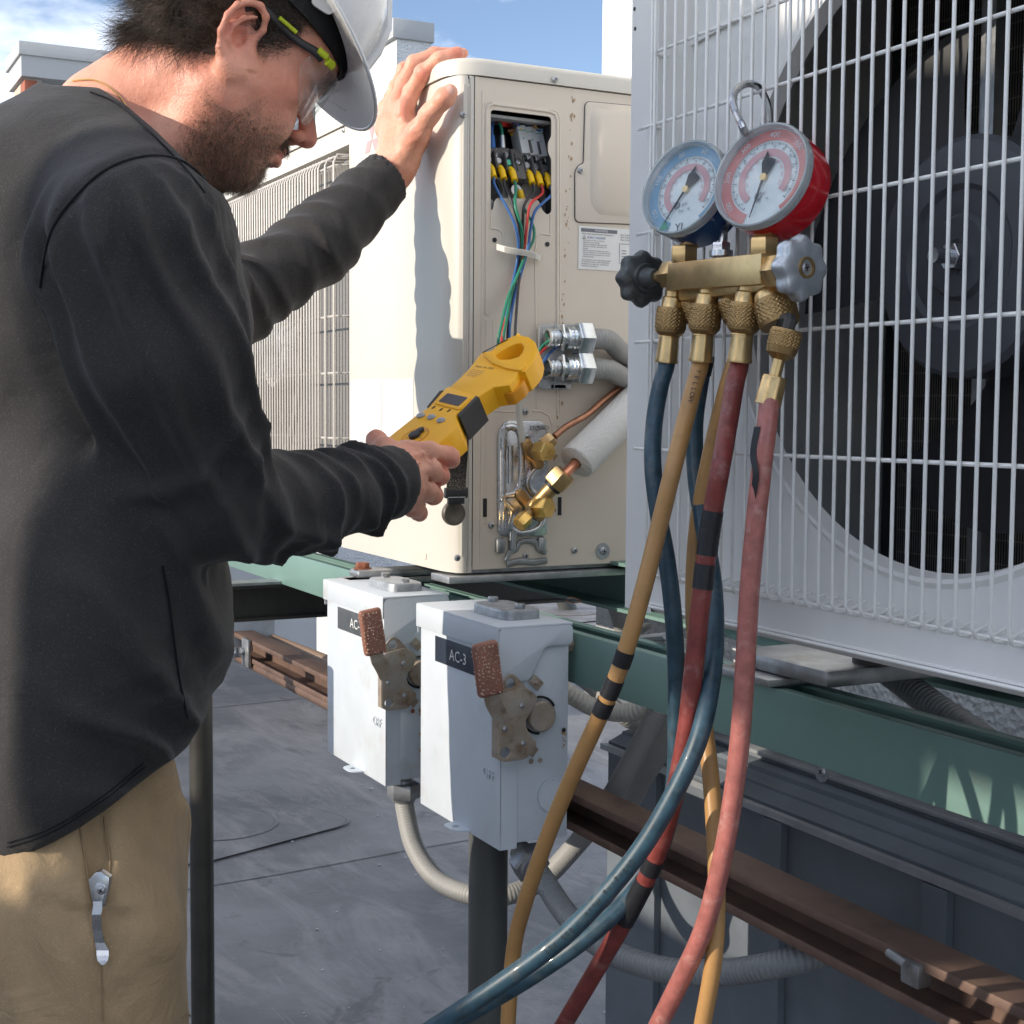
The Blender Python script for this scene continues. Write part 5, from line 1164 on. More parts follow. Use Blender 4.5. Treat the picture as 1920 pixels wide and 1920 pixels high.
def coupler(top, d, parent, label=None, barb=True, L0=.0):
    """swivel nut: stem, collar, knurled nut, fluted crimp ferrule along d"""
    d = Vector(d).normalized(); n = asparent(link('hose_fitting', bpy.data.meshes.new('hose_fitting'), M['brass'], parent)) if False else None
    b = MB(); b.lathe(top - d * .010, d, [(0, .0068), (.006, .0068), (.007, .0082), (.015, .0086), (.016, .0093), (.021, .0093)], 24); b.build('port_stem', M['brass'], parent)
    b = MB(); knurled(b, top + d * .004, d, .0118, .019); b.lathe(top + d * .0225, d, [(0, .0112), (.0025, .0095), (.0035, .0078)], 24); b.build('knurled_nut', M['knurl'], parent, 20)
    p = top + d * .025
    if barb:
        b = MB(); b.lathe(p, d, [(0, .0070), (.0008, .0082), (.002, .0084), (.0022, .0078), (.018, .0086), (.020, .0092), (.0215, .0090)], 32, rad=lambda a: 1 - .045 * (abs(math.cos(4 * a)) ** .5)); b.build('ferrule', M['brass'], parent, 50)
        return p + d * .0212
    return p
# stems rising from body to gauges
GN = camdir(-.67, .24, -.70)                       # the way both dials look
def gauge(cx, cy, dep, r, body, band, numbers, na, label):
    C0 = PD(cx, cy, dep); N = GN.copy(); up = (UV - N * UV.dot(N)).normalized()
    rt = up.cross(N).normalized()                      # right as read by the viewer
    if rt.dot(Vector(CR)) < 0: rt = -rt
    tl = math.radians(-6); u2 = up * math.cos(tl) + rt * math.sin(tl); r2_ = rt * math.cos(tl) - up * math.sin(tl)
    b = MB(); b.lathe(C0, -N, [(.004, r * .985), (.010, r * .99), (.027, r * .975), (.0295, r * .955), (.030, r * .8)], 64); o = asparent(b.build('gauge', M[body], tM, 30)); o['label'] = label
    # dial rings
    def disc(r0, r1, h, m_, a0=0, a1=360, nm='dial_ring'):
        b = MB(); n = 64; P = []
        for k in range(n + 1):
            a = math.radians(90 - (a0 + (a1 - a0) * k / n)); d = r2_ * math.cos(a) + u2 * math.sin(a); P.append((b.bm.verts.new(C0 + d * r0 * r - N * h), b.bm.verts.new(C0 + d * r1 * r - N * h)))
        for k in range(n): b.bm.faces.new((P[k][0], P[k][1], P[k + 1][1], P[k + 1][0]))
        return b.build(nm, M[m_], o)
    disc(.0, .96, .0035, 'dial_white', nm='dial_face')
    disc(.72, .93, .0030, band, -155, 150); disc(.42, .56, .0029, 'dial_pink', -140, 130)
    T = []
    P_ = lambda ang, rad, h=.0026: C0 + (r2_ * math.sin(math.radians(ang)) + u2 * math.cos(math.radians(ang))) * rad * r - N * h
    for ang, s in numbers:
        a = math.radians(ang); T.append(text(s, P_(ang, .82), r2_ * math.cos(a) - u2 * math.sin(a), u2 * math.cos(a) + r2_ * math.sin(a), r * .15, M['ink_white'], off=0))
    join_mesh('dial_number', T, o)
    b = MB()
    for k in range(101):
        ang = -145 + k * 2.8; a = math.radians(ang); d = r2_ * math.sin(a) + u2 * math.cos(a); s = r2_ * math.cos(a) - u2 * math.sin(a); w_ = .0004 if k % 5 else .0007; l = .035 if k % 5 else .06
        for r0 in (.69,): q = C0 - N * .0027; b.face([q + d * r * r0 - s * w_ * .5, q + d * r * r0 + s * w_ * .5, q + d * r * (r0 - l) + s * w_ * .5, q + d * r * (r0 - l) - s * w_ * .5])
    b.build('dial_tick', M['ink_grey'], o)
    T = []
    for k in range(13):
        ang = -135 + k * 21.5; a = math.radians(ang); R_, U_ = r2_ * math.cos(a) - u2 * math.sin(a), u2 * math.cos(a) + r2_ * math.sin(a)
        T.append(text(str(10 * k), P_(ang, .60), R_, U_, r * .075, M['ink_grey'], off=0))
    join_mesh('dial_number', T, o)
    T = []
    for k in range(11):
        ang = -125 + k * 24; a = math.radians(ang); T.append(text(str(20 * k), P_(ang, .37), r2_ * math.cos(a) - u2 * math.sin(a), u2 * math.cos(a) + r2_ * math.sin(a), r * .075, M['ink_pink'], off=0))
    join_mesh('dial_number', T, o)
    T = [text('psi', P_(180, .30), r2_, u2, r * .12, M['ink_grey'], off=0), text('bar  \u00b0F', P_(180, .44), r2_, u2, r * .10, M['ink_grey'], off=0)]
    join_mesh('dial_print', T, o)
    if body == 'gauge_blue':
        T = [text('YJ', P_(186, .80), r2_, u2, r * .24, M['ink'], off=0)]; join_mesh('dial_print', T, o)
        b = MB(); q = P_(212, .82); b.face([q - r2_ * .006 - u2 * .003, q + r2_ * .003 - u2 * .003, q + r2_ * .001 + u2 * .003, q - r2_ * .002 + u2 * .004]); b.build('dial_mark', M['ink_green'], o)
    # needle, counterweight vane and screw
    d = (r2_ * math.sin(math.radians(na)) + u2 * math.cos(math.radians(na))); s = (r2_ * math.cos(math.radians(na)) - u2 * math.sin(math.radians(na)))
    q = C0 - N * .0012; b = MB(); b.prism([q - s * .0011, q + s * .0011, q + d * r * .78 + s * .0003, q + d * r * .78 - s * .0003], (-N * .0004))
    b.prism([q - d * r * .06 - s * .0025, q - d * r * .34 - s * .0058, q - d * r * .38 + s * .001, q - d * r * .50 + s * .0036, q - d * r * .26 + s * .0052, q - d * r * .06 + s * .0022], (-N * .0005)); b.build('needle', M['ink'], o)
    b = MB(); b.lathe(q - N * .001, N, [(0, .0030), (.0016, .0026)], 14); b.build('needle_hub', M['brass'], o)
    b = MB(); b.lathe(C0 - N * .0028 + d * r * .36, N, [(0, .0030), (.0008, .0026), (.0009, .0012)], 14); b.build('calibration_screw', M['galv'], o)
    # clear lens with thick rim
    b = MB(); b.lathe(C0, N, [(-.0045, r * .985), (-.0035, r * 1.008), (.0018, r * 1.006), (.0034, r * .985), (.0036, r * .955), (.0026, r * .945), (-.0030, r * .945)], 72, False); b.build('lens_rim', M['lens_rim'], o, 50)
    b = MB(); b.lathe(C0, N, [(-.004, r * .995), (-.001, r * 1.01), (.0022, r * 1.005), (.0042, r * .98), (.0054, r * .955), (.0044, r * .90), (.0050, r * .82), (.0066, r * .5), (.0072, r * .02)], 72, False); b.build('lens', M['clear'], o, 60)
    return C0, N
CR_, NR_ = gauge(1429, 330, 1.000, .0383, 'gauge_red', 'dial_red', ((-122, '100'), (-78, '200'), (-35, '300'), (10, '400'), (55, '500')), 196, 'glossy red gauge with red scale band')
CB_, NB_ = gauge(1283, 353, 1.078, .0372, 'gauge_blue', 'dial_blue', ((-65, '100'), (-15, '80'), (25, '60'), (-118, '120')), 215, 'blue gauge with blue scale band')
for (gx_, gy_, C0, px_, py_, pyb) in ((0, 0, CR_, 1432, 440, 478), (0, 0, CB_, 1283, 455, 492)):
    p = XMp(px_, py_ + 6, XM + .006); pb_ = XMp(px_, pyb + 4, XM + .006)
    b = MB(); hexnut(b, p, (0, 0, -1), .0092, .0125, up=YV); b.cyl(p, C0 - GN * .016 + Vector((0, 0, -.030)), .0075, n=16); b.build('gauge_hex', M['brass'], tM)
    b = MB(); b.lathe(p - Vector((0, 0, .0125)), pb_ - p, [(0, .0066), (.002, .0082), (.004, .0066), (.006, .0088), (.016, .0088)], 22); b.build('gauge_stem', M['brass_dark'], tM)
# hook: bent steel rod over the grille wire
b = MB(); pts = [XMp(1352, 470, XM + .008), XMp(1356, 440, XM + .014), XMp(1362, 415, XM + .024), XMp(1385, 330, XM + .033), XMp(1394, 262, XM + .022), XMp(1395, 245, XM), XMp(1380, 212, XM + .002), XMp(1374, 188, XM + .004), XMp(1381, 168, XM + .012), XMp(1400, 157, XM + .026), XMp(1419, 161, XM + .044), XMp(1432, 178, XM + .052), XMp(1441, 205, XM + .056), XMp(1443, 240, XM + .058)]
b.tube(catmull(pts, 6), .0028, 10); b.build('hook', M['steel'], tM)
b = MB(); hexnut(b, XMp(1352, 455, XM + .006), (0, 0, -1), .0062, .010, up=YV); b.lathe(XMp(1352, 470, XM + .006), (0, 0, -1), [(0, .0085), (.004, .0085)], 18); b.build('hook_nut', M['steel'], tM)
# hand wheels
def wheel(c, ax, r, m_, label, front=True):
    ax = Vector(ax).normalized(); b = MB(); sc = lambda a: 1 + .075 * math.cos(8 * a)
    b.lathe(c, ax, [(-.005, r * .80), (-.0045, r * .95), (0, r), (.0045, r * .95), (.006, r * .84), (.0062, r * .30)], 96, True, rad=sc)
    o = asparent(b.build('hand_wheel', M[m_], tM, 50)); o['label'] = label
    if front:
        b = MB(); b.lathe(c + ax * .0062, ax, [(0, .0072), (.0016, .0070), (.0016, .0055), (-.002, .0050)], 24, False); b.build('wheel_boss', M['brass_dark'], o); screw(o, c + ax * .0040, ax, .0042)
    else:
        b = MB(); b.lathe(c + ax * .006, ax, [(0, .012), (.003, .011), (.003, .0085), (.010, .0065), (.016, .006)], 24); b.build('wheel_boss', M[m_], o)
cR = XMp(1499, 503, XM + .004); cL = XMp(1203, 523, XM + .004)
wheel(cR, (.12, -1, 0), .0212, 'knob', 'silver scalloped hand wheel at the right end')
wheel(cL, (0, -1, 0), .0212, 'knob_dark', 'dark scalloped hand wheel at the left end', False)
b = MB(); e1_ = Vector((XM + .006, y_b, cR.z)); hexnut(b, e1_, (0, -1, 0), .0105, .013); b.cyl(e1_, cR, .0052, n=14); hexnut(b, e1_ + Vector((0, -.013, 0)), (0, -1, 0), .008, .008); b.build('valve_packing', M['brass'], tM); b = MB()
e2_ = Vector((XM + .006, y_a, cL.z)); hexnut(b, e2_, (0, 1, 0), .0095, .016); b.cyl(e2_, cL, .0045, n=14); b.build('valve_packing', M['brass'], tM)
# four ports in front
DN = Vector((0, 0, -1))
ends = {}; edir = {}
for k, (px_, py_, tilt_, xo) in enumerate(((1262, 566, (-.12, .10), 0), (1326, 560, (-.10, .10), 0), (1400, 556, (-.10, .10), 0))):
    ends[k] = coupler(XMp(px_, py_, XM + .0065), (tilt_[0] * .4, tilt_[1], -1), tM); edir[k] = Vector((tilt_[0] * .4, tilt_[1], -1)).normalized()
# angled blank fittings behind with knurled caps
for px_, py_ in ((1300, 560), (1372, 558)):
    p = XMp(px_, py_, XM + .018); d = Vector((.25, -.35, -1)).normalized(); b = MB(); knurled(b, p, d, .0118, .017); b.cyl(p - d * .012, p, .0075, n=16); b.build('knurled_cap', M['knurl'], tM, 20)
p = XMp(1447, 553, XM + .012); d = Vector((.05, -.42, -1)).normalized()
b = MB(); b.lathe(p - d * .004, d, [(0, .010), (.003, .0122), (.009, .0128)], 24); b.build('port_stem', M['brass'], tM)
b = MB(); knurled(b, p + d * .004, d, .0142, .019); b.build('knurled_cap', M['knurl'], tM, 20)
p4 = XMp(1472, 632, XM - .002)
b = MB(); b.tube(catmull([p + d * .02, p4 + Vector((.004, 0, .012)), p4], 4), .0042, 8); b.build('retainer', M['rubber'], tM)

# ---- hoses: each one a thing of its own
def hose(name, label, pts, r, m_, fitting_=None, tape=(), labelmat=None, txt=None, group='refrigerant hoses hanging from the gauge set'):
    t = thing(name, pts[0], label, 'hose', group)
    P = catmull(pts, 12); b = MB(); b.tube(P, r, 20); o = b.build('hose', M[m_], t, 60)
    acc = [0]
    for a, c in zip(P, P[1:]): acc.append(acc[-1] + (c - a).length)
    def at(s):
        for i in range(len(acc) - 1):
            if acc[i + 1] >= s: 
                f = (s - acc[i]) / max(1e-9, acc[i + 1] - acc[i]); return P[i].lerp(P[i + 1], f), (P[i + 1] - P[i]).normalized()
        return P[-1], (P[-1] - P[-2]).normalized()
    for (y0_, y1_) in tape:          # tape bands given as image rows of the photograph's hose, turned into lengths
        s0 = s1 = None
        for i, p in enumerate(P):
            q = p - Vector(CAM); row = 960 - F * q.dot(Vector(CU)) / q.dot(Vector(CF))
            if s0 is None and row >= y0_: s0 = acc[i]
            if s1 is None and row >= y1_: s1 = acc[i]
        if s0 is None or s1 is None: continue
        n = 10; Q = [at(s0 + (s1 - s0) * k / n)[0] for k in range(n + 1)]
        b = MB(); b.tube(Q, r + .0007, 20, True, lambda t_: r + .0006 + .0001 * math.sin(t_ * 40)); b.build('tape', M['tape'], t)
    if txt:
        for word, row in txt:
            for i, p in enumerate(P):
                q = p - Vector(CAM)
                if 960 - F * q.dot(Vector(CU)) / q.dot(Vector(CF)) >= row: s0 = acc[i]; break
            T = []; s = s0
            for ch in word:
                p, dd = at(s); vw = (Vector(CAM) - p).normalized(); nn = (vw - dd * vw.dot(dd)).normalized(); rgt = -dd if True else dd
                upv = nn.cross(rgt); 
                if ch != ' ': T.append(text(ch, p + nn * (r + .0002) , dd, nn.cross(dd), .0052, M['ink'], off=0))
                s += .0042
            join_mesh('hose_print', T, t)
    return t
h = .0065
hose('blue_hose', 'blue hose on the left port, dropping straight in front of the near cabinet edge', [ends[0] - edir[0] * .010, ends[0] + edir[0] * .003, PX(1238, 725, .610), PX(1227, 790, .603), PX(1224, 870, .590), PX(1234, 960, .590), PX(1250, 1050, .590), PX(1262, 1150, .592), PX(1268, 1260, .596), PX(1268, 1360, .598), PX(1266, 1450, .598), PX(1254, 1540, .592), PX(1222, 1625, .576), PX(1165, 1700, .55), PX(1085, 1770, .52), PX(985, 1838, .49), PX(880, 1900, .46), PX(800, 1950, .44)], .0066, 'hose_blue')
hose('yellow_hose', 'tan yellow hose crossing down left with black tape bands', [ends[1] - edir[1] * .010, ends[1] + edir[1] * .003, PX(1304, 715, .610), PX(1287, 780, .600), PX(1262, 880, .580), PX(1235, 990, .572), PX(1205, 1110, .562), PX(1170, 1230, .552), PX(1130, 1330, .545), PX(1080, 1440, .540), PX(1030, 1560, .535), PX(985, 1690, .53), PX(962, 1790, .53), PX(950, 1960, .53)], .0064, 'hose_yellow', tape=((1213, 1247), (1268, 1300), (1306, 1334)), txt=(('YELLOW', 705),))
hose('red_hose', 'dark red hose on the third port with long black tape bands', [ends[2] - edir[2] * .010, ends[2] + edir[2] * .003, PX(1378, 718, .609), PX(1366, 790, .598), PX(1352, 870, .580), PX(1338, 950, .577), PX(1325, 1040, .575), PX(1312, 1150, .572), PX(1300, 1260, .570), PX(1286, 1380, .568), PX(1262, 1500, .566), PX(1228, 1610, .562), PX(1180, 1710, .556), PX(1120, 1815, .55), PX(1040, 1950, .545)], .0068, 'hose_red', tape=((950, 986), (990, 1038), (1055, 1095), (1607, 1630), (1645, 1725)))
# hanging hose at the right with its own end fitting
d4 = Vector((-.01, .16, -1)).normalized(); tt = None
tR = hose('red_hose', 'bright red hose hanging in front, shining, with brass end fitting', [PX(1444, 738, .600), PX(1440, 780, .596), PX(1428, 880, .592), PX(1416, 990, .589), PX(1406, 1100, .587), PX(1400, 1200, .586), PX(1394, 1300, .585), PX(1386, 1400, .583), PX(1372, 1510, .580), PX(1352, 1620, .576), PX(1320, 1740, .57), PX(1275, 1840, .565), PX(1215, 1960, .56)], .0069, 'hose_red_light')
p5 = PX(1444, 741, .600); p6 = PX(1466, 655, .606); dd = (p5 - p6).normalized()
b = MB(); knurled(b, p6 - dd * .0135, dd, .0106, .013); b.lathe(p6 - dd * .001, dd, [(0, .0106), (.004, .0098), (.008, .0052)], 24); b.build('knurled_nut', M['knurl'], tR, 20)
b = MB(); b.lathe(p6 + dd * .006, dd, [(0, .0042), (.012, .0042), (.0125, .0080), (.014, .0086), (.030, .0092), (.032, .0094)], 32, rad=lambda a: 1 - .04 * (abs(math.cos(4 * a)) ** .5)); b.build('ferrule', M['brass'], tR, 50)
hose('blue_hose', 'second blue hose looping behind the red hoses and sweeping to lower left', [PX(1322, 668, .632), PX(1312, 720, .632), PX(1302, 800, .630), PX(1306, 900, .625), PX(1322, 1000, .618), PX(1337, 1100, .608), PX(1340, 1200, .595), PX(1330, 1300, .580), PX(1308, 1390, .566), PX(1268, 1480, .552), PX(1210, 1580, .535), PX(1140, 1670, .515), PX(1050, 1762, .490), PX(930, 1850, .455), PX(800, 1935, .42)], .0068, 'hose_blue', tape=((638, 700),), txt=(('Charging Hose   800 PSI', 1610),))
hose('yellow_hose', 'second tan yellow hose hanging behind the red hoses', [PX(1385, 660, .634), PX(1362, 730, .63), PX(1330, 860, .625), PX(1308, 980, .62), PX(1300, 1100, .615), PX(1304, 1220, .61), PX(1318, 1340, .60), PX(1332, 1450, .595), PX(1340, 1560, .59), PX(1344, 1680, .585), PX(1338, 1800, .58), PX(1312, 1950, .575)], .0062, 'hose_yellow')
# loose tape flap on the bright hose
t = tR; P = catmull([PX(1420, 800, .588), PX(1412, 850, .586), PX(1417, 890, .584), PX(1410, 940, .585), PX(1407, 975, .586)], 5)
b = MB(); A_ = [b.bm.verts.new(p + Vector((.000, .0035, 0))) for p in P]; B_ = [b.bm.verts.new(p + Vector((.0, -.0035, 0))) for p in P]
for k in range(len(P) - 1): b.bm.faces.new((A_[k], A_[k + 1], B_[k + 1], B_[k]))
b.build('tape_flap', M['lug_blue'] if False else M['tape'], t)
# ================================================================ SOFT SHAPES: distance fields turned into one continuous mesh
CMAT = np.stack([CR, CU, CF], 1)                 # camera-aligned metric axes (right, up, forward) -> world
def cw(q): return CAM + np.asarray(q) @ CMAT.T
def wc(p): return (np.asarray(p) - CAM) @ CMAT
def Q(px, py, d): return np.array([(px - 960) / F * d, -(py - 960) / F * d, d])
_perm = rng.random((64, 64, 64)).astype(np.float32)
def vnoise(X, Y, Z):
    xi, yi, zi = np.floor(X).astype(int), np.floor(Y).astype(int), np.floor(Z).astype(int)
    fx, fy_, fz = X - xi, Y - yi, Z - zi
    fx, fy_, fz = fx * fx * (3 - 2 * fx), fy_ * fy_ * (3 - 2 * fy_), fz * fz * (3 - 2 * fz)
    g = lambda a, b, c: _perm[(xi + a) & 63, (yi + b) & 63, (zi + c) & 63]
    return (((g(0, 0, 0) * (1 - fx) + g(1, 0, 0) * fx) * (1 - fy_) + (g(0, 1, 0) * (1 - fx) + g(1, 1, 0) * fx) * fy_) * (1 - fz)
            + ((g(0, 0, 1) * (1 - fx) + g(1, 0, 1) * fx) * (1 - fy_) + (g(0, 1, 1) * (1 - fx) + g(1, 1, 1) * fx) * fy_) * fz) * 2 - 1
class Field:
    """signed distance grid in the camera-aligned metric frame; T = (rotation, origin, scale) places local primitives"""
    def __init__(s, lo, hi, h):
        lo, hi = np.minimum(lo, hi), np.maximum(lo, hi); s.lo, s.h = np.array(lo, float), h; s.n = np.ceil((np.array(hi) - s.lo) / h).astype(int) + 1
        s.D = np.full(s.n, 0.5, np.float32); s.R = np.eye(3); s.o = np.zeros(3); s.k = 1.0
        s.ax = [s.lo[i] + h * np.arange(s.n[i]) for i in range(3)]
    def place(s, R, o, k=1.0): s.R, s.o, s.k = np.array(R), np.array(o), k
    def _g(s, p): return s.o + (np.asarray(p, float) * s.k) @ s.R.T
    def _sub(s, lo, hi, m):
        a = np.clip(np.floor((lo - m - s.lo) / s.h).astype(int), 0, s.n); b = np.clip(np.ceil((hi + m - s.lo) / s.h).astype(int) + 1, 0, s.n)
        sl = tuple(slice(a[i], b[i]) for i in range(3))
        G = np.meshgrid(*[s.ax[i][sl[i]] for i in range(3)], indexing='ij', sparse=True)
        return sl, G
    def _apply(s, sl, d, op, k):
        A = s.D[sl]; d = d.astype(np.float32)
        if op == 'add':
            if k > 0: hh = np.maximum(k - np.abs(A - d), 0) / k; s.D[sl] = np.minimum(A, d) - hh * hh * k * .25
            else: s.D[sl] = np.minimum(A, d)
        elif op == 'sub':
            d = -d; hh = np.maximum(k - np.abs(A - d), 0) / max(k, 1e-9); s.D[sl] = np.maximum(A, d) + hh * hh * k * .25
    def cap(s, a, b, ra, rb=None, k=.01, op='add', sq=None):
        rb = ra if rb is None else rb; a, b = s._g(a), s._g(b); ra, rb, k = ra * s.k, rb * s.k, k * s.k
        sl, (X, Y, Z) = s._sub(np.minimum(a, b) - max(ra, rb), np.maximum(a, b) + max(ra, rb), k + 3 * s.h)
        if min(q.stop - q.start for q in sl) <= 0: return s
        ab = b - a; L2 = ab @ ab + 1e-12
        t = np.clip(((X - a[0]) * ab[0] + (Y - a[1]) * ab[1] + (Z - a[2]) * ab[2]) / L2, 0, 1)
        dx, dy, dz = X - a[0] - t * ab[0], Y - a[1] - t * ab[1], Z - a[2] - t * ab[2]
        d = np.sqrt(dx * dx + dy * dy + dz * dz) - (ra + (rb - ra) * t); s._apply(sl, d, op, k); return s
    def chain(s, pts, rs, k=.01, op='add'):
        for a, b, r0, r1 in zip(pts, pts[1:], rs, rs[1:]): s.cap(a, b, r0, r1, k, op)
        return s
    def ell(s, c, r, k=.01, op='add', rot=None):
        """ellipsoid, radii along the local axes (optionally turned by rot)"""
        c = s._g(c); r = np.array(r, float) * s.k; k = k * s.k; Rm = s.R if rot is None else s.R @ np.array(rot)
        e = np.sqrt((Rm ** 2) @ (r ** 2)); sl, (X, Y, Z) = s._sub(c - e, c + e, k + 3 * s.h)
        if min(q.stop - q.start for q in sl) <= 0: return s
        P = [X - c[0], Y - c[1], Z - c[2]]
        q = [(P[0] * Rm[0, i] + P[1] * Rm[1, i] + P[2] * Rm[2, i]) for i in range(3)]
        k0 = np.sqrt(sum((q[i] / r[i]) ** 2 for i in range(3))); k1 = np.sqrt(sum((q[i] / r[i] ** 2) ** 2 for i in range(3)))
        d = np.where(k0 < 1e-6, -r.min(), k0 * (k0 - 1) / np.maximum(k1, 1e-9)); s._apply(sl, d, op, k); return s
    def grid(s): return np.meshgrid(*s.ax, indexing='ij', sparse=True)
    def band(s, w):
        """indices and coordinates of cells near the surface"""
        idx = np.nonzero(np.abs(s.D) < w); return idx, s.ax[0][idx[0]], s.ax[1][idx[1]], s.ax[2][idx[2]]
    def mesh(s, name, smooth=1):
        D = s.D; S = D < 0; n = D.shape
        c = np.zeros([m - 1 for m in n], np.uint8)
        for i in (0, 1):
            for j in (0, 1):
                for k in (0, 1): c += S[i:n[0] - 1 + i, j:n[1] - 1 + j, k:n[2] - 1 + k]
        act = np.nonzero((c > 0) & (c < 8)); N = len(act[0])
        ids = np.full(c.shape, -1, np.int64); ids[act] = np.arange(N)
        acc = np.zeros((N, 3)); cnt = np.zeros(N); I, J, K = act
        cor = [(i, j, k) for i in (0, 1) for j in (0, 1) for k in (0, 1)]
        for a in cor:
            for ax in range(3):
                if a[ax]: continue
                b = list(a); b[ax] = 1
                va = D[I + a[0], J + a[1], K + a[2]]; vb = D[I + b[0], J + b[1], K + b[2]]
                m = (va < 0) != (vb < 0); t = np.where(m, va / np.where(m, va - vb, 1), 0)
                p = np.array(a, float)[None].repeat(N, 0); p[:, ax] += t; acc += p * m[:, None]; cnt += m
        V = s.lo + (np.stack(act, 1) + acc / cnt[:, None]) * s.h
        faces = []
        for ax in range(3):
            o = [1, 1, 1]; o[ax] = 0
            sl0 = tuple(slice(1, n[i] - 1) if i != ax else slice(0, n[i] - 1) for i in range(3))
            sl1 = tuple(slice(1, n[i] - 1) if i != ax else slice(1, n[i]) for i in range(3))
            A, B = S[sl0], S[sl1]; e = np.nonzero(A != B); p = [e[i] + (0 if i == ax else 1) for i in range(3)]
            u_, v_ = [i for i in range(3) if i != ax]
            def cell(du, dv):
                q = [p[0].copy(), p[1].copy(), p[2].copy()]; q[u_] = q[u_] - du; q[v_] = q[v_] - dv; return ids[q[0], q[1], q[2]]
            f = np.stack([cell(1, 1), cell(0, 1), cell(0, 0), cell(1, 0)], 1)
            flip = A[e] if ax != 1 else ~A[e]
            f[~flip] = f[~flip][:, ::-1]; faces.append(f)
        Fc = np.concatenate(faces); Fc = Fc[(Fc >= 0).all(1)]
        for _ in range(smooth):
            s_ = V.copy(); w_ = np.ones(N)
            for a, b in ((0, 1), (1, 2), (2, 3), (3, 0)):
                np.add.at(s_, Fc[:, a], V[Fc[:, b]]); np.add.at(s_, Fc[:, b], V[Fc[:, a]]); np.add.at(w_, Fc[:, a], 1); np.add.at(w_, Fc[:, b], 1)
            V = V * .4 + (s_ / w_[:, None]) * .6
        return V, Fc
def np_mesh(name, V, Fc):
    me = bpy.data.meshes.new(name); me.vertices.add(len(V)); me.vertices.foreach_set('co', np.asarray(V, np.float32).ravel())
    me.loops.add(Fc.size); me.loops.foreach_set('vertex_index', Fc.astype(np.int32).ravel())
    me.polygons.add(len(Fc)); me.polygons.foreach_set('loop_start', np.arange(0, Fc.size, Fc.shape[1], dtype=np.int32))
    me.update(calc_edges=True); me.validate(); me.shade_smooth(); return me
def normals(V, Fc):
    a, b, c = V[Fc[:, 0]], V[Fc[:, 1]], V[Fc[:, 2]]; fn = np.cross(b - a, c - a); N = np.zeros_like(V)
    for i in range(Fc.shape[1]): np.add.at(N, Fc[:, i], fn)
    return N / (np.linalg.norm(N, axis=1, keepdims=True) + 1e-12)
def imgxy(V): return 960 + F * V[:, 0] / V[:, 2], 960 - F * V[:, 1] / V[:, 2]
class Surf:
    """front-most point of a body mesh along a ray, for sewing seams and planting hair on it"""
    def __init__(s, V, N=None): s.V = V; s.x, s.y = imgxy(V); s.N = N
    def at(s, px, py, r=7.0):
        m = (np.abs(s.x - px) < r) & (np.abs(s.y - py) < r)
        if not m.any(): m = (np.abs(s.x - px) < r * 4) & (np.abs(s.y - py) < r * 4)
        i = np.nonzero(m)[0]; z0 = s.V[i, 2].min(); i = i[s.V[i, 2] < z0 + .02]
        return Q(px, py, float(np.percentile(s.V[i, 2], 25)))
def strands(name, roots, dirs, lens, r, curl, mat_, parent, seg=4, droop=0.0, taper=.15, sides=3):
    """hair: many thin tapered tubes in one part, in the camera-aligned frame"""
    n = len(roots); P = np.zeros((n, seg + 1, 3)); P[:, 0] = roots; d = dirs / np.linalg.norm(dirs, axis=1, keepdims=True)
    for k in range(seg):
        d = d + curl * rng.normal(size=(n, 3)) + np.array([0, -droop, 0]); d /= np.linalg.norm(d, axis=1, keepdims=True); P[:, k + 1] = P[:, k] + d * (lens / seg)[:, None]
    T = np.gradient(P, axis=1); T /= np.linalg.norm(T, axis=2, keepdims=True) + 1e-9
    a = np.cross(T, np.array([.3, .5, .81])); a /= np.linalg.norm(a, axis=2, keepdims=True) + 1e-9; b = np.cross(T, a)
    rr = (r * (1 - (1 - taper) * np.linspace(0, 1, seg + 1) ** 1.5))[None, :, None] * (1 + .3 * rng.normal(size=(n, 1, 1))).clip(.5, 1.6)
    V = np.stack([P + (a * math.cos(2 * math.pi * j / sides) + b * math.sin(2 * math.pi * j / sides)) * rr for j in range(sides)], 2).reshape(-1, 3)
    base = (np.arange(n) * (seg + 1) * sides)[:, None, None]; k = (np.arange(seg) * sides)[None, :, None]; j = np.arange(sides)[None, None, :]
    i0 = base + k + j; i1 = base + k + (j + 1) % sides
    Fc = np.stack([i0, i1, i1 + sides, i0 + sides], -1).reshape(-1, 4)
    me = np_mesh(name, cw(V), Fc); o = link(name, me, mat_, parent); return stuff(o)

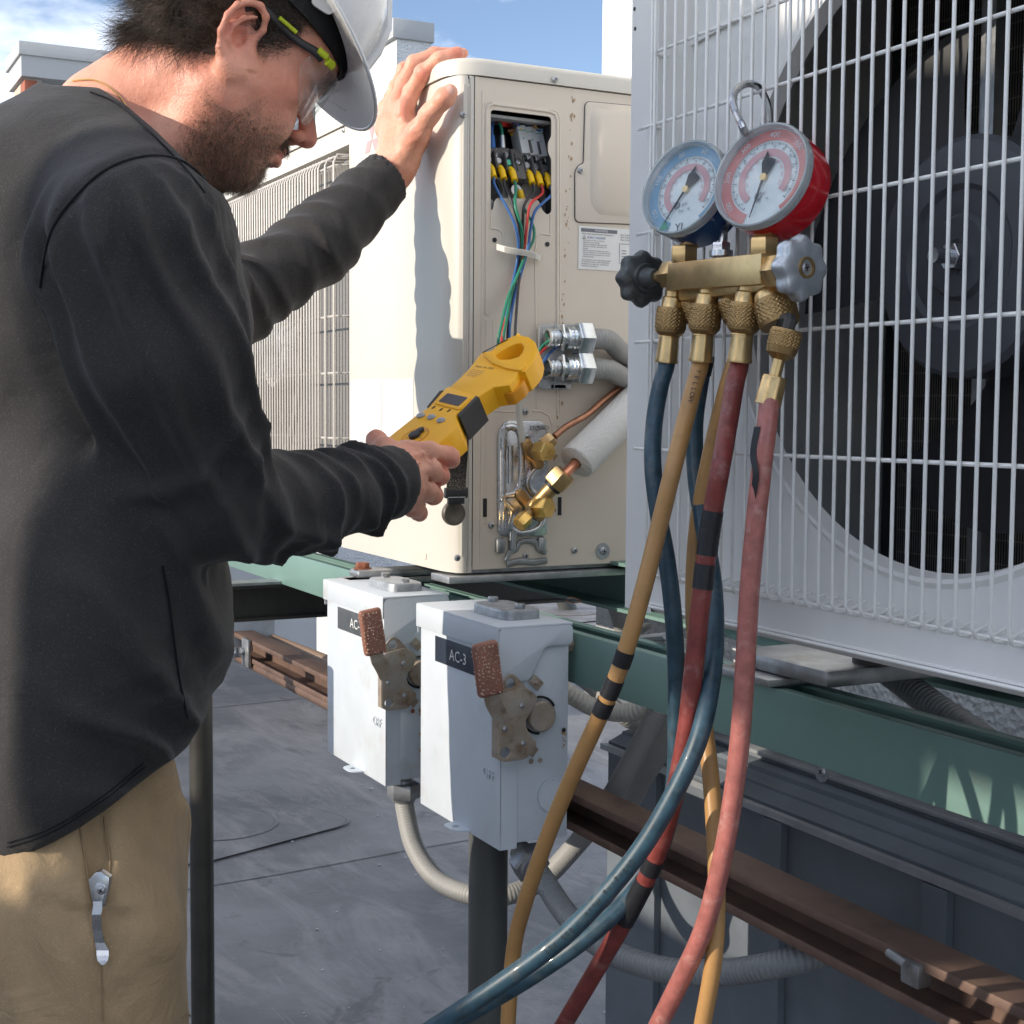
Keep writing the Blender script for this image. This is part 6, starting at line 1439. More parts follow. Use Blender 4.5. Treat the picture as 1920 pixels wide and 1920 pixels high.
# ---------------------------------------------------------------- skin, cloth, hair materials
def skin_mat():
    m = mat('skin', (0.74, 0.36, 0.245), .46, var=.1, vscale=30, sss=.18, bump=.5, bscale=420, bdist=.0011, rvar=.1); nt = m.node_tree; b = nt.nodes['Principled BSDF']; L = nt.links.new
    tc = [n for n in nt.nodes if n.bl_idname == 'ShaderNodeTexCoord'][0]
    n = nt.nodes.new('ShaderNodeTexNoise'); n.inputs['Scale'].default_value = 16; n.inputs['Detail'].default_value = 5; L(tc.outputs['Object'], n.inputs['Vector'])
    r = nt.nodes.new('ShaderNodeMapRange'); r.inputs['From Min'].default_value = .42; r.inputs['From Max'].default_value = .68; r.inputs['To Max'].default_value = .75; L(n.outputs['Fac'], r.inputs[0])
    x = nt.nodes.new('ShaderNodeMix'); x.data_type = 'RGBA'; x.inputs['B'].default_value = (.68, .25, .165, 1)
    prev = b.inputs['Base Color'].links[0].from_socket; L(prev, x.inputs['A']); L(r.outputs[0], x.inputs['Factor'])
    n2 = nt.nodes.new('ShaderNodeTexNoise'); n2.inputs['Scale'].default_value = 900; n2.inputs['Detail'].default_value = 2; L(tc.outputs['Object'], n2.inputs['Vector'])
    r2 = nt.nodes.new('ShaderNodeMapRange'); r2.inputs['From Min'].default_value = .60; r2.inputs['From Max'].default_value = .75; r2.inputs['To Max'].default_value = .45; L(n2.outputs['Fac'], r2.inputs[0])
    y = nt.nodes.new('ShaderNodeMix'); y.data_type = 'RGBA'; y.inputs['B'].default_value = (.30, .12, .08, 1); L(x.outputs['Result'], y.inputs['A']); L(r2.outputs[0], y.inputs['Factor']); L(y.outputs['Result'], b.inputs['Base Color'])
    # redness and lips stored per vertex
    at = nt.nodes.new('ShaderNodeAttribute'); at.attribute_name = 'red'; z = nt.nodes.new('ShaderNodeMix'); z.data_type = 'RGBA'; z.inputs['B'].default_value = (.60, .15, .11, 1); L(y.outputs['Result'], z.inputs['A']); L(at.outputs['Fac'], z.inputs['Factor'])
    at2 = nt.nodes.new('ShaderNodeAttribute'); at2.attribute_name = 'stubble'; z2 = nt.nodes.new('ShaderNodeMix'); z2.data_type = 'RGBA'; z2.inputs['B'].default_value = (.26, .145, .10, 1); L(z.outputs['Result'], z2.inputs['A']); L(at2.outputs['Fac'], z2.inputs['Factor']); L(z2.outputs['Result'], b.inputs['Base Color']); return m
M['skin'] = skin_mat()
M['nail'] = mat('nail', (0.62, 0.36, 0.29), .28, var=.04, coat=.3)
def cloth_mat(name, col, weave=2600, sheen=.10, rough=.95, fuzz=.6, bump=.5, var=.12, vs=5, wr=(14, .35, .010)):
    m = mat(name, col, rough, var=var, vscale=vs, bump=bump, bscale=weave, bdist=.0005, sheen=sheen, spec=.28); nt = m.node_tree; b = nt.nodes['Principled BSDF']; L = nt.links.new
    tw = [n for n in nt.nodes if n.bl_idname == 'ShaderNodeTexCoord'][0]; nw = nt.nodes.new('ShaderNodeTexNoise'); nw.inputs['Scale'].default_value = wr[0]; nw.inputs['Detail'].default_value = 5; nw.inputs['Distortion'].default_value = 1.2; nw.inputs['Roughness'].default_value = .5
    bw_ = nt.nodes.new('ShaderNodeBump'); bw_.inputs['Strength'].default_value = wr[1]; bw_.inputs['Distance'].default_value = wr[2]; L(tw.outputs['Object'], nw.inputs['Vector']); L(nw.outputs['Fac'], bw_.inputs['Height'])
    if b.inputs['Normal'].links: L(bw_.outputs[0], b.inputs['Normal'].links[0].from_node.inputs['Normal'])
    else: L(bw_.outputs[0], b.inputs['Normal'])
    if fuzz:
        tc = [n for n in nt.nodes if n.bl_idname == 'ShaderNodeTexCoord'][0]; n = nt.nodes.new('ShaderNodeTexNoise'); n.inputs['Scale'].default_value = 800; n.inputs['Detail'].default_value = 2; L(tc.outputs['Object'], n.inputs['Vector'])
        r = nt.nodes.new('ShaderNodeMapRange'); r.inputs['From Min'].default_value = .55; r.inputs['From Max'].default_value = .75; r.inputs['To Max'].default_value = fuzz; L(n.outputs['Fac'], r.inputs[0])
        x = nt.nodes.new('ShaderNodeMix'); x.data_type = 'RGBA'; x.inputs['B'].default_value = (*[min(1, c * 2.6 + .01) for c in col], 1)
        prev = b.inputs['Base Color'].links[0].from_socket; L(prev, x.inputs['A']); L(r.outputs[0], x.inputs['Factor']); L(x.outputs['Result'], b.inputs['Base Color'])
    return m
M['shirt'] = cloth_mat('black_jersey', (0.036, 0.034, 0.034), sheen=.10, rough=.75, bump=.8, weave=1500)
M['shirt_seam'] = cloth_mat('seam_thread', (0.009, 0.010, 0.013), fuzz=0)
M['khaki'] = cloth_mat('khaki_twill', (0.37, 0.265, 0.155), weave=1600, sheen=.1, fuzz=.2, var=.12, vs=14, wr=(11, .6, .016))
M['khaki_dark'] = cloth_mat('khaki_pocket', (0.27, 0.19, 0.11), weave=1600, sheen=.05, fuzz=.1)
def hair_mat(name, a, b_):
    m = mat(name, a, .38, col2=b_, vscale=130, spec=.6); return m
M['hair'] = hair_mat('dark_hair', (.030, .020, .014), (.095, .070, .052)); M['hair_grey'] = hair_mat('grey_hair', (.16, .14, .125), (.34, .31, .28))
M['beard'] = hair_mat('brown_beard', (.085, .046, .028), (.21, .125, .08)); M['beard_grey'] = hair_mat('light_beard', (.36, .26, .19), (.52, .42, .34))
M['hat_white'] = mat('hat_shell', (.66, .665, .68), .26, var=.03, coat=.4); M['liner'] = mat('sweatband', (.012, .012, .013), .7, var=.3, vscale=60, bump=.3, bscale=300)

# ================================================================ THE TECHNICIAN
tP = thing('person', cw(Q(180, 1650, 1.45)) * np.array([1, 1, 0]), 'bearded technician in black long sleeved shirt and khaki trousers, bent over a clamp meter', 'person')
# head pose from the landmarks: bowed 26 degrees, turned 27 degrees away
hb, hp_, hr = .4519, .4715, -.0992
_r = np.array([math.sin(hp_), 0, -math.cos(hp_)]); _F = np.array([math.cos(hp_), 0, math.sin(hp_)]); _U = np.array([0, 1.0, 0])
_f = _F * math.cos(hb) - _U * math.sin(hb); _h = _F * math.sin(hb) + _U * math.cos(hb)
HR = np.stack([_r * math.cos(hr) + _h * math.sin(hr), _f, _h * math.cos(hr) - _r * math.sin(hr)], 1); HO = np.array([-.2926, .4617, 1.4675]); HK = .968e-3
lo = np.array([-.46, .26, 1.30]); hi = np.array([-.13, .60, 1.60])
Hd = Field(lo, hi, .00185); Hd.place(HR, HO, HK)
HK_inv = 1
def E(c, r, k=8, op='add', both=False, rot=None):
    Hd.ell(c, r, k, op, rot)
    if both: Hd.ell((-c[0], c[1], c[2]), r, k, op, rot)
def K(a, b, r0, r1=None, k=8, op='add', both=False):
    Hd.cap(a, b, r0, r1, k, op)
    if both: Hd.cap((-a[0], a[1], a[2]), (-b[0], b[1], b[2]), r0, r1, k, op)
E((0, -4, 42), (73, 97, 82)); E((0, 45, 10), (61, 52, 72), 22)
K((28, 88, 27), (10, 95, 24), 8, 8, 12, both=True); E((47, 60, -10), (19, 24, 17), 16, both=True)
E((0, 46, 44), (62, 66, 46), 22); E((0, 74, -56), (31, 27, 30), 16); K((56, -2, -48), (20, 66, -97), 17, 15, 18, both=True); K((0, 70, -97), (0, 74, -98), 18, 17, 14); E((0, 40, -72), (50, 46, 36), 20); E((40, 46, -44), (24, 34, 34), 18, both=True)
E((33, 78, -38), (15, 14, 20), 14, both=True)
E((0, -2, -40), (60, 60, 50), 20)
# eye sockets, lids
E((33, 95, 8), (17, 13, 11), 10, 'sub', both=True); E((32, 78, 5), (15.5, 14, 13), 4, both=True); K((20, 88, 1), (44, 80, -1), 2.2, 1.8, 3, both=True)
# nose
K((0, 92, 14), (0, 111, -16), 6.5, 8, 9); K((0, 111, -16), (0, 116, -26), 8, 10, 6); E((0, 117, -27), (10.5, 9.5, 10), 5); E((11.5, 104, -33), (6.8, 9, 7.5), 5, both=True); K((0, 112, -34), (0, 100, -42), 4, 4, 5)
K((13, 98, -26), (27, 86, -52), 1.4, 1.2, 7, 'sub', both=True)
K((6.8, 113, -41), (8.5, 104, -31), 3.6, 3.2, 2.5, 'sub', both=True)
# lips
K((0, 99, -55), (13, 96, -57), 5.2, 4.8, 6, both=True); K((13, 96, -57), (23, 87, -62), 4.8, 2.5, 6, both=True)
K((0, 98, -68), (12, 95, -68), 6.0, 5.4, 5, both=True); K((12, 95, -68), (21, 87, -65), 5.4, 2.5, 5, both=True)
K((0, 106, -62), (14, 101, -62.5), 1.5, 1.3, 2.5, 'sub', both=True); K((14, 101, -62.5), (25, 88, -63.5), 1.4, 1.2, 3, 'sub', both=True); E((0, 96, -79), (17, 7, 4.5), 8, 'sub')
# ears: plate, helix rim, antihelix, lobe, tragus, bowl
for s in (1, -1):
    c = lambda x, y, z: (s * x, y, z)
    rim = [c(76, 10, 6), c(81, 14, 20), c(85, 10, 32), c(88, 0, 37), c(91, -11, 34), c(93, -20, 24), c(92, -24, 10), c(88, -22, -6), c(84, -15, -20), c(80, -6, -29)]
    rt_ = np.array([[.96, -.28 * s, 0], [.28 * s, .96, 0], [0, 0, 1]])
    Hd.ell(c(79, -6, 6), (5.0, 18, 29), 4, rot=rt_); Hd.chain(rim, [2.8, 3.2, 3.6, 3.8, 3.8, 3.6, 3.4, 3.4, 3.8, 4.5], 3)
    Hd.ell(c(87, -8, 14), (6, 9, 14), 3, 'sub', rot=rt_); Hd.chain([c(86, 2, 26), c(87, -8, 18), c(87, -14, 6), c(85, -12, -8), c(81, -4, -15)], [2.4, 2.6, 2.8, 2.8, 2.6], 3)
    Hd.ell(c(84, -2, -1), (10, 8.5, 12), 3, 'sub'); Hd.ell(c(79, -2, -30), (4.6, 8.5, 9.5), 5); Hd.cap(c(78, 10, -6), c(80, 8, 2), 3.6, 3.4, 4)
    Hd.cap(c(82, 2, -2), c(60, 6, 0), 4.4, 3.6, 2, 'sub')
# neck in the camera frame
Hd.place(np.eye(3), np.zeros(3))
Hd.cap(Q(212, 240, 1.475), Q(405, 110, 1.475), .062, .058, .03); Hd.cap(Q(330, 290, 1.44), Q(455, 150, 1.42), .028, .018, .035); Hd.cap(Q(280, 330, 1.47), Q(400, 270, 1.47), .052, .030, .03)
idx, X, Y, Z_ = Hd.band(.006)
Hd.D[idx] += (.00025 * vnoise(X * 90, Y * 90, Z_ * 90) + .0002 * vnoise(X * 260, Y * 260, Z_ * 260)).astype(np.float32)
HV, HF = Hd.mesh('head', 1); del Hd.D
HN = normals(HV, HF)

# ---- hands (camera frame)
# right hand closed round the meter
Rh = Field(Q(655, 1010, 1.60) + [0, 0, 0], Q(890, 775, 1.86) + [.01, .01, 0], .0014)
def dd_(px, py, d): return Q(px, py, d)
Rh.cap(dd_(640, 925, 1.600), dd_(735, 902, 1.655), .030, .026, .01)
Rh.cap(dd_(728, 890, 1.655), dd_(778, 866, 1.690), .024, .019, .014); Rh.cap(dd_(728, 905, 1.655), dd_(790, 900, 1.695), .025, .020, .014); Rh.cap(dd_(728, 920, 1.655), dd_(776, 936, 1.700), .023, .017, .014)
Rh.cap(dd_(720, 880, 1.66), dd_(760, 850, 1.70), .020, .016, .014)
fing = [
    ([(772, 848, 1.690), (806, 848, 1.692), (842, 856, 1.712), (846, 862, 1.742), (822, 860, 1.768)], [.0125, .0118, .0112, .0098, .0082]),     # index
    ([(782, 872, 1.690), (808, 880, 1.688), (826, 892, 1.706), (824, 896, 1.736), (800, 892, 1.760)], [.0125, .0118, .0100, .0092, .0080]),     # middle
    ([(778, 905, 1.692), (800, 918, 1.692), (814, 929, 1.710), (812, 932, 1.738), (790, 926, 1.760)], [.0120, .0112, .0098, .0088, .0078]),     # ring
    ([(762, 935, 1.695), (776, 952, 1.700), (786, 962, 1.718), (782, 962, 1.742), (764, 952, 1.760)], [.0110, .0102, .0088, .0078, .0068])]     # little
for P_, R_ in fing: Rh.chain([dd_(*p) for p in P_], R_, .006)
Rh.chain([dd_(742, 878, 1.670), dd_(722, 842, 1.690), dd_(706, 826, 1.712), dd_(720, 830, 1.735)], [.017, .0125, .0110, .0085], .009)      # thumb over the near edge
for a_, b_ in ((fing[0], fing[1]), (fing[1], fing[2]), (fing[2], fing[3])):
    m0 = (dd_(*a_[0][1]) + dd_(*b_[0][1])) / 2; m1 = (dd_(*a_[0][2]) + dd_(*b_[0][2])) / 2; Rh.cap(m0 - [0, 0, .011], m1 - [0, 0, .010], .0022, .003, .006, 'sub')
for P_, R_ in fing[1:]: Rh.ell(dd_(*P_[1]) - [0, 0, .004], (.0085, .0085, .009), .008)                                                      # knuckles
for (x0, y0, x1, y1) in ((735, 868, 790, 850), (735, 890, 800, 882), (735, 915, 790, 918)): Rh.cap(dd_(x0, y0, 1.638), dd_(x1, y1, 1.672), .0022, .0028, .006)   # tendons
Rh.cap(dd_(748, 880, 1.632), dd_(790, 866, 1.662), .0014, .0014, .003)
idx, X, Y, Z_ = Rh.band(.005); Rh.D[idx] += (.0006 * vnoise(X * 130, Y * 130, Z_ * 130) + .0003 * vnoise(X * 420, Y * 420, Z_ * 420)).astype(np.float32)
RV, RF = Rh.mesh('rh', 1)
# left hand laid on the corner of the unit
def G(px, py, x): return wc(PX(px, py, x))
Lh = Field([-.235, .43, 1.925], [-.045, .70, 2.20], .0015)
xs = XA - .020
def GD(px, py, d): return Q(px, py, d)
Lh.cap(GD(700, 372, 2.035), GD(738, 322, 2.045), .027, .025, .01)
Lh.cap(GD(738, 318, 2.045), GD(735, 215, 2.085), .025, .015, .016); Lh.cap(GD(742, 300, 2.045), GD(756, 208, 2.070), .025, .016, .016); Lh.cap(GD(752, 300, 2.035), GD(778, 260, 2.030), .022, .020, .016)
Lh.cap(GD(730, 240, 2.08), GD(760, 240, 2.06), .018, .018, .016); Lh.cap(GD(728, 240, 2.09), GD(724, 200, 2.11), .014, .012, .014)
zt_ = ZT + .026
tip = lambda px, py: wc(PZ(px, py, zt_ + .0075))
lf = [([GD(757, 212, 2.060), GD(772, 172, 2.055), GD(793, 137, 2.040), GD(823, 111, 2.020), GD(858, 99, 2.025)], [.0135, .0120, .0115, .0100, .0085]),
      ([GD(742, 200, 2.080), GD(757, 155, 2.085), GD(776, 118, 2.080), GD(815, 101, 2.085), GD(868, 100, 2.10)], [.0125, .0110, .0105, .0092, .0078]),
      ([GD(733, 204, 2.100), GD(742, 165, 2.110), GD(757, 130, 2.110), GD(790, 112, 2.120), GD(830, 110, 2.13)], [.0115, .0100, .0095, .0085, .0075]),
      ([GD(725, 215, 2.115), GD(731, 185, 2.130), GD(741, 160, 2.135), GD(762, 145, 2.145), GD(790, 140, 2.15)], [.0105, .0090, .0085, .0078, .007])]
for P_, R_ in lf: Lh.chain(P_, R_, .005)
Lh.chain([GD(758, 292, 2.030), GD(783, 250, 2.000), GD(806, 214, 1.980), GD(833, 184, 1.966), GD(845, 172, 1.964)], [.020, .0155, .0125, .0122, .0100], .010)
Lh.cap(GD(765, 252, 2.03), GD(775, 262, 2.03), .012, .014, .012)
Lh.ell(GD(793, 137, 2.036), (.0115, .0115, .0115), .004); Lh.cap(GD(757, 200, 2.045), GD(754, 214, 2.045), .011, .010, .008)
for p0_, p1_ in ((lf[0][0][2], lf[1][0][2]), (lf[1][0][1], lf[2][0][1])):
    pass
nl = GD(839, 177, 1.973); 
Lh.cap(GD(748, 300, 2.018), GD(757, 215, 2.042), .0024, .0024, .006); Lh.cap(GD(735, 290, 2.025), GD(742, 210, 2.06), .0022, .0024, .006)
idx, X, Y, Z_ = Lh.band(.005); Lh.D[idx] += (.0006 * vnoise(X * 130, Y * 130, Z_ * 130) + .0003 * vnoise(X * 420, Y * 420, Z_ * 420)).astype(np.float32)
LV, LF = Lh.mesh('lh', 1)
# arms and trunk under the clothes join head and hands into one body
Bd = Field(np.array([-.60, -.42, 1.10]), np.array([-.10, .53, 2.10]), .008)
Bd.cap(Q(225, 245, 1.475), Q(180, 420, 1.46), .058, .09, .03); Bd.cap(Q(190, 480, 1.46), Q(170, 1200, 1.45), .085, .07, .03)
Bd.chain([Q(250, 430, 1.30), Q(385, 930, 1.385), Q(700, 910, 1.63)], [.048, .040, .024], .02); Bd.chain([Q(170, 430, 1.62), Q(420, 585, 1.92), Q(728, 335, 2.045)], [.045, .038, .022], .02); Bd.cap(Q(230, 400, 1.33), Q(170, 400, 1.60), .06, .06, .03)
BV, BF = Bd.mesh('bd', 0)
Vs = [HV, RV, LV, BV]; off = np.cumsum([0] + [len(v) for v in Vs]); AV = np.concatenate(Vs); AF = np.concatenate([f + o for f, o in zip([HF, RF, LF, BF], off)])
me = np_mesh('body', cw(AV), AF)
# vertex tints: lips, ear, nose, knuckles redder; stubble under the beard
loc = ((HV - HO) @ HR) / HK
def blob(c, r, P=None): P = loc if P is None else P; return np.exp(-((P - np.array(c)) ** 2).sum(1) / (r * r))
red = np.zeros(len(AV)); hred = .75 * blob((10, 100, -57), 9) + .85 * blob((8, 98, -69), 9) + .55 * blob((0, 117, -28), 16) + .5 * blob((84, -8, 4), 30) + .30 * blob((50, 50, -15), 26) + .25 * blob((33, 80, -5), 16)
red[:len(HV)] = np.clip(hred, 0, 1)
for c_ in ((845, 858, 1.71), (826, 890, 1.70), (812, 925, 1.71), (784, 958, 1.72)): red[off[1]:off[2]] += .6 * blob(Q(*c_), .014, RV)
for c_ in ((793, 137, 2.03), (757, 215, 2.05), (842, 175, 1.98), (858, 99, 2.02)): red[off[2]:off[3]] += .6 * blob(Q(*c_), .013, LV)
hx, hy = imgxy(HV)
def beard_mask(px, py):
    """density of the beard over the visible cheek, 0..1, in landmark space of the face"""
    return None
bz_ = loc[:, 2]; byy = loc[:, 1]; bxx = np.abs(loc[:, 0])
def beardw(l):
    x, y, z = np.abs(l[:, 0]), l[:, 1], l[:, 2]
    top = -24 - .12 * (y - 20) + np.where(y > 70, -(y - 70) * .25, 0)         # upper edge over the cheek
    w_ = np.clip((top - z) / 48, 0, 1) ** 1.2 * np.clip((y + 12) / 22, 0, 1) * (z > -135)
    mo = (y > 84) & (z < -36) & (z > -56) & (x < 34); w_ = np.where(mo, np.clip((x - 3) / 6, .35, 1) * .9, w_)
    lip = (y > 88) & (z > -75) & (z < -50) & (x < 26) & ((z < -54)); w_ = np.where(lip, 0, w_)
    sb = (np.abs(y - 16) < 15) & (z > -42) & (z < 34) & (x > 50); w_ = np.where(sb, np.maximum(w_, .55), w_)
    nose = (y > 99) & (z > -44); w_ = np.where(nose, 0, w_)
    ear = (x > 75); w_ = np.where(ear, 0, w_)
    return w_
bw = beardw(loc)
stb = np.zeros(len(AV)); stb[:len(HV)] = np.clip(bw * .34, 0, .34)
# darker scalp tint where hair grows
def scalpw(l):
    x, y, z = np.abs(l[:, 0]), l[:, 1], l[:, 2]
    line = np.where(y < 0, -32 + .10 * (y + 90), -14 + .9 * y)
    w_ = ((z > line) & (y < 8)) | ((z > 18 + (y - 8) * .55) & (y >= 8) & (y < 66)) | (z > 62)
    w_ &= ~((x > 76) & (y > -32) & (y < 22) & (z < 42) & (z > -45)); return w_.astype(float)
sw = scalpw(loc); _e = np.clip((70 - loc[:, 1]) / 40, 0, 1); stb[:len(HV)] = np.maximum(stb[:len(HV)], sw * (.35 + .6 * _e))
# soften the hairline
for _ in range(6):
    s_ = stb[:len(HV)].copy(); c_n = np.ones(len(HV))
    for a, b in ((0, 1), (1, 2), (2, 3), (3, 0)):
        np.add.at(s_, HF[:, a], stb[HF[:, b]]); np.add.at(c_n, HF[:, a], 1)
    stb[:len(HV)] = s_ / c_n
for nm_, arr in (('red', red.clip(0, 1)), ('stubble', stb)):
    a_ = me.attributes.new(nm_, 'FLOAT', 'POINT'); a_.data.foreach_set('value', arr.astype(np.float32))
link('body', me, M['skin'], tP)
# thumb nail
def nail(c, n, u, w_, l_, parent):
    c, n, u = Vector(cw(c)), Vector(CMAT @ np.array(n)).normalized(), Vector(CMAT @ np.array(u)).normalized(); v = n.cross(u).normalized(); b = MB(); g = []
    for i in range(9):
        row = []
        for j in range(9):
            s, t_ = (i / 8 - .5) * 2, (j / 8 - .5) * 2; rr = 1 - .25 * abs(s) ** 3
            row.append(b.bm.verts.new(c + v * (t_ * w_ * rr) + u * (s * l_) - n * (t_ * t_ * w_ * .38 + max(0, s) ** 2 * .0006)))
        g.append(row)
    for i in range(8):
        for j in range(8): b.bm.faces.new((g[i][j], g[i][j + 1], g[i + 1][j + 1], g[i + 1][j]))
    return b.build('thumb_nail', M['nail'], parent, 80)
tv = GD(845, 172, 1.964) - GD(820, 199, 1.968); tv /= np.linalg.norm(tv)
nail(GD(841, 177, 1.964) + np.array([-.001, .001, -.0116]), (-.12, .1, -1), tv, .0075, .0085, tP)

# ---- hair and beard
def roots_from(V, N, w_, n, vis=True):
    p = w_ / w_.sum(); i = rng.choice(len(V), n, p=p); return V[i] + rng.normal(size=(n, 3)) * .0006, N[i], i
vis_ = (HN @ np.array([0, -.2, -1.0]) > -.45)
Rm = HR
def hdir(a): return Rm @ np.array(a, float)
w_h = sw * vis_ * (hx > 180) * np.where(loc[:, 1] > 30, np.clip((78 - loc[:, 1]) / 45, .05, 1), 1)
r_, n_, i_ = roots_from(HV, HN, w_h, 9000); l_ = loc[i_]
# flow: back of the head combs down and back, sides sweep back over the ear
flow = np.where((l_[:, 1] < -30)[:, None], hdir((0, -.35, -1)), hdir((0, -1.0, -.25)))
side = rng.normal(size=(len(r_), 3)) * .25
for nm_, sel, mm_ in (('hair', slice(0, 6600), 'hair'), ('grey_hair', slice(6600, 9000), 'hair_grey')):
    strands(nm_, r_[sel], (flow + n_ * .22 + side * .8)[sel], rng.uniform(.016, .045, len(r_[sel])) * np.where(l_[sel][:, 1] > -10, .75, 1), .00017 if mm_ == 'hair' else .00011, .26, M[mm_], tP, 5, .03)
wl_ = sw * vis_ * (hx > 200) * (loc[:, 1] < 20); rr_, nn_, ii_ = roots_from(HV, HN, wl_, 260)
rl, dl, ll = [], [], []
for q in range(260):
    l = loc[ii_[q]]; base = hdir((.2, -.5, -1)) if l[1] < -25 else hdir((.3, -1, -.1)); base = base + nn_[q] * rng.uniform(.1, .5) + rng.normal(size=3) * .40
    m_ = rng.integers(14, 30); rl.append(rr_[q] + rng.normal(size=(m_, 3)) * .0016); dl.append(base + rng.normal(size=(m_, 3)) * .12); ll.append(rng.uniform(.028, .058) * rng.uniform(.8, 1.1, m_))
rl, dl, ll = np.concatenate(rl), np.concatenate(dl), np.concatenate(ll)
strands('hair_lock', rl, dl, ll, .00017, .15, M['hair'], tP, 7, .04)
# sideburn and temple hair, swept back over the ear
ws = ((loc[:, 1] > 6) & (loc[:, 1] < 52) & (loc[:, 2] > -16 + .75 * (loc[:, 1] - 8)) & (loc[:, 2] < 70) & (np.abs(loc[:, 0]) < 79)).astype(float) * vis_
ws = ws * np.clip((loc[:, 2] + 16 - .75 * (loc[:, 1] - 8)) / 26, .06, 1); r_, n_, i_ = roots_from(HV, HN, ws, 2600); l_ = loc[i_]; dn = np.clip((20 - l_[:, 2]) / 30, 0, 1)[:, None]
strands('sideburn', r_, hdir((.15, -1, -.1)) * (1 - dn) + hdir((.1, -.15, -1)) * dn + n_ * .28 + rng.normal(size=(2600, 3)) * .32, rng.uniform(.008, .028, 2600) * (1 - .55 * dn[:, 0]), .00014, .24, M['hair'], tP, 5, .02)
r_, n_, i_ = roots_from(HV, HN, ws, 900); l_ = loc[i_]; dn = np.clip((20 - l_[:, 2]) / 30, 0, 1)[:, None]
strands('grey_hair', r_, hdir((.15, -1, -.1)) * (1 - dn) + hdir((.1, -.15, -1)) * dn + n_ * .3 + rng.normal(size=(900, 3)) * .3, rng.uniform(.012, .030, 900) * (1 - .5 * dn[:, 0]), .00011, .24, M['hair_grey'], tP, 5, .02)
# moustache
wm = (blob((12, 100, -49), 9) + blob((24, 90, -54), 9)) * (loc[:, 2] > -59) * (loc[:, 2] < -38) * (loc[:, 1] < 106); wm = wm * (wm > .15) * vis_ + 1e-12
r_, n_, i_ = roots_from(HV, HN, wm, 520); strands('moustache', r_, hdir((.5, .35, -1)) + n_ * .45 + rng.normal(size=(520, 3)) * .3, rng.uniform(.004, .009, 520), .00010, .18, M['hair'], tP, 4, .02)
# short nape hair
wn = ((loc[:, 1] < -15) & (loc[:, 2] < -18) & (loc[:, 2] > -58)).astype(float) * vis_ * np.exp(-((loc[:, 2] + 24) / 16) ** 2)
r_, n_, i_ = roots_from(HV, HN, wn, 1500); strands('nape_hair', r_, hdir((0, -.5, -1)) + n_ * .25 + rng.normal(size=(1500, 3)) * .3, rng.uniform(.005, .016, 1500), .00008, .18, M['hair'], tP, 4)
r_, n_, i_ = roots_from(HV, HN, bw * vis_, 9500); fl = hdir((.1, .25, -1))
for nm_, sel, mm_, rad_ in (('beard', slice(0, 6500), 'beard', .00013), ('light_beard', slice(6500, 9500), 'beard_grey', .00011)):
    li = loc[i_][sel]; ln = rng.uniform(.003, .0075, len(r_[sel])) * np.where(li[:, 2] < -85, 1.3, 1.0) * np.where((li[:, 2] > -56), .75, 1)
    strands(nm_, r_[sel], fl + n_[sel] * .5 + rng.normal(size=(len(r_[sel]), 3)) * .35, ln, rad_, .34, M[mm_], tP, 4, .02)
wb = blob((30, 100, 27), 9) + blob((18, 104, 26), 9); wb = wb * (wb > .05) * vis_ + 1e-12
r_, n_, i_ = roots_from(HV, HN, wb, 500); strands('eyebrow', r_, hdir((.8, -.2, .3)) + n_ * .4 + rng.normal(size=(500, 3)) * .25, rng.uniform(.005, .010, 500), .00013, .15, M['hair'], tP, 3)
# fine hair on the left hand and wrist
hx2, hy2 = imgxy(LV); NL = normals(LV, LF); wv = ((hx2 < 775) & (hy2 > 215) & (NL[:, 2] < .2)).astype(float); r_, n_, i_ = roots_from(LV, NL, wv, 900)
strands('arm_hair', r_, np.array([.3, .4, 0]) + n_ * .4 + rng.normal(size=(900, 3)) * .3, rng.uniform(.004, .009, 900), .00006, .15, M['beard_grey'], tP, 3)

# ---- shirt
def cloth_disp(f, idx, X, Y, Z, kind): pass
Sh = Field(np.array([-.62, -.40, 1.08]), np.array([-.085, .53, 2.10]), .0042)
Sh.ell(Q(165, 560, 1.46), (.150, .205, .185), .05); Sh.ell(Q(128, 440, 1.44), (.140, .100, .155), .05); Sh.ell(Q(195, 1090, 1.46), (.118, .25, .175), .06); Sh.ell(Q(152, 1390, 1.46), (.080, .16, .160), .05)
Sh.cap(Q(150, 1500, 1.45), Q(140, 1720, 1.45), .098, .10, .05)
Sh.cap(Q(225, 262, 1.47), Q(232, 380, 1.33), .066, .070, .04); Sh.cap(Q(215, 262, 1.47), Q(160, 400, 1.60), .066, .075, .04); Sh.cap(Q(168, 285, 1.47), Q(80, 560, 1.45), .050, .095, .05)
Sh.cap(Q(330, 420, 1.36), Q(330, 620, 1.42), .040, .07, .05)
SA0, SA1, SA2 = Q(245, 440, 1.275), Q(388, 935, 1.385), Q(738, 903, 1.638)
Sh.cap(SA0, Q(300, 650, 1.305), .073, .071, .03); Sh.cap(Q(300, 650, 1.305), SA1, .071, .056, .02); Sh.cap(Q(392, 945, 1.392), Q(560, 945, 1.50), .056, .050, .02); Sh.cap(Q(560, 945, 1.50), SA2, .050, .0385, .015)
LA0, LA1, LA2 = Q(200, 430, 1.62), Q(425, 575, 1.93), Q(728, 330, 2.043)
Sh.cap(LA0, LA1, .075, .056, .03); Sh.cap(LA1, Q(600, 455, 1.985), .056, .052, .02); Sh.cap(Q(600, 455, 1.985), LA2, .052, .0400, .015)
idx, X, Y, Z_ = Sh.band(.022); P = np.stack([X, Y, Z_], 1)
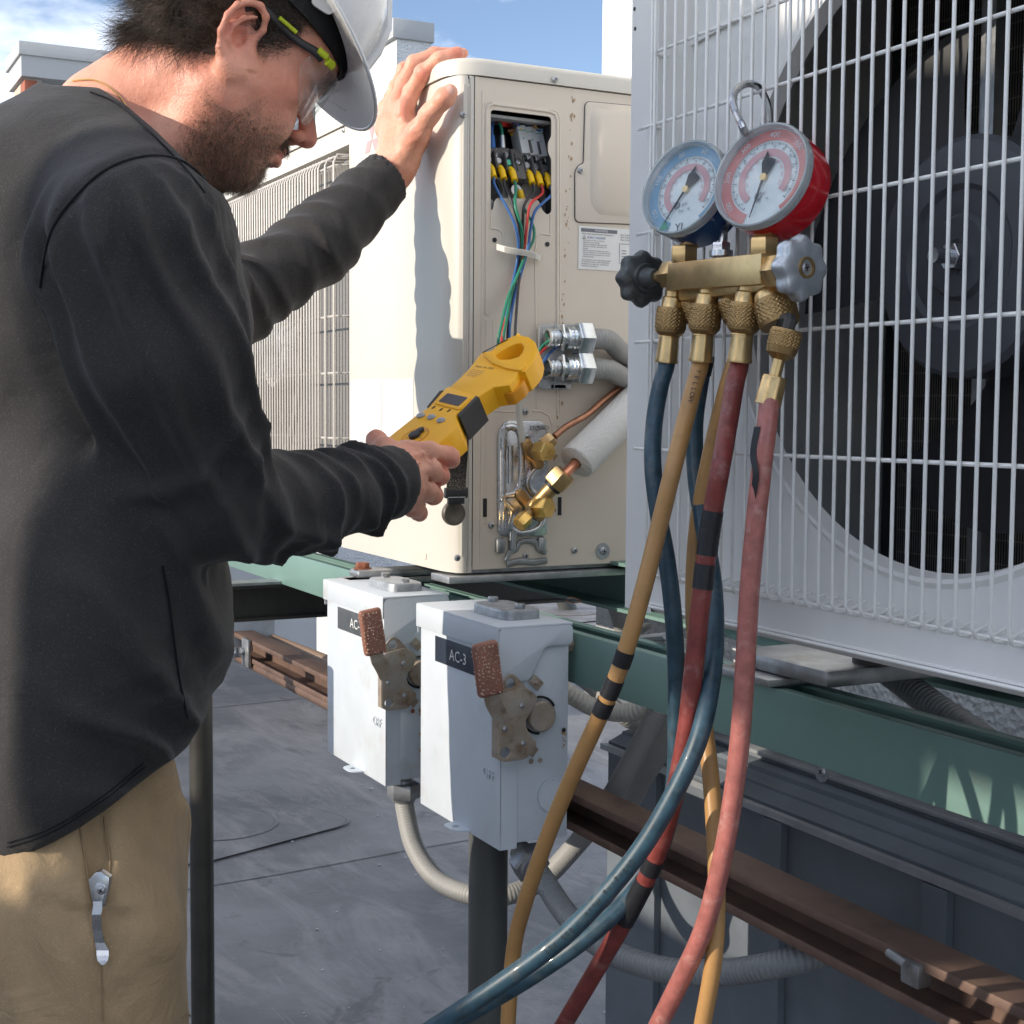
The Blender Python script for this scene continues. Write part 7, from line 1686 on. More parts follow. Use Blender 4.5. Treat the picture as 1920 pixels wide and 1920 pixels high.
def along(P, a, b):
    ab = b - a; L_ = np.linalg.norm(ab); d = ab / L_; t = (P - a) @ d; q = P - a - t[:, None] * d; u, v = [np.array(z) for z in frame_of(Vector(d), Vector((0, 1, 0)))]
    return t / L_, np.arctan2(q @ v, q @ u), np.linalg.norm(q, axis=1), L_
def ridge(x, p=1.6): return (.5 + .5 * np.cos(2 * np.pi * x)) ** p
n1 = vnoise(X * 14, Y * 14, Z_ * 14); n2 = vnoise(X * 30 + 9, Y * 30, Z_ * 30); n3 = vnoise(X * 6 + 3, Y * 6, Z_ * 6)
disp = .0035 * n3 + .0016 * n2 + .0016 * n1
px_, py_ = 960 + F * X / Z_, 960 - F * Y / Z_
# right forearm: gathered rings, tight towards the cuff
t, th_, rr_, L_ = along(P, SA1, SA2); wgt = np.clip((t + .05) / .15, 0, 1) * np.clip((.93 - t) / .10, 0, 1) * (rr_ < .085)
amp = (.0026 + .0050 * np.clip((t - .35) / .5, 0, 1)); ph = t * (6.2 + 2.2 * t) + .42 * np.sin(th_ + .5) + .45 * n1 + .4 * n3
disp += wgt * amp * (ridge(ph, 1.7) * 1.9 - .6) * (.25 + 1.1 * np.clip(.5 + .8 * n2 + .5 * n3, 0, 1))
cuff = (rr_ < .07) * (t > .90); disp += np.where(cuff, .0018 * ridge((t - .985) * 9, .6) * (np.abs(t - .985) < .05), 0)
# elbow and upper arm: long soft drapes running down the arm
t, th_, rr_, L_ = along(P, SA0, SA1); wgt = np.clip((.115 - rr_) / .03, 0, 1) * np.clip((t + .25) / .2, 0, 1) * np.clip((1.02 - t) / .2, 0, 1) * np.clip((1.46 - Z_) / .06, 0, 1)
ph = th_ * 11 / (2 * math.pi) + t * 1.1 + .22 * n1 + .6 * n3; disp += wgt * (.0095 * ridge(ph, 2.2) - .0020) * (.5 + .9 * np.clip(n3 + .4, 0, 1))
ph = t * 4.2 + .55 * np.sin(th_) + .9 * n3 + .25 * n1; disp += wgt * np.clip((t - .55) / .3, 0, 1) * .0065 * ridge(ph, 2.4)
# left sleeve: many diagonal rings
t, th_, rr_, L_ = along(P, LA1, LA2); wgt = np.clip((t + .10) / .1, 0, 1) * np.clip((.95 - t) / .08, 0, 1) * (rr_ < .085) * (Z_ > 1.72)
ph = t * 7.4 + .50 * np.sin(th_ + 1.2) + .50 * n1 + .5 * n3; disp += wgt * (.0068 * ridge(ph, 1.9) - .0018) * (.6 + .5 * np.clip(.5 + n3, 0, 1))
# trunk: pulls from armpit down to the belly, folds stacked above the hem
ud = (X * .80 + Y * .60) / .075 + Z_ * 2; trunk = (Z_ < 1.6) * (py_ > 700)
ph = ud + 1.1 * n3 + .5 * vnoise(X * 9, Y * 9, Z_ * 9); disp += trunk * np.clip((py_ - 750) / 350, 0, 1) * np.clip((px_ - 40) / 200, 0, 1) * (.0135 * ridge(ph, 2.8) - .0026)
ph = py_ / 62 + px_ / 210 + 1.2 * n3; disp += (Z_ < 1.6) * np.exp(-((py_ - 1340) / 120) ** 2) * np.clip((px_ - 200) / 150, 0, 1) * .006 * ridge(ph, 2.0)
# raglan seam pinches the cloth
seam_px = [(75, 540), (80, 505), (88, 458), (108, 410), (148, 362), (190, 323), (245, 298), (300, 291), (345, 303), (385, 335)]
sp = np.array([[p.x, p.y] for p in catmull([Vector((a, b, 0)) for a, b in seam_px], 8)])
front = Z_ < 1.45
dmin = np.full(len(X), 1e3)
for a_, b_ in sp: dmin = np.minimum(dmin, np.hypot(px_ - a_, py_ - b_))
disp -= front * .0028 * np.exp(-(dmin / 7.0) ** 2); disp += front * .0014 * np.exp(-((dmin - 14) / 9) ** 2)
ph = (px_ * .9 + py_ * .15) / 46 + .5 * n1; disp += front * (py_ > 300) * np.exp(-(((py_ - 430) / 120)) ** 2) * np.clip((px_ - 150) / 60, 0, 1) * .0036 * ridge(ph, 1.8)
Sh.D[idx] -= disp.astype(np.float32)
# openings: hem cut, neck hole, cuffs
X3, Y3, Z3 = Sh.grid(); PXg = 960 + F * X3 / Z3; PYg = 960 - F * Y3 / Z3
hem = np.interp(PXg, [-300, 0, 60, 100, 150, 200, 240, 290, 330, 352, 420, 520], [1665, 1612, 1598, 1580, 1552, 1518, 1486, 1447, 1420, 1400, 1290, 1200])
Sh.D = np.where(Z3 < 1.72, np.maximum(Sh.D, ((PYg - hem) * 1.35 / F).astype(np.float32)), Sh.D)
nk_ = lambda a, b, ra, rb: Sh.cap(a, b, ra, rb, .004, 'sub')
# neck hole: everything on the head side of the collar plane within the neck column
c0 = Q(262, 232, 1.47)
ndir = Q(390, 118, 1.475) - Q(225, 245, 1.475); ndir /= np.linalg.norm(ndir)
pl = (X3 - c0[0]) * ndir[0] + (Y3 - c0[1]) * ndir[1] + (Z3 - c0[2]) * ndir[2]
line = np.interp(PXg, [-200, 60, 100, 135, 185, 235, 290, 345, 392, 500], [60, 150, 160, 161, 164, 196, 243, 297, 345, 420])
Sh.D = np.where((Z3 < 1.72) & (PYg < 460), np.maximum(Sh.D, ((line - PYg) * 1.40 / F).astype(np.float32)), Sh.D)
for a_, b_ in ((SA1, SA2), (LA1, LA2)):
    d_ = (b_ - a_) / np.linalg.norm(b_ - a_); q = (X3 - b_[0]) * d_[0] + (Y3 - b_[1]) * d_[1] + (Z3 - b_[2]) * d_[2]
    near = ((X3 - b_[0]) ** 2 + (Y3 - b_[1]) ** 2 + (Z3 - b_[2]) ** 2) < .09 ** 2
    Sh.D = np.where(near, np.maximum(Sh.D, q.astype(np.float32)), Sh.D)
    Sh.cap(b_ - d_ * .012, b_ + d_ * .05, .0325 if b_[2] < 1.8 else .034, .036, .002, 'sub')
SV, SF = Sh.mesh('shirt', 1); SN = normals(SV, SF)
me = np_mesh('shirt', cw(SV), SF); shirt = asparent(link('shirt', me, M['shirt'], tP)); del Sh
SS = Surf(SV)
def sew(pts, r, m_='shirt_seam', nm='seam', lift=.0005, n=6, parent=None, S=None):
    S = S or SS; P = [S.at(p.x, p.y) for p in catmull([Vector((a, b, 0)) for a, b in pts], n)]; P = np.array(P)
    for _ in range(3): P[1:-1] = (P[:-2] + P[1:-1] * 2 + P[2:]) / 4
    P[:, 2] -= lift; b = MB(); b.tube([Vector(cw(p)) for p in P], r, 8); return b.build(nm, M[m_], parent or shirt, 80)
sew(seam_px, .0012, lift=.0006)
sew([(305, 1060), (318, 1130), (328, 1210), (338, 1280), (352, 1345)], .0013)
sew([(14, 1580), (100, 1552), (200, 1488), (270, 1430)], .0008); sew([(14, 1588), (100, 1560), (200, 1496), (272, 1438)], .0008)
sew([(170, 173), (205, 186), (238, 208), (290, 256), (345, 312), (385, 362)], .0010)
# lint on the cloth
wl_ = ((SN[:, 2] < -.2) & (imgxy(SV)[1] < 1500)).astype(float); rl_, nl_, _i = roots_from(SV, SN, wl_, 260); tl_ = rng.normal(size=(260, 3)); tl_ -= nl_ * (tl_ * nl_).sum(1, keepdims=True)
strands('lint', rl_ + nl_ * .0006, tl_ + nl_ * .05, rng.uniform(.0015, .007, 260), .00007, .35, M['hair_grey'], shirt, 4)
# ---- trousers
Tr = Field(np.array([-.62, -1.32, 1.20]), np.array([-.20, -.10, 1.76]), .006)
Tr.ell(Q(165, 1560, 1.475), (.094, .17, .150), .04); Tr.ell(Q(140, 1760, 1.475), (.104, .19, .160), .05)
Tr.cap(Q(172, 1750, 1.385), Q(190, 2400, 1.37), .086, .075, .04); Tr.cap(Q(190, 2400, 1.37), Q(160, 3300, 1.34), .075, .06, .03)
Tr.cap(Q(140, 1750, 1.57), Q(150, 2400, 1.58), .086, .075, .04); Tr.cap(Q(150, 2400, 1.58), Q(120, 3300, 1.60), .075, .06, .03)
idx, X, Y, Z_ = Tr.band(.02); px_, py_ = 960 + F * X / Z_, 960 - F * Y / Z_; n1 = vnoise(X * 12, Y * 12, Z_ * 12); n3 = vnoise(X * 5, Y * 5, Z_ * 5)
disp = .007 * n3 + .003 * n1 + .006 * ridge(px_ / 150 - py_ / 260 + .9 * n3, 2.2) * (py_ > 1500)
def star(cx, cy, ang, w_, l_, a):
    u = (px_ - cx) * math.cos(ang) + (py_ - cy) * math.sin(ang); v = -(px_ - cx) * math.sin(ang) + (py_ - cy) * math.cos(ang)
    return 1.7 * a * np.exp(-(v / w_) ** 2) * np.clip(u / 25, 0, 1) * np.clip(1 - u / l_, 0, 1) * (Z_ < 1.42)
disp += star(180, 1706, math.radians(205), 12, 190, .005) + star(190, 1706, math.radians(-12), 10, 130, .004) + star(178, 1700, math.radians(235), 14, 200, .004) - star(190, 1712, math.radians(8), 12, 130, .003) + star(190, 1850, math.radians(-35), 16, 150, .003) - star(178, 1715, math.radians(190), 13, 180, .003)
disp -= .011 * np.exp(-((px_ - np.interp(py_, [1520, 1640, 1700], [178, 185, 182])) / np.interp(py_, [1520, 1600, 1710], [24, 20, 5])) ** 2) * (py_ < 1712) * (Z_ < 1.42)      # pocket mouth
disp -= .0016 * np.exp(-((px_ - np.interp(py_, [1700, 1920], [186, 193])) / 3.5) ** 2) * (py_ > 1710) * (Z_ < 1.42)
Tr.D[idx] -= disp.astype(np.float32); X3, Y3, Z3 = Tr.grid(); Tr.D = np.maximum(Tr.D, (Y3 - (-.215 + 0 * X3)).astype(np.float32))
TV, TF = Tr.mesh('trousers', 2); me = np_mesh('trousers', cw(TV), TF); trousers = asparent(link('trousers', me, M['khaki'], tP)); TS = Surf(TV)
sew([(196, 1530), (200, 1570), (207, 1612), (203, 1650), (191, 1700)], .0012, 'khaki_dark', 'pocket_edge', parent=trousers, S=TS)
sew([(150, 1545), (160, 1610), (170, 1670), (178, 1708)], .0012, 'khaki_dark', 'pocket_edge', parent=trousers, S=TS)
sew([(186, 1725), (190, 1800), (193, 1915)], .0008, 'khaki_dark', 'seam', parent=trousers, S=TS)
sew([(345, 1910), (352, 1900), (357, 1905)], .0008, 'khaki_dark', 'seam', parent=trousers, S=TS)
# boots under the frame edge
for d_, nm_ in ((1.34, 'boot'), (1.60, 'boot')):
    f_ = Field(np.array([-.62, -1.42, d_ - .12]), np.array([-.28, -1.05, d_ + .2]), .007); c_ = wc((0, 0, 0)); base = Q(160 if d_ < 1.5 else 120, 3300, d_)
    wb_ = cw(base); a0_ = wc((wb_[0], wb_[1], .05)); a1_ = wc((wb_[0] + .15, wb_[1], .045)); a2_ = wc((wb_[0], wb_[1], .16))
    f_ = Field(np.minimum(np.minimum(a0_, a1_), a2_) - .08, np.maximum(np.maximum(a0_, a1_), a2_) + .08, .007); f_.cap(a0_, a1_, .045, .042, .02); f_.cap(a0_, a2_, .045, .055, .03)
    v_, ff_ = f_.mesh('b', 1); link('boot', np_mesh('boot', cw(v_), ff_), M['rubber'], tP)
print('person meshes', round(time.time() - T0, 1), len(AV), len(SV), len(TV))
# ================================================================ THINGS WORN AND HELD
def HL(x, y, z): return Vector(cw(HO + HR @ (np.array([x, y, z], float) * HK)))
HX, HY, HZ = [Vector(CMAT @ HR[:, i]) for i in range(3)]
mmk = HK
# ---- hard hat
t = thing('hard_hat', HL(0, 0, 80), 'white hard hat with black sweatband, worn by the technician', 'hard hat')
TAU = math.radians(25)                                # the hat sits tipped forward, its back edge raised
def HT(x, y, z): return HL(x, 120 + (y - 120) * math.cos(TAU) + (z - 50) * math.sin(TAU), 50 + (z - 50) * math.cos(TAU) + (120 - y) * math.sin(TAU))
def ringp(ax_, ay_, z, a, cy_=0): return HT(ax_ * math.sin(math.radians(a)), cy_ + ay_ * math.cos(math.radians(a)), z)
def bandp(ax_, ay_, z, a, k): y = -2 + ay_ * math.cos(math.radians(a)); return HL(ax_ * math.sin(math.radians(a)), y, z + (118 - y) * k)
b = MB(); n = 72
rows_o = [(96, 126, 50), (97, 127, 56), (96, 125, 74), (91, 118, 100), (80, 104, 125), (62, 80, 144), (38, 50, 156), (12, 16, 161)]
rows_i = [(r0 - 2.6, r1 - 2.6, z - (0 if i == 0 else 2.4)) for i, (r0, r1, z) in enumerate(rows_o)]
def shell(rows, flip):
    R_ = [[b.bm.verts.new(ringp(a_, c_, z, 360 * k / n, -2 - (z - 50) * .06)) for k in range(n)] for a_, c_, z in rows]
    for A, B_ in zip(R_, R_[1:]):
        for k in range(n): b.bm.faces.new((A[k], A[(k + 1) % n], B_[(k + 1) % n], B_[k]))
    b.bm.faces.new(R_[-1]); return R_
Ro = shell(rows_o, 0); Ri = shell(rows_i, 1)
for k in range(n): b.bm.faces.new((Ro[0][k], Ro[0][(k + 1) % n], Ri[0][(k + 1) % n], Ri[0][k]))
# raised ridge over the crown
b.tube([HT(0, -2 + (c_ + 1.5), z + 1) for a_, c_, z in rows_o[2:]] + [HT(0, -2 - (c_ + 1.5), z + 1) for a_, c_, z in rows_o[:1:-1]], .007, 8)
b.build('shell', M['hat_white'], t, 40)
# brim with drooping visor: thick closed sheet
b = MB(); na = 73; prof_n = 9; top, bot = [], []
for i in range(na):
    a = -180 + 360 * i / (na - 1); fr = max(0.0, math.cos(math.radians(a) * .98)) if abs(a) < 92 else 0.0; fr = fr ** .75
    out_ = 7 + 48 * fr; dz = -3 - 5 * fr; rt, rb = [], []
    for j in range(prof_n):
        s = j / (prof_n - 1); rad_ = s * out_; z = 51 + dz * (s ** 1.25)
        ax_, ay_ = 95 + rad_ * .92, 125 + rad_; rt.append(b.bm.verts.new(ringp(ax_, ay_, z + 1.3, a, -2))); rb.append(b.bm.verts.new(ringp(ax_, ay_, z - 1.3, a, -2)))
    top.append(rt); bot.append(rb)
for i in range(na - 1):
    for j in range(prof_n - 1):
        b.bm.faces.new((top[i][j], top[i + 1][j], top[i + 1][j + 1], top[i][j + 1])); b.bm.faces.new((bot[i][j], bot[i][j + 1], bot[i + 1][j + 1], bot[i + 1][j]))
    b.bm.faces.new((top[i][-1], top[i + 1][-1], bot[i + 1][-1], bot[i][-1])); b.bm.faces.new((top[i][0], bot[i][0], bot[i + 1][0], top[i + 1][0]))
bmesh.ops.remove_doubles(b.bm, verts=b.bm.verts[:], dist=1e-6); b.build('brim', M['hat_white'], t, 50)
b = MB(); ed = [ringp(95 + (7 + 48 * (max(0, math.cos(math.radians(a) * .98)) ** .75 if abs(a) < 92 else 0)) * .92, 125 + (7 + 48 * (max(0, math.cos(math.radians(a) * .98)) ** .75 if abs(a) < 92 else 0)), 51 - 3 - 5 * (max(0, math.cos(math.radians(a) * .98)) ** .75 if abs(a) < 92 else 0), a, -2) for a in range(-180, 181, 4)]
b.tube(ed, .0021, 8); b.build('brim_edge', M['hat_white'], t, 60)
b = MB(); A_, B_, C_, D_ = [], [], [], []
for k in range(n + 1):
    a = 360 * k / n
    A_.append(b.bm.verts.new(bandp(80, 117, 46, a, .16))); B_.append(b.bm.verts.new(bandp(91, 126, 80, a, .46))); C_.append(b.bm.verts.new(bandp(83, 120, 46, a, .16))); D_.append(b.bm.verts.new(bandp(92.5, 127, 80, a, .46)))
for k in range(n):
    for q in ((A_[k], A_[k + 1], B_[k + 1], B_[k]), (C_[k], D_[k], D_[k + 1], C_[k + 1]), (A_[k], C_[k], C_[k + 1], A_[k + 1]), (B_[k], B_[k + 1], D_[k + 1], D_[k])): b.bm.faces.new(q)
b.build('sweatband', M['liner'], t, 50)
b = MB()
for a in (52, -52, 128, -128): b.tube([ringp(80, 108, 64, a - 6, -2), ringp(78, 106, 70, a, -2), ringp(66, 88, 106, a, -2), ringp(32, 42, 136, a, -2)], .007, 8, flat=(HX, .4))
b.build('suspension_strap', M['liner'], t, 60)
b = MB(); c_ = ringp(90, 120, 50, 66, -2); b.prism(roundpoly([c_ + HY * .012 * s1 + HZ * .011 * s2 for s1, s2 in ((1, 1), (-1, 1), (-1, -1), (1, -1))], .007), HX * .004, bev=.0006); b.build('strap_key', M['hat_white'], t)
T = [text('NORTH', ringp(95 + 26 * .92, 125 + 26, 45.2, -16, -2), HY, HX, .0085, M['hat_white'], off=.0035)]; join_mesh('moulded_word', T, t)

# ---- safety glasses
t = thing('safety_glasses', HL(0, 110, 10), 'clear safety glasses with black and lime arms on the technician', 'glasses')
for s, nm_ in ((1, 'near'), (-1, 'far')):
    b = MB(); g = []
    for i in range(22):
        u = i / 21; a = math.radians(6 + 70 * u); top_z = 37 - 5 * u - 2 * math.sin(math.pi * u) * -1; low = 4 - 36 * math.sin(math.pi * min(1, u * 1.05) ** .8) ** .9 * 1.0 + 0 if False else None
        lowz = np.interp(u, [0, .12, .3, .5, .7, .88, 1], [10, -8, -24, -29, -22, -2, 18])
        row = []
        for j in range(12):
            v = j / 11; z = top_z + (lowz - top_z) * v; bul = 2.5 * math.sin(math.pi * v)
            row.append(b.bm.verts.new(HL(s * (70 + bul) * math.sin(a), 54 + (62 + bul) * math.cos(a) - 5 * v, z)))
        g.append(row)
    for i in range(21):
        for j in range(11): b.bm.faces.new((g[i][j], g[i][j + 1], g[i + 1][j + 1], g[i + 1][j]))
    per = [v.co.copy() for v in g[0]] + [r_[-1].co.copy() for r_ in g[1:]] + [v.co.copy() for v in g[-1][-2::-1]] + [r_[0].co.copy() for r_ in g[-2:0:-1]]
    b.build('lens', M['clear'], t, 80)
    b = MB(); b.tube(per + [per[0]], .00055, 6); b.build('lens_edge', M['clear'], t, 80)
    b = MB(); arm = [HL(s * 67, 80, 34), HL(s * 71, 70, 35), HL(s * 75, 50, 33), HL(s * 79, 24, 36), HL(s * 83, 4, 38), HL(s * 82, -10, 28), HL(s * 80, -20, 8)]
    b.tube(catmull(arm, 6), .0042, 10, flat=(HX, .45), rf=lambda q: .0048 - .0022 * q); b.build('arm', M['black_plastic'], t, 60)
    mm('lime', (.48, .56, .02), .4, var=.04)
    b = MB(); b.tube([HL(s * 70.5, 84, 37), HL(s * 72, 72, 38.0)], .0036, 10, flat=(HX, .5)); b.build('lime_insert', M['lime'], t, 60); b = MB(); b.tube([HL(s * 66, 94, 34), HL(s * 69.5, 86, 34)], .0046, 10, flat=(HX, .4)); b.build('lime_insert', M['lime'], t, 60); b = MB(); b.tube([HL(s * 79.5, 44, 38.0), HL(s * 82.5, 22, 40)], .0022, 8, flat=(HX, .6)); b.build('lime_insert', M['lime'], t, 60)
b = MB(); b.tube(catmull([HL(-9, 121, 34), HL(0, 119, 32), HL(9, 121, 34)], 6), .0016, 8); b.build('bridge', M['clear'], t, 60)

# ---- thin gold chain lying on the neck
t = thing('necklace', Vector(cw(Q(230, 175, 1.42))), 'thin gold chain round the neck above the black collar', 'necklace')
HS = Surf(HV); pts = [(137, 152), (152, 150), (176, 150), (200, 160), (222, 178), (240, 203)]
P = np.array([HS.at(p.x, p.y, 5) for p in catmull([Vector((a, b_, 0)) for a, b_ in pts], 10)]); 
for _ in range(4): P[1:-1] = (P[:-2] + P[1:-1] * 2 + P[2:]) / 4
P[:, 2] -= .0012
ln = MB(); gold = mat('gold', (.80, .58, .25), .25, metal=1.0, var=.1); M['gold'] = gold
PW = [Vector(cw(p)) for p in P]; acc = 0; k = 0
for a, c in zip(PW, PW[1:]):
    m = max(1, int((c - a).length / .0016))
    for j in range(m):
        q = a.lerp(c, j / m); rs = bmesh.ops.create_icosphere(ln.bm, subdivisions=1, radius=.0010)
        for v in rs['verts']: v.co = v.co + q
stuff(ln.build('chain_links', M['gold'], t))

# ---- folding knife clipped in the trouser pocket
kd = min(TS.at(184, 1690)[2], TS.at(186, 1780)[2]) - .0035
def KP(px, py, o=0.0): return Vector(cw(Q(px, py, kd - o)))
t = thing('pocket_knife', KP(184, 1720), 'silver folding knife held by its clip on the trouser pocket', 'knife')
fwd = Vector(CF)
b = MB(); b.prism([KP(x, y) for x, y in ((165, 1650), (180, 1635), (188, 1634), (205, 1646), (204, 1662), (196, 1700), (174, 1700))], fwd * .010, bev=.0012); b.build('handle', M['steel'], t)
b = MB(); b.prism([KP(x, y, .0012) for x, y in ((176, 1662), (184, 1655), (194, 1657), (199, 1664), (194, 1690), (192, 1700), (175, 1700))], fwd * .0014, bev=.0004)
seg_ = [(175, 191, 1690, .0012), (174, 192, 1703, .003), (172, 189, 1715, .0045), (174, 191, 1745, .0022), (178, 196, 1768, .0012), (181, 204, 1782, .0020), (181, 204, 1792, .0055), (183, 202, 1802, .0075), (190, 196, 1809, .0085)]
for (l0_, r0_, y0_, o0), (l1_, r1_, y1_, o1) in zip(seg_, seg_[1:]):
    b.prism([KP(l0_, y0_, o0), KP(r0_, y0_, o0), KP(r1_, y1_, o1), KP(l1_, y1_, o1)], fwd * .0009)
bmesh.ops.remove_doubles(b.bm, verts=b.bm.verts[:], dist=2e-5); b.build('clip', M['steel'], t, 50)
screw(t, KP(190, 1669, .0016), -fwd, .0040); b = MB(); b.lathe(KP(184, 1686, .0014), -fwd, [(0, .0012), (.0006, .0009)], 10); b.build('rivet', M['steel'], t)

# ---- clamp meter
mL, mW, mN = [np.array(v) / np.linalg.norm(v) for v in ((.664, .573, .474), (.664, -.166, -.73), (-.34, .80, -.49))]
mP0 = Q(845, 748, 1.80); NW = Vector(CMAT @ mN); LWv = Vector(CMAT @ mL); WW = Vector(CMAT @ mW)
def MP(px, py, h=0.0):
    d = np.array([(px - 960) / F, -(py - 960) / F, 1.0]); s = ((mP0 + mN * h) @ mN) / (d @ mN); return Vector(cw(d * s))
tC = thing('clamp_meter', MP(845, 748), 'yellow clamp meter held by the technician, jaw round a black wire', 'clamp meter')
head = [(842, 726), (858, 712), (880, 690), (896, 668), (904, 660), (921, 657), (934, 645), (950, 634), (966, 628), (972, 623), (977, 628), (992, 631), (1003, 640), (1007, 655), (1004, 670), (997, 682), (984, 696), (972, 698), (964, 712), (955, 722), (924, 726), (906, 738), (896, 745)]
hole = [(925, 668), (936, 660), (950, 651), (966, 644), (976, 643), (982, 650), (979, 660), (972, 668), (956, 673), (938, 673)]
b = MB(); b.prism([MP(*p) for p in head], -NW * .028, hole=[MP(*p) for p in hole], bev=.0022); b.build('jaw_head', M['yellow'], tC, 40)
# collar ring under the jaw and trigger
b = MB(); b.prism(roundpoly([MP(*p, .003) for p in ((903, 662), (922, 656), (934, 672), (958, 680), (975, 676), (985, 684), (976, 694), (950, 690), (922, 680))], .004), -NW * .033, bev=.0022); b.build('jaw_collar', M['yellow'], tC, 40)
b = MB(); b.prism(roundpoly([MP(*p, -.010) for p in ((958, 690), (976, 694), (986, 706), (980, 722), (958, 738), (944, 738), (930, 728), (946, 712))], .006), -NW * .016, bev=.002); b.build('trigger', M['yellow_deep'], tC, 40)
b = MB(); b.tube([MP(905, 661, .0005), MP(935, 645, .0005), MP(952, 636, .0005)], .0007, 6); b.build('jaw_split', M['black'], tC)
# body
body = [(835, 727), (842, 724), (896, 741), (893, 745), (856, 776), (858, 800), (836, 820), (812, 840), (770, 848), (728, 840), (716, 832), (727, 820), (776, 781), (802, 764)]
b = MB(); b.prism([MP(*p) for p in body], -NW * .034, bev=.0022); b.build('body', M['yellow'], tC, 40)
b = MB(); b.prism([MP(*p, .0007) for p in ((892, 741), (898, 744), (862, 781), (857, 777))], -NW * .0345, bev=.0012); b.build('rubber_side', M['rubber'], tC, 40)
b = MB(); b.prism([MP(*p, .0005) for p in ((831, 731), (824, 732), (800, 762), (803, 764))], -NW * .02, bev=.001); b.build('rubber_side', M['rubber'], tC, 40)
b = MB(); e0, e1 = MP(861, 798, -.012), MP(834, 836, -.012); b.tube([e0 + WW * .0004, e1 + WW * .0004], .0018, 6); b.build('side_slot', M['rubber'], tC)
b = MB(); b.prism(roundpoly([MP(*p, .0012) for p in ((834, 733), (884, 745), (862, 768), (814, 756))], .003), -NW * .001, bev=.0003); b.build('screen_frame', M['yellow'], tC)
b = MB(); b.prism(roundpoly([MP(*p, .0018) for p in ((839, 737), (877, 745), (859, 761), (822, 752))], .002), -NW * .001); b.build('screen', M['lcd'], tC)
for q in ((789, 780), (809, 783), (827, 789)):
    b = MB(); b.prism(roundpoly([MP(*q) + WW * (sx * .0062) + LWv * (sy * .0052) + NW * .0022 for sx, sy in ((1, .6), (0, 1.1), (-1, .6), (-1, -.4), (0, -1.2), (1, -.4))], .004, 4), -NW * .003, bev=.0008); o = asparent(b.build('button', M['button'], tC))
    T = [text('HOLD' if q[0] == 809 else ('MAX' if q[0] == 827 else '\u263c' if False else 'O'), MP(*q) + NW * .0023, WW, LWv, .0032, M['ink_grey'], off=0)]; join_mesh('button_print', T, o)
for q in ((813, 764), (827, 768), (842, 770)):
    b = MB(); b.prism([MP(*q) + WW * .0016 * math.cos(a) + LWv * .0034 * math.sin(a) + NW * .0004 for a in [k * math.pi / 6 for k in range(12)]], -NW * .0005); b.build('indicator', M['black'], tC)
    T = [text('----', MP(*q) + LWv * .0055 + NW * .0002, WW, LWv, .0035, M['ink_grey'], off=0)]; join_mesh('panel_print', T, tC)
dc = MP(778, 818)
b = MB(); b.lathe(dc - NW * .001, NW, [(0, .0185), (.0016, .0185), (.0010, .0160), (.0002, .0158)], 40, False); b.build('dial_recess', M['yellow_deep'], tC)
b = MB(); b.lathe(dc, NW, [(0, .0075), (.004, .0072), (.0046, .006)], 28); b.prism([dc + LWv * .0155 + WW * .001 + NW * .0046, dc + LWv * .012 + WW * .005 + NW * .0046, dc - LWv * .004 + WW * .004 + NW * .0046, dc - LWv * .004 - WW * .004 + NW * .0046, dc + LWv * .012 - WW * .003 + NW * .0046], -NW * .004, bev=.0005); b.build('dial_knob', M['black_plastic'], tC)
T = [text('OFF', dc + LWv * .0145 + NW * .0012, WW, LWv, .0042, M['ink_white'], off=0)]
join_mesh('dial_print', T, tC)
T = []
for k, s in enumerate(('A', 'V', 'mA', '200', '20', '~', 'Hz')):
    a = math.radians(-95 + k * 32); 
    if abs(a) < .3: continue
    T.append(text(s, dc + LWv * .0145 * math.cos(a) + WW * .0145 * math.sin(a) + NW * .0008, WW, LWv, .0032, M['ink_grey'], off=0))
join_mesh('dial_print', T, tC)
b = MB()
for k in range(9):
    a = math.radians(-120 + k * 27); d = LWv * math.cos(a) + WW * math.sin(a); e = d.cross(NW); q = dc + NW * .0007
    b.face([q + d * .009 + e * .0002, q + d * .0125 + e * .0002, q + d * .0125 - e * .0002, q + d * .009 - e * .0002])
b.build('dial_tick', M['ink_grey'], tC)
T = [text('Rated  3A  50Hz', MP(909, 689, .0002), WW, LWv, .0052, M['ink'], off=.0003)]
for k, s in enumerate(('Sinusoidal  DCV', 'Operation 0-40 C', 'Altitude 2000 m', 'Cat III  600 V')): T.append(text(s, MP(905, 692, .0002) - LWv * (.0042 + k * .0042) - WW * .004, WW, LWv, .0036, M['ink_grey'], off=.0003))
join_mesh('panel_print', [T[0]], tC); join_mesh('panel_print', T[1:], tC)
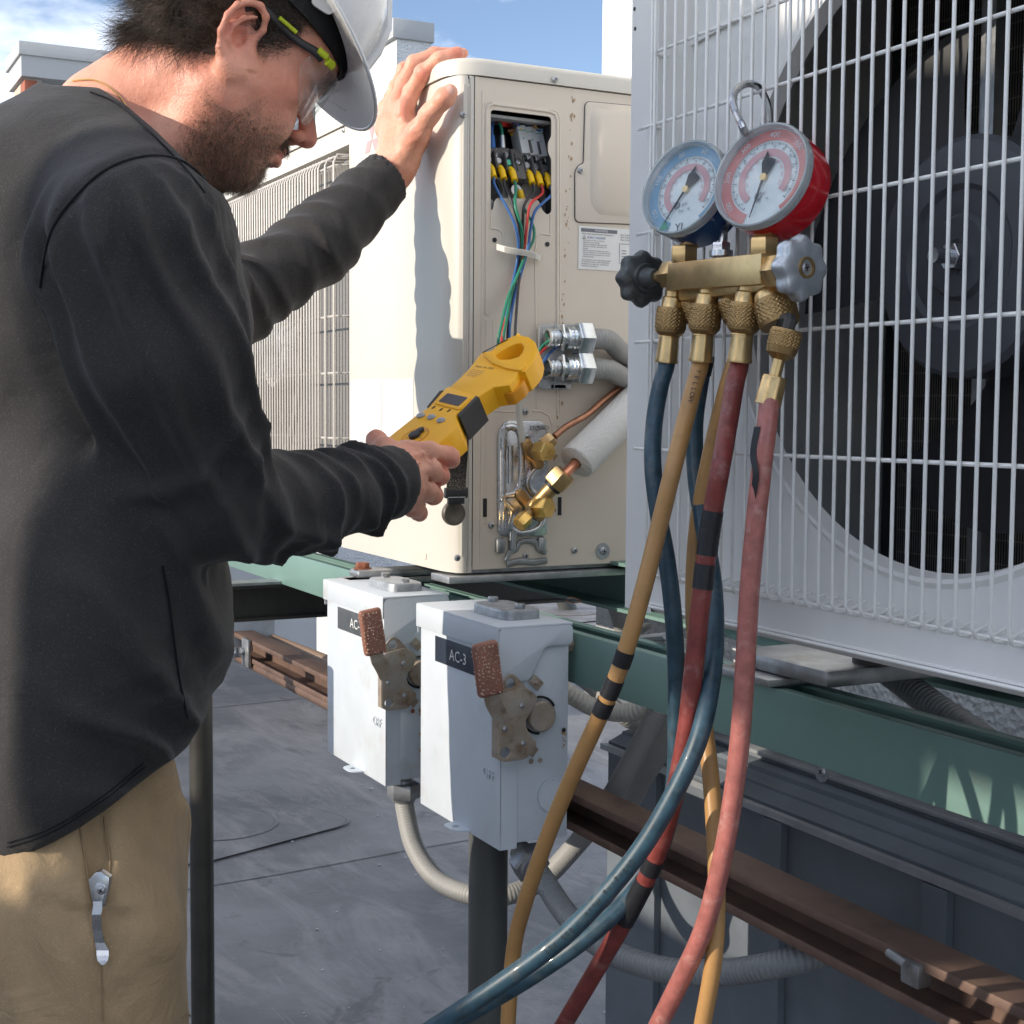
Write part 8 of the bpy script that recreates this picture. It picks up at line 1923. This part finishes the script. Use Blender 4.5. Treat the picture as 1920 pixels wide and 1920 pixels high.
# hanging strap with its magnet
def strap_m():
    m = mat('woven_strap', (.035, .033, .030), .7, var=.2); nt = m.node_tree; b_ = nt.nodes['Principled BSDF']; L = nt.links.new
    v = nt.nodes.new('ShaderNodeTexVoronoi'); v.inputs['Scale'].default_value = 520; tc = [n for n in nt.nodes if n.bl_idname == 'ShaderNodeTexCoord'][0]; L(tc.outputs['Object'], v.inputs['Vector'])
    r = nt.nodes.new('ShaderNodeMapRange'); r.inputs['From Min'].default_value = .18; r.inputs['From Max'].default_value = .30; r.inputs['To Min'].default_value = 1; r.inputs['To Max'].default_value = 0; L(v.outputs['Distance'], r.inputs[0])
    x = nt.nodes.new('ShaderNodeMix'); x.data_type = 'RGBA'; x.inputs['A'].default_value = (.03, .028, .026, 1); x.inputs['B'].default_value = (.30, .27, .24, 1); L(r.outputs[0], x.inputs['Factor']); L(x.outputs['Result'], b_.inputs['Base Color']); return m
M['strap'] = strap_m()
b = MB(); cs = [(862, 800, 1.86), (860, 830, 1.90), (858, 865, 1.935), (856, 895, 1.955), (855, 918, 1.962)]
hw = .0130
P = [Vector(cw(Q(*c))) for c in cs]; P = catmull(P, 5); A_ = [b.bm.verts.new(p - Vector(CR) * hw) for p in P]; B_ = [b.bm.verts.new(p + Vector(CR) * hw) for p in P]; A2 = [b.bm.verts.new(p - Vector(CR) * hw + Vector(CF) * .0022) for p in P]; B2 = [b.bm.verts.new(p + Vector(CR) * hw + Vector(CF) * .0022) for p in P]
for k in range(len(P) - 1):
    for q in ((A_[k], A_[k + 1], B_[k + 1], B_[k]), (A2[k], B2[k], B2[k + 1], A2[k + 1]), (A_[k], A2[k], A2[k + 1], A_[k + 1]), (B_[k], B_[k + 1], B2[k + 1], B2[k])): b.bm.faces.new(q)
b.build('strap', M['strap'], tC)
p = PY(855, 922, YA - .012); b = MB(); b.box(p + Vector((-.0175, -.003, -.009)), p + Vector((.0175, .004, .006)), bev=.0022); b.box(p + Vector((-.0125, -.002, -.017)), p + Vector((.0125, .003, -.008)), bev=.001); b.build('buckle', M['black_plastic'], tC)
b = MB(); b.box(p + Vector((-.013, -.0036, -.0078)), p + Vector((.013, -.0030, -.0070))); b.build('stitching', M['ink_white'], tC)
p = PY(852, 963, YA - .008); b = MB(); b.lathe(p, (0, -1, 0), [(-.006, .0168), (.0, .0168), (.0016, .0155), (.0018, .010), (.0012, .009)], 36); mm('magnet', (.14, .12, .10), .45, metal=.5, var=.25, vscale=90, dirt=(.3, .26, .2), dirt_scale=300, dirt_lo=.6, dirt_hi=.8); b.build('magnet', M['magnet'], tC)
print('script done', round(time.time() - T0, 1))
